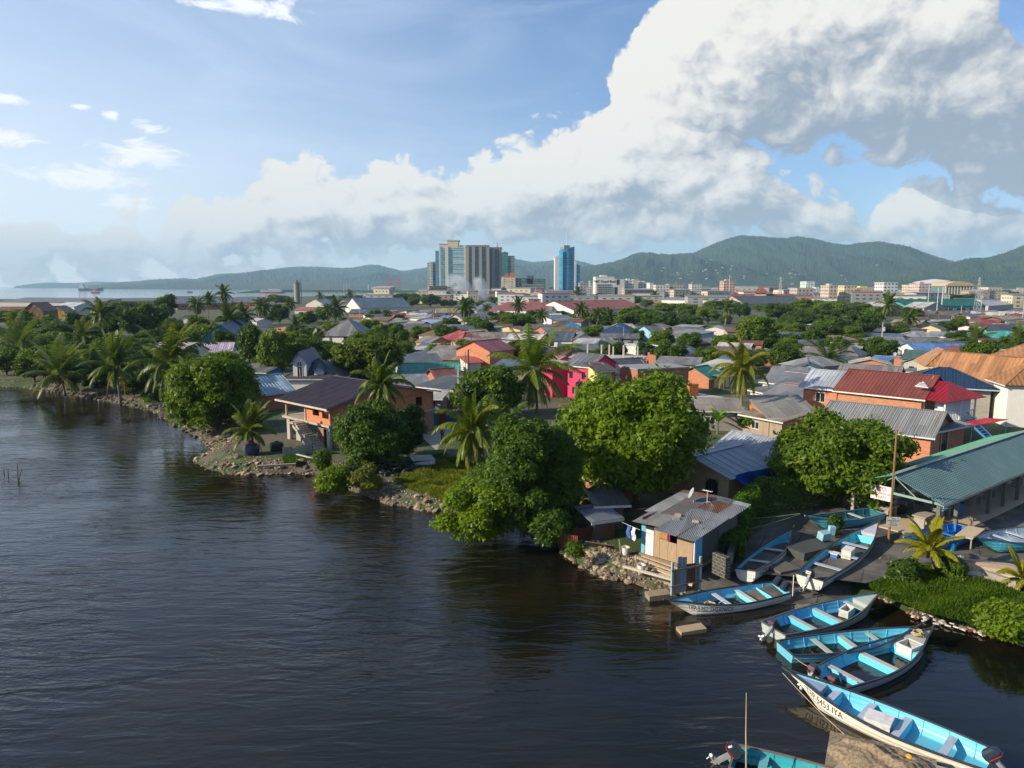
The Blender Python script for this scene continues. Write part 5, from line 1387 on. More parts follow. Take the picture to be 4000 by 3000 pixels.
# ------------------------------------------------------------ unfinished brick house by the water
def brick_water_house():
 a,b = gp('B',838,462,LZ + 4.55),gp('B',1275,552,LZ + 4.55)
 w = (b - a).length; rot = math.atan2(b.y - a.y,b.x - a.x); D = 15.5
 n = Vector((-math.sin(rot),math.cos(rot),0)); c = (a + b) / 2 + n * D / 2
 FOOT.append((c.x,c.y,w / 2,D / 2,rot))
 r = thing('brick_house','unfinished orange clay block house on the point with dark tiled roof and outside stairs','house',(a.x,a.y,LZ),rot)
 br = brick((.62,.19,.065),.38,.2,(.34,.27,.2),.12); cn = paint((.40,.35,.29),.5)
 ZS,ZT = 2.45,4.75
 mb = MB()
 x0 = w * .50; xr = w - .55
 wall_run(mb,(x0,.7),(xr,.7),ZS + .25,ZT,.2,[(w * .12,w * .12 + 1.25,ZS + .95,ZS + 2.0),(w * .30,w * .30 + 1.25,ZS + .85,ZS + 1.95)])
 wall_run(mb,(xr,.9),(xr,D - .5),ZS + .25,ZT,.2,[(2.2,3.4,ZS + .9,ZS + 1.9),(11.4,12.4,ZS + .8,ZS + 1.9)])
 wall_run(mb,(xr,D - .5),(.6,D - .5),ZS + .25,ZT,.2)
 wall_run(mb,(.6,D - .7),(.6,5.6),ZS + .25,ZT,.2)
 wall_run(mb,(.8,5.6),(x0 - .25,5.6),ZS + .25,ZT,.2,[(1.6,2.5,ZS + .26,ZS + 2.1)])
 wall_run(mb,(x0,4.9),(x0,.9),ZS + .25,ZT,.2,[(1.2,2.1,ZS + .26,ZS + 2.1)])
 mb.build('upper_wall',br,r)
 mb = MB(); wall_run(mb,(w * .62,1.2),(xr,1.2),0,ZS,.2,[(1.2,2.1,0,2.0)]); wall_run(mb,(xr,1.4),(xr,D - .5),0,ZS,.2); wall_run(mb,(w * .62,D - .6),(w * .62,1.4),0,ZS,.2)
 wall_run(mb,(w * .3,3.6),(w * .62,3.6),0,ZS,.2,[(.8,1.9,.2,2.1)]); mb.build('lower_wall',brick((.34,.16,.09),.4,.2,(.25,.22,.2),.5),r)
 mb = MB(); mb.box(.3,w - .45,.45,D - .3,ZS,ZS + .24); mb.build('floor_slab',cn,r)
 for x in (.75,x0 - .35):
  mb = MB(); mb.lathe([(.17,0),(.14,.15),(.13,ZT - ZS - .6),(.20,ZT - ZS - .45),(.24,ZT - ZS - .28)],10,(x,.8,ZS + .24)); mb.build('column',paint((.50,.38,.28),.4),r)
 for x,y,s in ((1.1,.9,.3),(w * .26,1.3,.45),(w * .42,.9,.28),(w * .26,3.8,.3),(w - 1.0,.85,.28)):
  mb = MB(); mb.box(x - s,x + s,y - s * .6,y + s * .6,-.2,ZS); mb.build('pillar',paint((.36,.35,.32),.5),r)
 dk = tile((.062,.045,.058),.36); zr = ZT + 1.75; rp = [(-.2,-.2),(w + .1,-.2)]
 ze = 4.62; yr = 7.6
 mb = MB(); P1 = [(-.1,-.1,ze),(w + .15,-.1,ze),(w + .15,yr,zr),(-.1,yr,zr)]; P2 = [(w + .15,yr,zr),(-.1,yr,zr),(-.1,D + .2,ze + .1),(w + .15,D + .2,ze + .1)]
 mb.prism(P1,.08); mb.prism(P2,.08)
 for pl in (P1,P2): ribs(mb,pl,.30,.04,.07)
 mb.beam((-.1,yr,zr + .03),(w + .15,yr,zr + .03),.3,.06)
 rf = mb.build('roof',dk,r)
 mb = MB(); mb.beam((-.1,-.13,ze - .13),(w + .15,-.13,ze - .13),.04,.2); mb.build('fascia',plain((.50,.42,.36)),rf)
 mb = MB(); mb.beam((w + .18,-.1,ze - .13),(w + .18,yr,zr - .13),.04,.2); mb.build('fascia',plain((.12,.11,.12)),rf)
 mb = MB()
 for xx in (.6,xr):
  mb.add([(xx,.8,ZT),(xx,D - .5,ZT),(xx,yr,zr - .15),(xx + .2,.8,ZT),(xx + .2,D - .5,ZT),(xx + .2,yr,zr - .15)],[(0,1,2),(5,4,3),(0,3,4,1)])
 mb.build('gable',br,r)
 mb = MB(); ns = 13; xs = x0 - .2; run = 4.4
 for k in range(ns):
  z = ZS + .1 - k * (ZS / ns); x = xs + k * run / ns
  mb.box(x,x + run / ns + .06,-.75,.35,z - .2,z)
 mb.beam((xs - .1,-.83,ZS - .2),(xs + run,-.83,-.25),.12,.3); mb.beam((xs - .1,.42,ZS - .2),(xs + run,.42,-.25),.12,.3)
 mb.box(xs - 1.0,xs + .05,-.9,.5,ZS - .02,ZS + .14)
 st = mb.build('stairs',cn,r)
 mb = MB(); mb.beam((xs + 1.2,-1.0,ZS - .5),(xs + 3.4,-1.0,.15),.18,.18); mb.build('plank',wood((.35,.30,.25)),r)
 return r,rot,a
BWH,bw_rot,bw_a = brick_water_house()
def onbw(x,y,z=0):
 c,s = math.cos(bw_rot),math.sin(bw_rot); return (bw_a.x + x * c - y * s,bw_a.y + x * s + y * c,LZ + z)
def sheet_fence(zn,pts,h,label,m,group=None,posts=True,name='fence',z0=LZ):
 P_ = [gp(zn,x,y,z0) for x,y in pts]; r = thing(name,label,'fence',(P_[0].x,P_[0].y,z0),0,group); rr = random.Random(len(label))
 for i in range(len(P_) - 1):
  a,b = P_[i] - P_[0],P_[i + 1] - P_[0]; L = (b - a).length; k = max(1,int(L / .85)); mb = MB()
  for j in range(k):
   p,q_ = a.lerp(b,j / k),a.lerp(b,(j + 1) / k); hh = h * rr.uniform(.88,1.08)
   n_ = Vector((-(q_ - p).y,(q_ - p).x,0)).normalized() * (.012 + .02 * (j % 2))
   vs = [p + n_,q_ + n_,q_ + n_ * .2 - n_,p - n_ + n_ * .2]
   mb.add([tuple(v) for v in vs] + [(v.x,v.y,hh) for v in vs],[(0,3,2,1),(4,5,6,7),(0,1,5,4),(1,2,6,5),(2,3,7,6),(3,0,4,7)])
  mb.build('sheet',m,r)
 if posts:
  for p in P_:
   m_ = MB(); v = p - P_[0]; m_.box(v.x - .05,v.x + .05,v.y + .05,v.y + .15,0,h * 1.1); m_.build('post',wood(),r)
 return r
sheet_fence('B',[(900,965),(1060,945),(1150,930)],.95,'short corrugated grey fence below the outside stairs',corr((.34,.36,.33),.35,.12))
sheet_fence('M',[(378,870),(530,885)],2.0,'blue corrugated fence beside the brick house lane',corr((.05,.20,.30),.1,.14))
sheet_fence('M',[(530,890),(595,893)],1.9,'dark red sheet gate in the blue fence',corr((.26,.02,.03),.05,.14),name='gate')
sheet_fence('M',[(597,893),(690,890)],1.9,'deep blue sheet fence right of the red gate',corr((.02,.08,.20),.1,.14))
sheet_fence('5',[(130,985),(200,990),(290,1000),(370,1000)],1.9,'patchwork fence of pale rusty sheets by the shacks',corr((.45,.43,.40),.5,.14))
sheet_fence('5',[(20,1000),(120,1000)],1.9,'rusty brown sheet fence left of the pale patchwork fence',corr((.25,.15,.11),.6,.14))
def big_jar():
 q = gp('B',625,940,LZ); r = thing('storage_jar','dark blue rounded tank with red neck on the stony point','tank',(q.x,q.y,LZ - .1)); s = .95
 mb = MB(); mb.lathe([(x * s,z * s) for x,z in ((.45,0),(.72,.15),(.86,.45),(.88,.75),(.80,1.05),(.62,1.25),(.40,1.34))],22); mb.build('body',plain((.035,.05,.10),.5,0,.3),r,smooth=True)
 mb = MB(); mb.lathe([(x * s,z * s) for x,z in ((.38,1.30),(.38,1.45),(.20,1.62),(.14,1.66))],16); mb.build('neck',plain((.35,.01,.03),.4),r,smooth=True)
big_jar()
q = gp('B',845,905,LZ); water_tank((q.x,q.y,LZ),'black tank beside the posts under the balcony',r=.7,h=.95)
H('M',(378,625),(540,628),2.6,4,'sf',.5,paint((.25,.28,.30),.5),corr((.5,.48,.44),.3),'open fronted shed with pale roof behind the blue fence',wins=[('f',.4,.2,1.3,2.0),('f',2.4,.2,1.4,2.0)])
H('M',(330,510),(660,545),2.7,6,'sf',.9,paint((.20,.13,.09),.5),G3,'dark wooden shack with slate roof behind the utility pole',wins=[])
H('T',(1180,640),(1440,700),2.4,4,'sf',.4,BRD,corr((.14,.12,.11),.5),'low brick room half hidden under the mango tree',wins=[])
H('T',(1360,862),(1540,855),1.9,2.5,'sf',.3,block((.12,.12,.12)),corr((.12,.12,.13),.3),'grey block wash house under the mango tree',wins=[])
H('T',(700,850),(1000,890),2.0,3,'sf',.5,paint((.45,.62,.60),.3),corr((.25,.26,.26),.3),'pale turquoise shack hidden behind the fine leaved tree',wins=[('f',1.0,.9,.8,.8)])
H('T',(1330,975),(1480,955),1.5,1.8,'sf',.3,corr((.10,.11,.11),.5,.14),corr((.16,.20,.26),.3),'leaning lean-to shelter of dark sheets beside the patched shed',wins=[],name='shelter',cat='shelter')
# ------------------------------------------------------------ the patched shed at the water
def patched_shed():
 fl = .35
 a,b = gp('C',893,1012,LZ + fl),gp('C',1352,1150,LZ + fl); e = gp('C',1715,830,LZ + 2.4)
 rot = math.atan2(b.y - a.y,b.x - a.x); w = (b - a).length
 n = Vector((-math.sin(rot),math.cos(rot),0)); d = max(5.5,(e - b).dot(n) + 1.0)
 r = thing('patched_shed','patchwork waterside shack with corrugated roof, plywood and light blue panels','shack',(a.x,a.y,LZ),rot)
 FOOT.append(((a + b).x / 2 + n.x * d / 2,(a + b).y / 2 + n.y * d / 2,w / 2,d / 2,rot))
 ply = wood((.34,.245,.155)); lbp = paint((.10,.42,.62),.4); whp = paint((.62,.62,.66),.3); rdw = wood((.16,.05,.035)); blk = plain((.012,.012,.014),.8); dkw = wood((.07,.065,.06)); orr = wood((.36,.17,.06))
 z1 = fl + 2.0; cuts = [(0,.07,lbp,0,z1,'panel'),(.07,.09,ply,0,z1,'panel'),(.09,.25,whp,0,z1 - .35,'door'),(.09,.25,blk,z1 - .35,z1,'panel'),(.25,.36,ply,0,z1,'panel'),(.36,.52,ply,0,z1 - .75,'panel'),
    (.36,.51,orr,z1 - .70,z1,'shutter'),(.52,.55,plain((.3,.02,.12)),z1 - .75,z1,'panel'),(.52,.68,ply,0,z1 - .8,'panel'),(.68,.97,ply,0,z1,'panel')]
 for u0,u1,m,za,zb,nm in cuts:
  mb = MB(); mb.box(u0 * w,u1 * w - .02,-.03 if nm in ('door','shutter') else .0,.04,max(za,fl),zb); mb.build(nm,m,r)
 for k,(y0,y1,m) in enumerate([(0,.9,lbp),(.9,d * .55,dkw),(d * .55,d,wood((.10,.095,.09)))]):
  mb = MB(); mb.box(w - .05,w,y0 + .01,y1,fl,z1 + .15 + y1 * .03); mb.build('panel',m,r)
 mb = MB(); mb.box(w - .06,w + .02,-.05,.10,fl,z1); mb.build('corner_post',whp,r)
 mb = MB(); mb.box(0,.05,.05,d,fl,z1 + .3); mb.box(-.35,0,.9,2.2,0,z1 - .1); mb.build('side_wall',rdw,r)
 mb = MB(); mb.box(0,w,d - .05,d,fl,z1 + .5); mb.build('back_wall',dkw,r)
 mb = MB(); mb.box(-.1,w + .1,-.1,d,fl - .15,fl - .01); mb.build('floor',wood((.2,.14,.09)),r)
 for k in range(4):
  mb = MB(); x = .3 + k * (w - .6) / 3; mb.box(x - .1,x + .1,-.05,.2,-.4,fl - .15); mb.build('stilt',dkw,r)
 mb = MB(); mb.beam((-.2,-.35,.12),(w - .3,-.45,-.05),.22,.12); mb.beam((.2,-.2,.25),(w - .1,-.25,.12),.18,.08); mb.build('planks',wood((.38,.30,.20)),r)
 rnd = random.Random(4)
 g1,g2,g3,g4 = corr((.17,.18,.19),.15,.10),corr((.24,.255,.27),.12,.10),corr((.38,.42,.46),.12,.10),corr((.17,.045,.04),.5,.10)
 X0,X1 = -.75,w + .55; Y0,Y1 = -.95,d + .9
 def zs(x,y): return z1 + .10 + (y - Y0) * .075 - abs(x - w * .45) * .035
 rows = [(Y0,1.6),(1.35,3.6),(3.35,5.8),(5.55,Y1)]
 rf = thing('roof',None,None); rf.parent = r
 for j,(ya,yb) in enumerate(rows):
  x = X0 + (.0 if j else .35); i = 0
  while x < X1 - .2:
   wd = rnd.uniform(.85,1.6); xe = min(x + wd + .1,X1 + rnd.uniform(-.1,.2)); dy = rnd.uniform(-.18,.18) if j else rnd.uniform(-.15,.1)
   if j == 0 and x < 1.5: ya_ = ya + .5
   else: ya_ = ya
   m = rnd.choice([g1,g1,g2,corr((.20,.16,.13),.7,.10),g2,corr((.11,.12,.13),.4,.10)]); u = (x - X0) / (X1 - X0)
   if u > .72 and j >= 2: m = rnd.choice([g3,g2,g3])
   if u < .35 and j == 3: m = g4
   lift = .012 * ((i + 2 * j) % 3) + .02 * j * 0
   mb = MB(); o = .02 + lift
   c = [(x,ya_ + dy,zs(x,ya_) + o),(xe,ya_ + dy,zs(xe,ya_) + o + .01),(xe,yb,zs(xe,yb) + o + .02),(x,yb,zs(x,yb) + o + .015)]
   mb.prism(c,.015); ribs(mb,c,.11,.018,.05); mb.build('sheet',m,rf); x = xe - .1; i += 1
 for x,y in ((w * .42,1.7),(w * .48,1.1),(w * .78,1.5)):
  mb = MB(); mb.rbox((x,y,zs(x,y) + .12),(.4,.2,.16),rnd.uniform(0,1)); mb.build('brick',block(),rf)
 dx,dy = w * .30,d * .80
 satdish(tuple(r.matrix_basis @ Vector((dx,dy,zs(dx,dy) + .05))),rot,'grey satellite dish on the patched shed roof',1.1)
 ax,ay = w * .52,d * .86; mb = MB(); zz = zs(ax,ay)
 mb.tube([(0,0,0),(0,0,.9)],.025); mb.tube([(-.35,0,.85),(.35,0,.85)],.018)
 for k in range(5): mb.tube([(-.3 + k * .15,-.2,.86),(-.3 + k * .15,.2,.86)],.012)
 mb.tube([(0,0,.1),(.35,-.3,.25),(.5,-.2,.02)],.02)
 o = mb.build('aerial',plain((.6,.6,.58),.4,.3)); q = r.matrix_basis @ Vector((ax,ay,zz + .05)); o.location = q; o.rotation_euler = (0,0,rot); tag(o,'small roof aerial on the patched shed right of its dish','aerial')
 return r
def satdish(loc,rz,label,s=1.0,m=None):
 r = thing('satellite_dish',label,'satellite dish',loc,rz - .9)
 mb = MB(); T_ = Matrix.Translation((0,-.05,.55 * s)) @ Matrix.Rotation(R(65),4,'X')
 n = 14; rings = [(0,0),(.12,.01),(.25,.05),(.36,.11)]; vs = []; fs = []
 for rr_,z in rings:
  for k in range(n):
   a = 2 * math.pi * k / n; vs.append(T_ @ Vector((rr_ * s * math.cos(a) + 0,rr_ * s * math.sin(a),z * s)))
 for i in range(3):
  for k in range(n): fs.append((i * n + k,i * n + (k + 1) % n,(i + 1) * n + (k + 1) % n,(i + 1) * n + k))
 mb.add(vs,fs); mb.build('dish',m or plain((.30,.36,.38),.5),r,smooth=True)
 mb = MB(); mb.tube([(0,.02,0),(0,0,.5 * s)],.03); mb.tube([(0,-.1,.3 * s),(0,-.42 * s,.52 * s)],.015); mb.build('mast',plain((.5,.5,.5),.4,.3),r)
 return r
PSH = patched_shed()
def clothes(zn,x,y,z,rz,label,cols,name='laundry'):
 p = PP(zn,x,y,z); r = thing(name,label,'laundry',(p.x,p.y,p.z),rz); rr = random.Random(int(x))
 for k,c in enumerate(cols):
  mb = MB(); x0 = k * .5; W_ = .36; n = 6; V = []
  for i in range(n):
   for j in range(3): V.append((x0 + W_ * j / 2 + .03 * math.sin(i * 2 + k),.05 * math.sin(i * 1.4 + j + k),-i * .17))
  mb.add(V,[(i * 3 + j,i * 3 + j + 1,i * 3 + j + 4,i * 3 + j + 3) for i in range(n - 1) for j in range(2)]); mb.build('garment',plain(c,.8),r)
 mb = MB(); mb.tube([(-.5,0,.0),(len(cols) * .5 + .3,0,.02)],.012); mb.build('line',plain((.5,.5,.45)),r)
clothes('C',770,770,LZ + 2.1,R(-60),'blue and pale garments hanging left of the patched shed',[(.04,.09,.28),(.45,.5,.75)])
clothes('4',630,1215,LZ + 4.2,R(5),'dark and white washing on the columned deck',[(.5,.5,.5),(.05,.06,.1),(.35,.3,.28),(.3,.12,.1)])
clothes('4',775,1240,LZ + 4.1,R(-5),'bright red washing below the black tanks',[(.5,.04,.08),(.42,.03,.05)])
def sheet_gate():
 a,b = gp('C',1160,1340,LZ - .1),gp('C',1400,1305,LZ - .1); rot = math.atan2(b.y - a.y,b.x - a.x); w = (b - a).length
 r = thing('sheet_gate','patched gate of grey and rusty corrugated sheets between weathered posts','gate',(a.x,a.y,LZ - .4),rot)
 for x,h in ((0,2.0),(w,2.1)):
  mb = MB(); mb.box(x - .06,x + .06,-.06,.06,0,h); mb.build('post',wood((.30,.36,.38)),r)
 for z in (.55,1.5):
  mb = MB(); mb.beam((-.1,-.09,z),(w + .1,-.09,z + .1),.05,.1); mb.build('rail',wood((.15,.13,.11)),r)
 k = 6; cols = [corr((.36,.30,.22),.5,.12),corr((.32,.40,.48),.15,.12),corr((.32,.40,.48),.15,.12),corr((.33,.24,.16),.7,.12),corr((.2,.09,.05),.9,.12),corr((.30,.30,.30),.4,.12)]
 hs = [1.5,2.25,2.2,1.75,1.75,1.7]
 for i in range(k):
  mb = MB(); c = [(w * i / k + .02,0 + .01 * (i % 2),.1),(w * (i + 1) / k,.01 * (i % 2),.1),(w * (i + 1) / k,.01 * (i % 2),hs[i]),(w * i / k + .02,.01 * (i % 2),hs[i])]
  mb.add(c + [(x,y + .015,z) for x,y,z in c],[(0,1,2,3),(7,6,5,4),(0,3,7,4),(1,5,6,2),(3,2,6,7)])
  for j in range(4): xx = w * i / k + .04 + j * w / k / 4; mb.box(xx,xx + .03,-.02,0,.1,hs[i])
  mb.build('sheet',cols[i],r)
sheet_gate()
# ------------------------------------------------------------ fish market shelter
def shelter():
 b = gp('Q',1705,1062,LZ + 2.5); e = gp('Q',2212,852,LZ + 2.5); ux = (e - b).normalized(); nl = Vector((-ux.y,ux.x,0)); w = 6.4
 rot = math.atan2(ux.y,ux.x); L = 27.0
 r = thing('market_shelter','long open sided shelter with faded green corrugated roof on concrete posts','shelter',(b.x,b.y,LZ),rot)
 FOOT.append((b.x + ux.x * L / 2 + nl.x * w / 2,b.y + ux.y * L / 2 + nl.y * w / 2,L / 2 + .5,w / 2 + .5,rot))
 z,zr = 2.55,3.95; g1 = corr((.13,.24,.25),.03,.14,patch=.25,rough=.5);
 mb = MB(); c = [(-.3,-.2,z),(L,-.2,z),(L,w / 2,zr),(-.3,w / 2,zr)]; mb.prism(c,.05); ribs(mb,c,.28,.025,.10); mb.build('roof',g1,r)
 mb = MB(); c = [(L,w + .2,z + .1),(-.3,w + .2,z + .1),(-.3,w / 2,zr),(L,w / 2,zr)]; mb.prism(c,.05); ribs(mb,c,.28,.025,.10); mb.build('roof',corr((.10,.32,.20),.03,.14,patch=.5,rough=.6),r)
 mb = MB(); mb.beam((-.3,w / 2,zr + .04),(L,w / 2,zr + .04),.35,.05); mb.build('ridge_cap',plain((.25,.33,.30)),r)
 mb = MB(); mb.beam((-.3,-.22,z - .1),(L,-.22,z - .1),.05,.18); mb.build('fascia',plain((.32,.30,.26)),r)
 for k in range(10):
  for y in (.25,w - .25):
   mb = MB(); x = .25 + k * 2.9; s = .12 if y < 1 else .1
   mb.box(x - s,x + s,y - s,y + s,0,z + .02); mb.build('post',paint((.13,.13,.12) if y < 1 else (.35,.33,.28),.5),r)
 for x in (.0,):
  mb = MB(); mb.beam((x,-.1,z - .05),(x,w + .1,z + .05),.08,.16); mb.beam((x - .02,-.1,z),(x - .02,w / 2,zr - .1),.07,.14); mb.beam((x - .02,w + .1,z),(x - .02,w / 2,zr - .1),.07,.14); mb.beam((x,w / 2,z),(x,w / 2,zr - .1),.07); mb.beam((x,w * .25,z),(x,w / 2,zr - .2),.06); mb.beam((x,w * .75,z),(x,w / 2,zr - .2),.06)
  mb.build('truss',paint((.22,.33,.30),.3),r)
 mb = MB(); mb.beam((0,-.0,z - .12),(L,0,z - .12),.1,.2); mb.beam((0,w,z - .12),(L,w,z - .12),.1,.2); mb.build('wall_plate',wood((.2,.18,.15)),r)
 mb = MB(); mb.box(-.6,L,-.3,w + .3,-.2,.09); mb.build('floor_slab',paint((.46,.38,.28),.35),r)
 for k in range(7):
  for y in (1.9,4.4):
   if k == 2 and y < 3: continue
   st = thing('stall_table',f'{["first", "second", "third", "fourth", "fifth", "sixth", "seventh"][k]} market table from the front under the shelter, {"near" if y < 3 else "far"} row','table',r.matrix_basis @ Vector((2.0 + k * 2.9,y,.09)),rot,'market tables under the shelter')
   mb = MB(); mb.box(-.8,.8,-.45,.45,.78,.86); mb.build('tabletop',paint([(.5,.48,.42),(.35,.32,.28),(.1,.3,.4)][(k + int(y)) % 3],.4),st)
   for x in (-.6,.6): mb = MB(); mb.box(x - .08,x + .08,-.35,.35,0,.78); mb.build('leg',paint((.3,.28,.25),.4),st)
 M = r.matrix_basis
 sg = thing('notice_sign','white sign reading NO REPAIRING OF BOATS on the shelter gable','sign',M @ Vector((-.12,w * .62,z - .35)),rot - math.pi / 2)
 mb = MB(); mb.box(-.75,.75,-.02,.02,-.3,.75); mb.build('board',plain((.62,.60,.62),.6),sg)
 rd = plain((.45,.02,.04),.6)
 text_mesh('NO',.42,rd,sg,(0,-.025,.38),(math.pi / 2,0,0)); text_mesh('REPAIRING OF',.19,rd,sg,(0,-.025,.12),(math.pi / 2,0,0)); text_mesh('BOATS',.22,rd,sg,(0,-.025,-.16),(math.pi / 2,0,0))
 def at(x,y,z_=0): return M @ Vector((x,y,z_))
 bl = at(6.6,1.4,.09); t = thing('blue_barrel','tall blue barrel between the shelter posts','barrel',bl)
 mb = MB(); mb.lathe([(.32,0),(.34,.05),(.34,.45),(.36,.48),(.34,.52),(.34,.95),(.30,1.0),(.1,1.0)],16); mb.build('body',plain((.02,.12,.42),.4),t)
 mb = MB(); mb.lathe([(.35,.96),(.35,1.02),(.05,1.04)],16); mb.build('rim',plain((.01,.06,.2),.4),t)
 tb = thing('work_table','long pale work table outside the shelter near the bright blue boat','table',at(-.3,-1.6,0),rot + .1)
 mb = MB(); mb.box(0,2.8,-.5,.5,.72,.80); mb.build('tabletop',wood((.5,.4,.28)),tb)
 for x,y in ((.15,-.4),(2.65,-.4),(.15,.4),(2.65,.4)):
  mb = MB(); mb.box(x - .04,x + .04,y - .04,y + .04,0,.72); mb.build('leg',wood((.3,.25,.2)),tb)
 bx = thing('blue_tub','small blue tub near the work table','tub',at(-1.3,-1.3,0),rot); mb = MB(); mb.lathe([(.25,0),(.30,.5),(.33,.55),(.30,.55),(.24,.06)],14); mb.build('body',plain((.02,.2,.45),.4),bx)
 bk = thing('black_bin','dark bin lying on the ramp behind the leaning sign','bin',tuple(gp('E',1135,460,LZ) + Vector((0,0,LZ))),.3); mb = MB(); mb.box(-.4,.4,-.3,.3,0,.55); mb.build('body',plain((.01,.01,.01),.5),bk); mb = MB(); mb.box(-.43,.43,-.33,.33,.55,.6); mb.build('lid',plain((.02,.1,.1),.5),bk)
 return r
SHEL = shelter()
# ------------------------------------------------------------ boats
def BT(name,label,bow,stern,beam,zb,zs,z,**k):
 b = PP(*bow,zb); s = PP(*stern,zs)
 return make_boat(name,label,(b.x,b.y,0),(s.x,s.y,0),beam,z=z,**k)
LBL = (.07,.36,.60); SKY_ = (.09,.40,.62)
B1 = BT('fishing_boat','white hulled blue boat lettered TFP-5352 SHERNICE with rope coil and two engines',('D',62,300),('D',1012,208),2.15,1.0,.52,-.2,out=(.78,.76,.68),inn=(.11,.46,.68),seats=(.34,.56,.86),bulk=(.34,.16),motor=[-.32,.32],txt=('TFP-5352 SHERNICE',.91,.56,1,.36,.50),deckc=(.10,.38,.58))
B2 = BT('fishing_boat','deep blue boat with one engine moored just below the ramp, second in the fan',('D',1822,245),('D',930,565),2.2,1.0,.5,-.22,out=(.36,.42,.40),inn=(.06,.34,.62),seats=(.28,.52,.78),bulk=(.50,.27),motor=1,seatc=(.36,.42,.38),gun=(.07,.075,.065))
B3 = BT('fishing_boat','blue boat without engine and with green water in its bilge',('D',2125,540),('D',1028,730),1.9,.95,.48,-.26,out=(.12,.42,.55),inn=(.09,.43,.64),seats=(.30,.52,.72),bulk=(.50,),seatc=(.36,.42,.36),floorc=(.008,.035,.02),deck=False)
B4 = BT('fishing_boat','large blue boat with black gunwale, two engines and a white fish box at its bow',('D',2272,560),('D',1368,1015),2.3,1.0,.5,-.22,out=(.40,.42,.44),inn=(.08,.44,.68),seats=(.20,.50,.76),bulk=(.48,.20,.74),motor=[.55,-.45],seatc=(.40,.42,.42),floorc=(.01,.05,.04),deckc=(.34,.34,.32))
B5 = BT('fishing_boat','long white hulled boat lettered TFP-5453 IYA, nearest to the camera',('D',1122,940),('G',2010,810),2.15,1.02,.55,-.15,out=(.70,.68,.60),inn=(.13,.50,.68),seats=(.20,.42,.60,.78),bulk=(.40,.76),motor=1,seatc=(.36,.44,.54),bottom=(.20,.06,.04),txt=('TFP-5453 IYA',.93,.68,1,.36,.50),deckc=(.28,.36,.48))
B6 = BT('fishing_boat','teal lined boat with tilted engine and tall thin rod cut by the bottom edge',('G',1480,1040),('G',275,775),2.0,1.0,.5,-.2,out=(.30,.32,.30),inn=(.03,.34,.40),seats=(.18,.42,.66),motor=1,seatc=(.12,.38,.42),gun=(.14,.12,.10),floorc=(.01,.06,.07))
B7 = BT('fishing_boat','turquoise lined boat hauled up on the ramp with white cooler near its bow',('E',945,548),('E',360,1012),2.15,1.75,1.10,.42,out=(.62,.62,.58),inn=(.10,.46,.60),seats=(.24,.46,.64),motor=1,seatc=(.36,.42,.50),deckc=(.42,.44,.52),bulk=(.80,),pitch=R(-2))
B8 = BT('fishing_boat','old white sided boat lettered 2791T on the bank beside the vine hedge',('E',222,560),('E',-185,955),1.7,1.9,1.15,.50,out=(.55,.55,.52),inn=(.10,.42,.58),seats=(.3,.6),deck=False,txt=('2791T',.05,.30,-1,.34,.52),roll=R(-7))
B9 = BT('fishing_boat','weathered light blue boat with creeper over its side under the trees',('E',372,505),('E',945,440),1.8,1.75,1.55,.88,out=(.07,.33,.50),inn=(.03,.14,.18),seats=(.3,.6),deck=False,gun=(.08,.22,.30))
B10 = BT('fishing_boat','bright royal blue boat behind the yellow young palm',('E',1215,690),('E',1712,585),2.3,1.75,1.55,.88,out=(.05,.18,.42),inn=(.02,.18,.58),seats=(.30,.55,.85),seatc=(.03,.18,.50),gun=(.02,.15,.50),deckc=(.03,.18,.50))
B11 = BT('fishing_boat','rounded pale blue boat at the right edge with white thwarts',('E',1835,690),('E',2420,610),2.6,1.75,1.55,.88,out=(.07,.38,.50),inn=(.32,.42,.50),seats=(.35,.60,.82),seatc=(.42,.48,.54),deck=False,gun=(.05,.08,.10))
def upturned():
 q = gp('E',1960,985,LZ); r = thing('upturned_boat','upturned cream and brown hull lying by the sea wall','boat',(q.x,q.y,LZ + .02),R(-22)); n = 14
 V = []; mb = MB()
 for i in range(n):
  s = i / (n - 1); L = 4.6; x = -L / 2 + L * s; hb = .85 * (1 - abs(2 * s - 1) ** 3.2) ** .6 + .05; h = .55 * (1 - abs(2 * s - 1) ** 4) + .12
  for f,g in ((1,0),(.93,.5),(.72,.9),(0,1.0),(-.72,.9),(-.93,.5),(-1,0)): V.append((x,hb * f,h * g))
 mb.add(V,[(i * 7 + j + 1,i * 7 + j,(i + 1) * 7 + j,(i + 1) * 7 + j + 1) for i in range(n - 1) for j in range(6)])
 mb.M = [1 if (k % 6) in (0,5) else 0 for k in range(len(mb.F))]
 mb.build('hull',[wood((.40,.31,.21)),boatpaint((.62,.62,.58),.4)],r)
 mb = MB(); mb.beam((-2.2,0,.66),(2.2,0,.66),.07,.05); mb.build('keel',wood((.3,.22,.15)),r)
upturned()
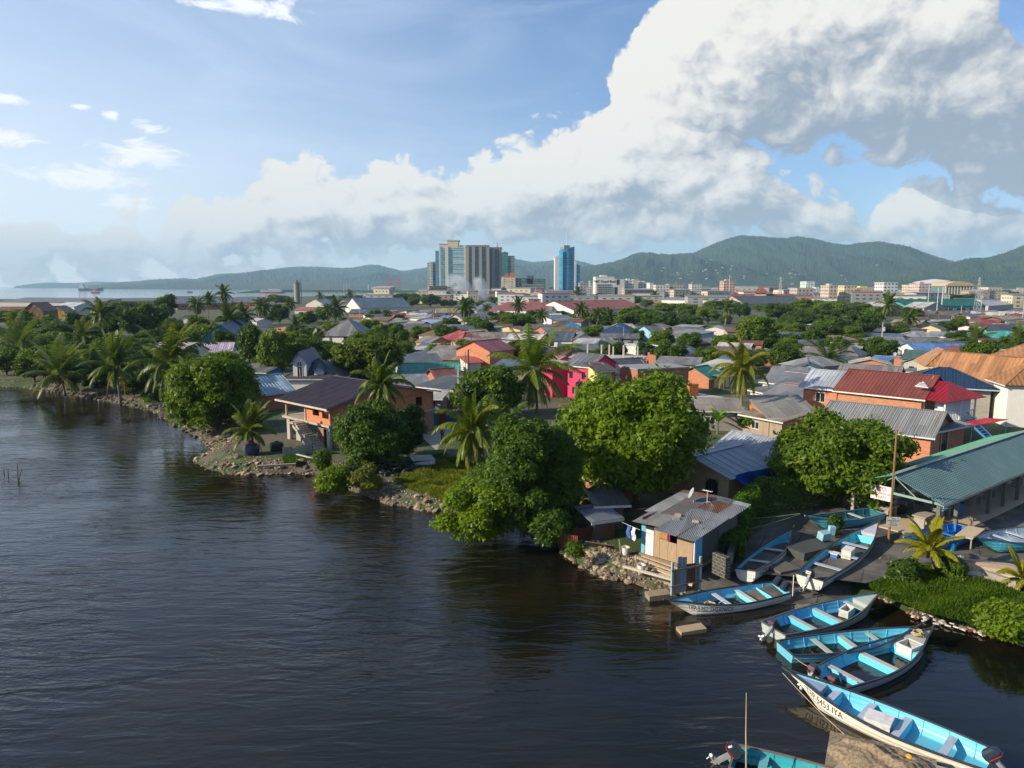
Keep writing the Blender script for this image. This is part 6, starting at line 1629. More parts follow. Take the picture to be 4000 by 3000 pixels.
def crate(loc,rz,label,s=(.75,.5,.42),c=(.62,.60,.56),open_=True,name='fish_box'):
 r = thing(name,label,'box',loc,rz); x,y,z = s[0] / 2,s[1] / 2,s[2]; t = .05
 mb = MB(); mb.box(-x,x,-y,y,0,.05); mb.box(-x,x,-y,-y + t,.05,z); mb.box(-x,x,y - t,y,.05,z); mb.box(-x,-x + t,-y + t,y - t,.05,z); mb.box(x - t,x,-y + t,y - t,.05,z)
 mb.build('body',plain(c,.6,0,.3,5),r)
 mb = MB()
 if open_: mb.box(-x - .02,x + .02,-y - .02,-y + t,z,z + .03); mb.box(-x - .02,x + .02,y - t,y + .02,z,z + .03); mb.box(-x - .02,-x + t,-y + t,y - t,z,z + .03); mb.box(x - t,x + .02,-y + t,y - t,z,z + .03); mb.build('rim',plain((.68,.66,.62),.6),r)
 else: mb.box(-x - .02,x + .02,-y - .02,y + .02,z,z + .05); mb.build('lid',plain((.62,.60,.60),.6),r)
 return r
def inboat(B,x,y,z): return B.matrix_basis @ Vector((x,y,z))
def rz(B): return B.rotation_euler[2]
crate(inboat(B4,6.3,-.1,.38),rz(B4),'open white fish box at the bow of the large blue boat',(.95,.75,.48))
crate(inboat(B5,3.9,.25,.20),rz(B5) + .1,'closed grey white cooler in the nearest long boat',(.95,.80,.55),(.55,.55,.53),False,name='cooler')
crate(inboat(B7,5.4,-.15,.35),rz(B7) + .1,'white cooler with raised lid in the turquoise lined boat',(1.0,.55,.50),(.60,.58,.50),False,name='cooler')
crate(inboat(B7,4.9,.45,.25),rz(B7),'small blue box beside the white cooler on the ramp boat',(.5,.4,.30),(.02,.16,.5),False,name='tackle_box')
crate(inboat(B2,5.6,.1,.25),rz(B2) + .3,'grey white box with slanted lid in the second boat',(.95,.5,.38),(.45,.47,.46))
def coil(loc,label,c,r0=.28,name='rope_coil',n=5):
 r = thing(name,label,'rope',loc); rr = random.Random(3); mb = MB(); pts = []
 for k in range(n * 12): a = 2 * math.pi * k / 12; q = r0 * (1 - .08 * (k % 5)) + rr.uniform(-.03,.03); pts.append((q * math.cos(a),q * math.sin(a),.04 + .05 * (k // 12) + rr.uniform(-.02,.02)))
 mb.tube(pts,.045,5); mb.build('coil',wood(c),r); return r
coil(inboat(B1,5.1,.15,.22),'big straw coloured rope coil in the lettered boat by the shed',(.45,.36,.20),.34,n=7)
coil(inboat(B5,4.55,.55,.20),'red net heap beside the cooler in the nearest boat',(.28,.03,.03),.24)
coil(inboat(B4,7.3,.1,1.0),'yellowish mooring rope tangle on the large boat bow',(.38,.30,.16),.26,n=3)
t_ = thing('bucket','deep blue bucket beside the rope coil','bucket',inboat(B1,4.35,.25,.2)); mb = MB(); mb.lathe([(.18,0),(.23,.30),(.25,.32),(.22,.32),(.17,.04)],14); mb.build('body',plain((.01,.08,.35),.4),t_); mb = MB(); mb.tube([(-.22,0,.3),(0,0,.5),(.22,0,.3)],.012); mb.build('handle',plain((.6,.6,.6)),t_)
for (zn,x,y),lb,c in ((('C',760,1030),'white bucket standing on the dark bank left of the patched shed',(.6,.58,.52)),(('C',895,1185),'white bucket lying at the rubble edge below the shed planks',(.55,.56,.55))):
 q = gp(zn,x,y,LZ); t_ = thing('bucket',lb,'bucket',(q.x,q.y,LZ)); mb = MB(); mb.lathe([(.20,0),(.26,.48),(.28,.50),(.24,.50),(.18,.05)],14); mb.build('body',plain(c,.5),t_); mb = MB(); mb.tube([(-.26,0,.48),(0,.05,.62),(.26,0,.48)],.012); mb.build('handle',plain((.5,.5,.5)),t_)
def rope(a,b,sag,label,c=(.34,.27,.15),r=.018,name='mooring_rope',cat='rope',n=14):
 a,b = Vector(a),Vector(b); mb = MB(); pts = [a.lerp(b,k / n) - Vector((0,0,sag * 4 * (k / n) * (1 - k / n))) for k in range(n + 1)]
 o = mb.tube(pts,r,4).build(name,wood(c)); tag(o,label,cat); return o
def pw(zn,x,y,z): return PP(zn,x,y,z)
rope(inboat(B3,.1,.7,.75),inboat(B4,.4,.9,.75),.2,'slack yellow rope between the bilge water boat and the large boat')
rope(inboat(B5,7.2 if False else 8.0,.2,1.0),pw('G',1100,700,.05),.1,'thin line from the nearest boat bow down to the water')
rope(pw('C',1820,720,1.9),pw('E',275,455,2.2),.05,'upper taut green line tied across the vine hedge',(.2,.35,.15),.014)
rope(pw('C',1820,815,1.7),pw('E',275,460,2.0),.05,'lower taut green line tied across the vine hedge',(.2,.35,.15),.014)
mb = MB(); p = inboat(B6,.6,-.6,.6); mb.tube([p,p + Vector((-.05,.1,1.6)),p + Vector((-.1,.1,3.1))],[.03,.022,.012],5); tag(mb.build('fishing_rod',wood((.45,.38,.25))),'tall thin rod standing in the teal lined boat','fishing rod')
mb = MB(); p = inboat(B1,.1,.95,.6); mb.tube([p,p + Vector((0,0,1.25))],.025,6); tag(mb.build('white_pole',plain((.7,.7,.68))),'short white pole at the stern of the lettered boat','pole')
def quay():
 a,b,c = gp('G',962,838,.7),gp('G',1118,690,.7),gp('G',1345,752,.7)
 e = a + (c - b) * 3.2; f = b + (c - b) * 3.2; n = (a - b).normalized() * 3
 mb = MB(); p = [a + n,b,f,e + n]; mb.prism([(q.x,q.y,.7) for q in p],1.6); o = mb.build('jetty',paint((.34,.29,.21),.5)); tag(o,'concrete jetty corner with nets beside the nearest boat','jetty')
 rs = np.random.RandomState(4); n_ = 46; u = np.linspace(0,1,n_)
 ctr = (b + (c - b) * .9 + (a - b) * .42); X,Y = np.meshgrid(u - .5,u - .5); Rr = np.sqrt((X * 2) ** 2 + (Y * 2) ** 2)
 Z = np.clip(1 - Rr,0,1) ** .6 * .5
 for o_ in range(5):
  fq = 3 * 1.9 ** o_; Z += np.clip(1 - Rr,0,1) ** .4 * .12 / 1.5 ** o_ * np.sin(X * fq * 3 + rs.rand() * 6 + 2 * np.sin(Y * fq)) * np.sin(Y * fq * 3 + rs.rand() * 6)
 V = np.stack([X * 3.6,Y * 2.3,Z],-1).reshape(-1,3); i = (np.arange(n_ - 1)[:,None] * n_ + np.arange(n_ - 1)[None,:]).ravel(); F = np.stack([i,i + 1,i + 1 + n_,i + n_],1)
 net = npmesh('fishing_net',V,F,plain((.22,.17,.11),.95,0,.6,9),smooth=True); net.location = (ctr.x,ctr.y,.68); net.rotation_euler = (0,0,-.5); tag(net,'heap of brown fishing nets piled on the concrete jetty','fishing net')
 mb = MB(); mb.lathe([(.02,0),(.10,.04),(.14,.14),(.10,.24),(.02,.28)],12); o = mb.build('float',plain((.75,.30,.01),.5)); o.location = (c.x + .3,c.y - .5,.72); tag(o,'orange float on the jetty against the white hull','float')
quay()
def blockstone(zn,x,y,s,rzv,label,c=(.34,.26,.16),z=.05):
 q = gp(zn,x,y,z); mb = MB(); mb.box(-s[0] / 2,s[0] / 2,-s[1] / 2,s[1] / 2,-.5,s[2]); o = mb.build('concrete_block',paint(c,.5)); o.location = (q.x,q.y,z); o.rotation_euler = (R(3),R(-2),rzv); tag(o,label,'block')
blockstone('D',222,580,(1.45,.62,.16),R(14),'loose concrete block in the water below the lettered boat')
blockstone('C',1040,1400,(1.35,.7,.30),R(12),'concrete step block beside the lettered boat bow',(.24,.20,.14))
blockstone('C',1110,1290,(1.7,.55,.75),R(-38),'pale block sea wall corner under the sheet gate',(.38,.32,.24),.1)
def person():
 q = gp('M',560,1035,LZ); r = thing('person','person in a red shirt and dark trousers walking down the lane','person',(q.x,q.y,LZ),R(10))
 def skin(name,verts,edges,rad,m,root=0):
  me = bpy.data.meshes.new(name); me.from_pydata(verts,edges,[]); o = bpy.data.objects.new(name,me); COL.objects.link(o); o.parent = r
  s = o.modifiers.new('skin','SKIN'); s.use_smooth_shade = True
  for i,v in enumerate(me.skin_vertices[0].data): v.radius = (rad[i],rad[i] * .85); v.use_root = (i == root)
  u = o.modifiers.new('sub','SUBSURF'); u.levels = 1; u.render_levels = 2; me.materials.append(m); return o
 V = [(0,0,.95),(0,.01,1.15),(0,.01,1.36),(0,0,1.46),(0,-.01,1.56),(0,-.02,1.68),(-.09,0,.90),(-.10,-.10,.50),(-.10,-.02,.08),(-.10,-.16,.04),(.09,0,.90),(.10,.08,.50),(.10,.22,.12),(.10,.10,.05),
   (-.19,.01,1.40),(-.24,.04,1.12),(-.24,-.08,.90),(-.24,-.12,.82),(.19,.01,1.40),(.24,-.02,1.12),(.24,-.06,.90),(.24,-.08,.82)]
 E = [(0,1),(1,2),(2,3),(3,4),(4,5),(0,6),(6,7),(7,8),(8,9),(0,10),(10,11),(11,12),(12,13),(2,14),(14,15),(15,16),(16,17),(2,18),(18,19),(19,20),(20,21)]
 rad = [.13,.13,.15,.06,.085,.095,.10,.065,.045,.04,.10,.065,.045,.04,.065,.045,.035,.04,.065,.045,.035,.04]
 b = skin('body',V,E,rad,plain((.07,.035,.022),.6))
 skin('shirt',[(0,0,.98),(0,.01,1.18),(0,.01,1.37),(-.20,.01,1.40),(-.25,.035,1.2),(.20,.01,1.40),(.25,0,1.2)],[(0,1),(1,2),(2,3),(3,4),(2,5),(5,6)],[.155,.16,.17,.085,.07,.085,.07],plain((.32,.012,.02),.8))
 skin('trousers',[(0,0,.97),(-.09,0,.88),(-.10,-.10,.50),(-.10,-.03,.16),(.09,0,.88),(.10,.08,.50),(.10,.2,.2)],[(0,1),(1,2),(2,3),(0,4),(4,5),(5,6)],[.14,.12,.085,.07,.12,.085,.07],plain((.01,.014,.03),.85))
 mb = MB(); mb.lathe([(.02,.0),(.085,.03),(.10,.09),(.08,.14),(.02,.17)],12,(0,.01,1.64)); mb.build('hair',plain((.01,.008,.007),.9),r,smooth=True)
person()
# ------------------------------------------------------------ vegetation
def place(zn,x,ytop,ybase,wpx,z=LZ):
 q = PP(zn,x,ybase,z); top = PY(*px(zn,x,ytop),q.y); sc = px(zn,1,0)[0] - px(zn,0,0)[0]
 t = (Vector((q.x,q.y,q.z)) - Vector((0,0,CAM_H))).length
 return q,max(1.0,top.z - z),wpx * ZN[zn][2] * t / FPX
GL1 = leafmat((.062,.115,.014),.55,.32,.3,yamt=.2)      # mango, yellow green
GL2 = leafmat((.032,.072,.016),.5,.28,.35)                # fine dark
GL3 = leafmat((.070,.125,.014),.5,.35,.3)                 # bright mangrove
GL4 = leafmat((.026,.058,.016),.5,.25,.3)                 # dark
GL5 = leafmat((.045,.090,.018),.5,.3,.3)
TREES = []
def near_tree(name,label,zn,x,ytop,ybase,wpx,seed,clear,lm,ntuft,per,leaf,nl=16,r0=.9,r1=1.9,sq=.85,droop=0.,cat='tree'):
 q,h,w = place(zn,x,ytop,ybase,wpx); TREES.append((q.x,q.y,w / 2))
 return make_tree(name,label,cat,(q.x,q.y,LZ - .05),seed,w,h,clear,None,ntuft,per,leaf,nl,r0,r1,lm,sq,droop)
near_tree('mango_tree','large round mango tree with yellow green young leaves in the centre','F',1372,812,1085,300,11,.6,GL1,15000,6,.21,46,.9,1.9,.85,.35)
near_tree('mango_tree','broad mango tree with orange tinted tips left of the market shelter','F',1814,905,1088,245,12,.3,leafmat((.05,.095,.016),.55,.32,.3,yamt=.25),12000,6,.20,38,.7,1.6,.85,.3)
near_tree('shade_tree','fine leaved dark green tree overhanging the water in front of the mango tree','F',1128,885,1150,132,13,-.3,GL2,10000,6,.14,44,.45,.95)
near_tree('shade_tree','second fine leaved tree leaning right beside the mango tree','F',1200,915,1140,100,43,-.3,GL2,8000,6,.14,36,.4,.9)
near_tree('mangrove','bright green mangrove bush spreading over the water','F',1030,1040,1150,168,14,-.4,GL3,6000,6,.14,18,.6,1.0,cat='mangrove')
near_tree('mangrove_sapling','upper shoots of green shrub behind the mangrove bush','F',1065,985,1110,110,15,.3,GL5,3500,6,.14,12,.5,.9,cat='shrub')
near_tree('shore_tree','tall light green feathery tree on the left shore','F',468,762,928,175,16,-.2,leafmat((.055,.105,.014),.5,.36,.3),11000,6,.22,40,.8,1.7)
near_tree('dark_shrub','dark dense shrub in front of the brick house beside its stairs','F',800,862,1008,145,17,-.3,GL2,7000,6,.17,18,.9,1.6,cat='shrub')
near_tree('dark_shrub','dark leafy shrub between the brick house and the lane','F',880,880,985,80,18,.2,GL4,3000,6,.18,10,.7,1.1,cat='shrub')
near_tree('shade_tree','round tree with yellow blossoms behind the dark tiled roof','F',790,728,835,150,19,.5,leafmat((.045,.078,.015),.5,.3,.3,yamt=.25),4500,6,.34,20,1.1,2.1)
near_tree('shade_tree','rounded tree behind the coconut palms in front of the magenta house','F',1065,790,900,130,20,.3,leafmat((.045,.088,.015),.5,.3,.3,yamt=.25),5000,6,.28,18,.8,1.5)
near_tree('shade_tree','low dark tree left of the big coconut palm','F',1020,815,905,100,21,.3,GL4,3000,6,.26,12,.8,1.3)
near_tree('shrub','small flowering shrub at the foot of the outside stairs','B',1240,915,1085,110,22,.1,GL5,1200,5,.13,8,.35,.6,cat='shrub')
near_tree('shrub','bright yellow green shrub at the waterline below the tyre pile','B',1345,1070,1240,290,23,-.2,GL3,2400,6,.13,12,.4,.7,cat='shrub')
near_tree('shrub','grey green bush right of the bright shrub on the bank','B',1600,1060,1230,290,24,-.3,leafmat((.075,.10,.03),.5,.3,.3),2200,6,.12,12,.4,.7,cat='shrub')
near_tree('shrub','tiny green shrub on the rubble spit below the lean-to','C',320,975,1060,120,25,.0,GL5,500,5,.10,6,.2,.35,cat='shrub')
near_tree('shrub','low dark bush hanging to the water right of the fine leaved tree','T',1010,930,1130,220,26,.0,GL2,2500,6,.13,10,.5,.8,cat='shrub')
near_tree('vine_tree','small vine covered tree beside the leaning yellow palm','Q',545,500,620,160,27,.5,GL5,1500,6,.22,9,.5,.9)
near_tree('shrub','leafy shrub near the brick house with grey lean-to roof','Q',1365,600,650,110,28,.3,GL5,800,6,.18,6,.4,.7,cat='shrub')
near_tree('shrub','dark bush at the base of the yellow young palm','E',1180,885,1040,200,29,-.2,GL4,1500,6,.11,8,.4,.6,cat='shrub')
near_tree('shrub','leafy weeds beside the upturned hull','E',1590,945,1000,150,30,-.2,GL5,1600,6,.10,9,.3,.5,cat='shrub')
near_tree('shrub','broad green bank bush at the lower right edge','E',2090,1330,1460,330,31,-.3,GL3,3500,6,.12,14,.5,.8,cat='shrub')
near_tree('creeper','creeper clump hanging over the weathered light blue boat','E',575,440,640,75,32,-.1,GL4,500,6,.10,6,.22,.35,cat='creeper')
TP = []
for i,(c,nl,nt,lf,r0,r1) in enumerate([((.050,.095,.014),16,1900,.42,1.1,2.0),((.028,.062,.015),14,1900,.42,1.2,2.2),((.038,.080,.016),18,2100,.38,1.0,1.8),((.065,.115,.018),12,1500,.42,1.1,1.9),((.034,.070,.018),20,2200,.36,.8,1.7)]):
 TP.append(make_tree('tree','prototype','tree',(0,-60 - i * 20,0),40 + i,10,10,1.2,None,nt,5,lf,nl,r0,r1,leafmat(c,.5,.3,.3,yamt=.15 if i in (0,3) else 0)))
USEDP = set()
def mid_tree(zn,x,ytop,ybase,wpx,k,label,group=None):
 q,h,w = place(zn,x,ytop,ybase,wpx); TREES.append((q.x,q.y,w / 2))
 src = TP[k % 5]; rr = random.Random(int(x * 7 + ytop));
 o = dup(src,(q.x,q.y,LZ - .1),rr.uniform(0,6.28),(w / 10,w / 10,h / 10),label,group); return o
MT = [('2',515,745,1260,260,1,'dark dense tree right of the steep navy gable'),('2',760,790,1330,300,0,'tree with yellow green left side behind the dormer house'),('2',980,880,1290,320,2,'dark green tree mass behind the dormer house, right part'),
  ('2',1540,940,1240,260,0,'tree below the derelict white building'),('2',1380,930,1060,130,3,'small light tree in front of the derelict building wall'),('2',1900,730,960,190,0,'trimmed double crowned tree left of the dense round tree'),
  ('2',2110,750,1080,200,1,'dense round tree behind the bare brick shed'),('3',165,1035,1370,210,2,'tall dense tree left of the cream house'),('2',1110,600,760,200,2,'olive tree above the red roofed annex'),
  ('2',810,530,740,200,1,'dark tree left of the silo'),('2',770,410,520,170,3,'light crown against the sea beside the silo'),('2',870,425,520,110,0,'second light crown against the sea beside the silo'),('2',650,650,750,170,1,'shaded tree below the yellow tinged palm'),
  ('3',1400,885,1095,340,0,'broad mixed green tree in the centre of the town'),('3',1560,900,1090,180,3,'bright green tree behind the slim coconut palm'),('3',1690,1010,1100,150,0,'small yellow green tree right of the broad mixed tree'),('3',1300,870,960,120,1,'small dark tree above the broad mixed tree'),
  ('3',1200,905,975,90,2,'small bluish green tree beside the white houses'),('3',330,1160,1220,50,3,'slender young tree at the brick house corner'),('3',940,1000,1100,100,1,'dark shrubby tree under the tall palm trunk'),
  ('3',105,890,960,60,3,'tiny bright tree near the pink cottage'),('3',90,950,1000,70,2,'tiny dark tree near the pink cottage'),
  ('4',640,745,950,300,0,'broad rain tree right of the red warehouse'),('4',820,750,960,280,2,'second broad rain tree further right'),('4',980,780,980,260,1,'dark layered tree left of the transformer pole'),('4',1000,690,800,260,3,'bright crown behind the layered tree'),
  ('4',1190,700,860,220,0,'bright tree behind the transformer pole'),('4',1390,730,900,230,3,'light green tree left of the bent palm'),('4',1450,670,780,200,0,'light crown behind the bent palm'),('4',1240,810,930,180,2,'low tree right of the transformer pole'),('4',1370,910,1000,130,1,'small dark tree behind the light blue house'),
  ('4',1130,840,960,160,1,'deep green tree behind the transformer pole'),('4',1690,690,840,180,2,'green tree right of the bent palm'),('4',1850,820,1140,330,0,'big mottled tree with yellowish crown right of the brick flat house'),('4',1950,960,1150,260,1,'dark lower crown beside the big mottled tree'),
  ('4',1800,850,1000,200,2,'left shoulder tree of the big mottled tree'),('4',2150,830,960,200,2,'layered tree at the wood edge'),('4',2060,700,830,260,0,'bright round tree in the wood'),('4',1880,710,780,130,3,'light tree beside the long dark roof'),('4',2140,1030,1200,110,3,'small yellow green tree near the street lamp'),
  ('4',1350,1050,1150,80,1,'grey green shrub tree beside the light blue house'),('4',1450,1040,1140,90,1,'dark shrub tree before the off white house'),('4',470,1020,1060,110,0,'yellowish hedge tree before the navy roofed house'),
  ('5',90,410,560,220,1,'wood tree below the dark long roof'),('5',330,370,520,260,0,'tall bright wood tree'),('5',560,385,540,300,3,'pale green wood tree'),('5',770,400,520,220,0,'wood tree right of the pale one'),('5',260,470,620,280,4,'layered dark wood tree'),
  ('5',500,450,600,230,1,'shaded wood tree behind the tall round tree'),('5',545,535,770,300,2,'tall round tree in front of the wood'),('5',640,560,770,160,1,'right side companion of the tall round tree'),('5',800,480,740,240,1,'dense dark tree left of the white transformer pole'),('5',880,470,690,180,0,'mottled tree left of the white transformer pole'),
  ('5',870,700,880,190,4,'very dark round bush tree behind the blue roofed cottage'),('5',940,430,560,140,3,'light tree left of the tall coconut palm'),('5',1140,380,470,130,0,'bright crown right of the tall coconut palm'),('5',1230,440,560,180,4,'wind combed tree right of the tall coconut palm'),('5',1560,330,400,160,1,'dark round tree left of the columned hall'),
  ('5',1690,330,400,180,1,'dark round tree in front of the columned hall'),('5',1640,540,670,150,2,'round tree before the dark red roof'),('5',1730,600,670,100,1,'small dark tree right of the round one'),('5',1560,480,520,130,2,'dark shrubs below the green warehouse'),('5',2010,290,370,170,0,'tree on the slope at the right'),('5',2110,310,370,120,2,'second tree on the slope at the right'),
  ('5',170,700,870,150,3,'small pale green tree near the shacks'),('5',340,770,870,160,3,'yellow brown bush tree behind the palm'),('5',250,610,680,130,3,'bright low tree by the tiny hut'),
  ('3',250,675,800,300,4,'wide dark tree beside the white yacht'),('3',500,690,830,220,2,'broad tree in front of the slim tower'),('3',310,720,830,140,0,'lighter tree before the wide dark tree'),('3',650,750,830,120,1,'dark tree behind the yellow house'),('3',740,750,830,110,1,'dark tree behind the yellow house roof end'),
  ('3',900,720,850,160,4,'smoke veiled dark tree'),('3',1060,760,840,140,2,'tree behind the slim palm'),('3',1180,715,800,130,0,'tree right of the smoke'),('3',1310,750,800,130,3,'tree left of the big dark palm'),('3',1560,745,810,130,2,'low tree row left part before the green glass block'),('3',1720,705,800,200,0,'low tree row middle part'),
  ('3',1830,730,810,150,3,'low tree row right part'),('3',1980,720,770,150,1,'dark tree row before the blue tower'),('3',2120,740,780,120,2,'dark tree row end by the red roof'),('3',20,695,760,60,1,'dark tree left of the wide one'),('4',330,610,690,170,1,'dark tree before the white bank'),('4',420,610,690,120,4,'dark tree beneath the white bank windows'),('4',560,615,700,180,1,'dark tree right of the white bank'),
  ('4',690,625,720,130,4,'deep dark tree end right of the white bank'),('4',60,640,690,120,1,'dark tree left in front of the blue tower'),('4',800,660,740,130,0,'small tree before the city roofs'),('4',1550,540,640,120,1,'dark park tree beside the tall mast'),('4',1400,520,570,80,1,'dark tree among the city blocks'),('4',1290,590,630,60,2,'small bluish tree among the city blocks'),
  ('2',2130,395,500,180,4,'wide dark tree before the yacht stern'),('2',1960,415,470,110,2,'tree before the yacht'),('2',1800,440,475,110,1,'low dark tree before the yacht bow'),('2',1660,425,475,90,1,'low dark tree by the twin palms'),('2',1350,430,470,110,1,'low dark shoreline tree'),('2',1500,430,475,120,2,'low shoreline tree with palm'),('2',1250,540,640,80,3,'bright banana like tree by the warehouse'),('2',1500,660,700,80,3,'yellow green bush before the brick house'),('2',1280,700,740,160,3,'clipped bright hedge above the derelict building'),
  ('1',130,455,620,260,3,'spreading flat crowned tree at the left edge'),('1',420,500,620,90,3,'thin pale tree by the ochre shed'),('1',500,560,660,130,1,'small dark tree by the grey roofed building'),('1',690,490,700,190,1,'dense dark tree left of the hanging palm'),('1',1020,420,720,240,1,'big dark tree right of the hanging palm'),
  ('1',1180,430,740,220,4,'tall dark tree in the left wood'),('1',1330,410,700,260,2,'broad dark tree in the left wood'),('1',1440,335,560,160,1,'tall crown reaching above the pale shed'),('1',1070,390,520,200,0,'light crown over the big dark tree'),('1',1240,390,500,140,3,'yellowish crown before the pale shed'),
  ('1',380,600,780,260,2,'green tree in the left wood centre'),('1',220,640,860,220,1,'shaded tree behind the leftmost palm'),('1',480,650,880,260,0,'bright layered tree in the left wood'),('1',620,740,960,260,0,'sunlit layered tree near the left shore'),('1',800,780,1080,220,3,'vivid light green tree near the left shore'),
  ('1',1000,690,980,300,2,'olive tree left of the striped roof'),('1',1120,760,1060,240,1,'shadowed tree left of the striped roof'),('1',1290,640,780,200,0,'leafy tree above the striped roof'),('1',1490,560,740,220,4,'grey green tree left of the white cottage'),('1',1720,510,740,190,0,'bright tree left of the dark palms'),('1',1790,580,760,180,3,'bright low tree left of the dark palms'),
  ('1',60,800,1030,240,2,'bush mass at the left edge by the water'),('1',300,850,1080,260,4,'undergrowth at the left shore'),('1',620,900,1160,260,1,'dark undergrowth under the shore palms'),('1',850,960,1180,240,4,'dark undergrowth right of the shore palms'),('1',1160,1000,1220,240,1,'dark hedge left of the tall leaning palm'),('1',1380,1110,1250,240,2,'low green hedge behind the tall leaning palm'),
  ('1',1950,640,880,180,1,'dark tree below the dark palms'),('1',2130,600,800,130,1,'dark tree left of the navy gable'),('2',380,760,900,120,1,'dark crown beside the navy gable'),('2',400,1100,1290,100,2,'shrub tree behind the blue house'),('2',560,1080,1310,110,2,'shrub tree right of the brown pole'),('2',100,830,960,150,1,'shadow tree left of the striped roof end'),('2',740,1470,1560,150,0,'yellow flowered hedge beside the blue striped roof'),('2',2000,1480,1600,100,3,'small tree behind the near coconut palm')]
for a in MT: mid_tree(*a)
LBS = set()
def tree_fill():
 rr = random.Random(5); n = 0; k_ = ['deep green','mid green','light green','bushy','rounded']
 for i in range(900):
  if n >= 190: break
  if i < 560: X_,Y_ = (rr.uniform(-60,900),rr.uniform(1290,1560)) if n < 75 else (rr.uniform(1150,4000),rr.uniform(1235,1460))
  else: X_,Y_ = rr.uniform(1200,4000),rr.uniform(1225,1460)
  q = P(X_,Y_,LZ)
  if min(math.hypot(q.x - p.x,q.y - p.y) for p in INN[::3]) < 3.2 and Y_ > 1480: continue
  j = min(range(len(SX)),key=lambda m: abs(SL[m].x - q.x))
  if q.y < INN[j].y + 3: continue
  if overlaps(q.x,q.y,1.5): continue
  if any(math.hypot(q.x - t[0],q.y - t[1]) < (t[2] * .45 + (1.2 if i < 560 else 4.5)) for t in TREES): continue
  w = rr.uniform(4.5,8) if i < 560 else rr.uniform(4,6.5); h = w * rr.uniform(.65,1.0) if X_ < 1000 else w * .9; TREES.append((q.x,q.y,w / 2)); k = rr.randrange(5)
  c = min(MT,key=lambda a: abs(px(a[0],a[1],0)[0] - X_) + 3 * abs(px(a[0],0,a[3])[1] - Y_)); lb = f'{k_[k]} small tree {"right" if px(c[0], c[1], 0)[0] < X_ else "left"} of the {short_(c[6])}'
  if lb in LBS: continue
  LBS.add(lb); n += 1; dup(TP[k],(q.x,q.y,LZ - .2),rr.uniform(0,6),(w / 10,w / 10,h / 11),lb,'small trees between the houses and along the shore')
 print('treefill',n)
def short_(l):
 w = l.split()
 for st in ('with','on','behind','beside','left','right','in','below','of','under','and','joined','by','at','between','among','near','before','reaching','against','over','above','end'):
  if st in w[2:]: w = w[:max(2,w[2:].index(st) + 2)]
 return ' '.join(w[:5]).removeprefix('the ')
tree_fill()
for t in TP:
 for ch in list(t.children): bpy.data.objects.remove(ch)
 bpy.data.objects.remove(t)
def palm(zn,xc,yc,rpx,xb,yb,label,seed,**k):
 q = PP(zn,xb,yb,LZ); top = PY(*px(zn,xc,yc),q.y); t = (q - Vector((0,0,CAM_H))).length; L = rpx * ZN[zn][2] * t / FPX
 return make_palm('coconut_palm',label,(q.x,q.y,LZ - .05),seed,top.z - LZ,(top.x - q.x,0),L,**k)
YG = (.080,.105,.016)
palm('M',1440,350,390,1470,760,'tallest coconut palm in the centre with windblown crown and long drooping fronds',3,nf=22,nl=60,wind=(.22,0),droop=.95,hang=.7,elev=(R(80),R(-62)),leafc=(.06,.10,.018))
palm('B',1745,345,235,1790,985,'coconut palm with straight slim trunk in front of the brick house',4,nf=18,nl=60,droop=1.5,hang=.9,wind=(.05,0),elev=(R(85),R(-70)),leafc=(.055,.09,.02))
palm('M',850,945,350,955,1330,'coconut palm with glossy drooping fronds and leaning dark trunk by the lane',5,nf=22,nl=64,droop=1.5,hang=1.0,elev=(R(82),R(-60)),leafc=(.065,.105,.018),wind=(-.05,0))
palm('M',1150,905,270,1180,1250,'coconut palm between the glossy one and the fine leaved tree',6,nf=16,nl=50,droop=1.3,hang=.8,leafc=(.05,.085,.018))
palm('B',625,735,210,640,935,'young coconut palm behind the big dark jar on the point',7,nf=15,nl=50,droop=.8,hang=.5,elev=(R(80),R(0)),leafc=(.055,.09,.03),dead=1)
palm('F',1602,795,58,1600,925,'slim yellow fronded coconut palm in front of the shacks',8,nf=20,nl=50,wind=(-.2,0),droop=1.4,hang=.9,elev=(R(80),R(-65)),leafc=YG,yam=.7)
palm('E',1400,760,205,1440,975,'young yellow green palm on the grassy bank before the royal blue boat',9,nf=12,nl=50,droop=.8,hang=.4,elev=(R(75),R(5)),leafc=(.13,.15,.02),dead=0,wind=(-.1,0),rad=.09,yam=.6)
palm('E',2200,1010,170,2230,1110,'young yellow palm cut by the right edge',10,nf=10,nl=40,droop=1,hang=.5,leafc=(.13,.14,.02),dead=0,rad=.09,yam=.6)
palm('C',420,540,170,430,690,'young palm with one bright frond beside the pale turquoise shack',11,nf=9,nl=40,droop=.9,hang=.5,leafc=(.08,.12,.02),dead=0,rad=.09)
palm('C',300,760,140,320,850,'banana like young palm at the water left of the lean-to',12,nf=9,nl=26,droop=.9,hang=.2,leafc=(.04,.085,.02),dead=0,rad=.08)
palm('1',1480,940,290,1570,1370,'tall coconut palm leaning over the stony left shore',13,nf=22,nl=46,droop=1.1,hang=.7,elev=(R(85),R(-45)),leafc=(.045,.075,.025))
palm('1',1000,960,230,1040,1280,'coconut palm with upright fronds on the left shore',14,nf=17,nl=40,droop=.9,hang=.5,elev=(R(85),R(-5)),leafc=(.04,.075,.025))
palm('1',520,1030,240,560,1190,'low spreading palm reaching over the left water edge',15,nf=15,nl=40,droop=.7,hang=.4,elev=(R(80),R(-10)),leafc=(.045,.075,.03))
palm('1',180,790,230,190,960,'leftmost coconut palm with glinting fronds',16,nf=18,nl=40,droop=1.1,hang=.6,leafc=(.045,.075,.03))
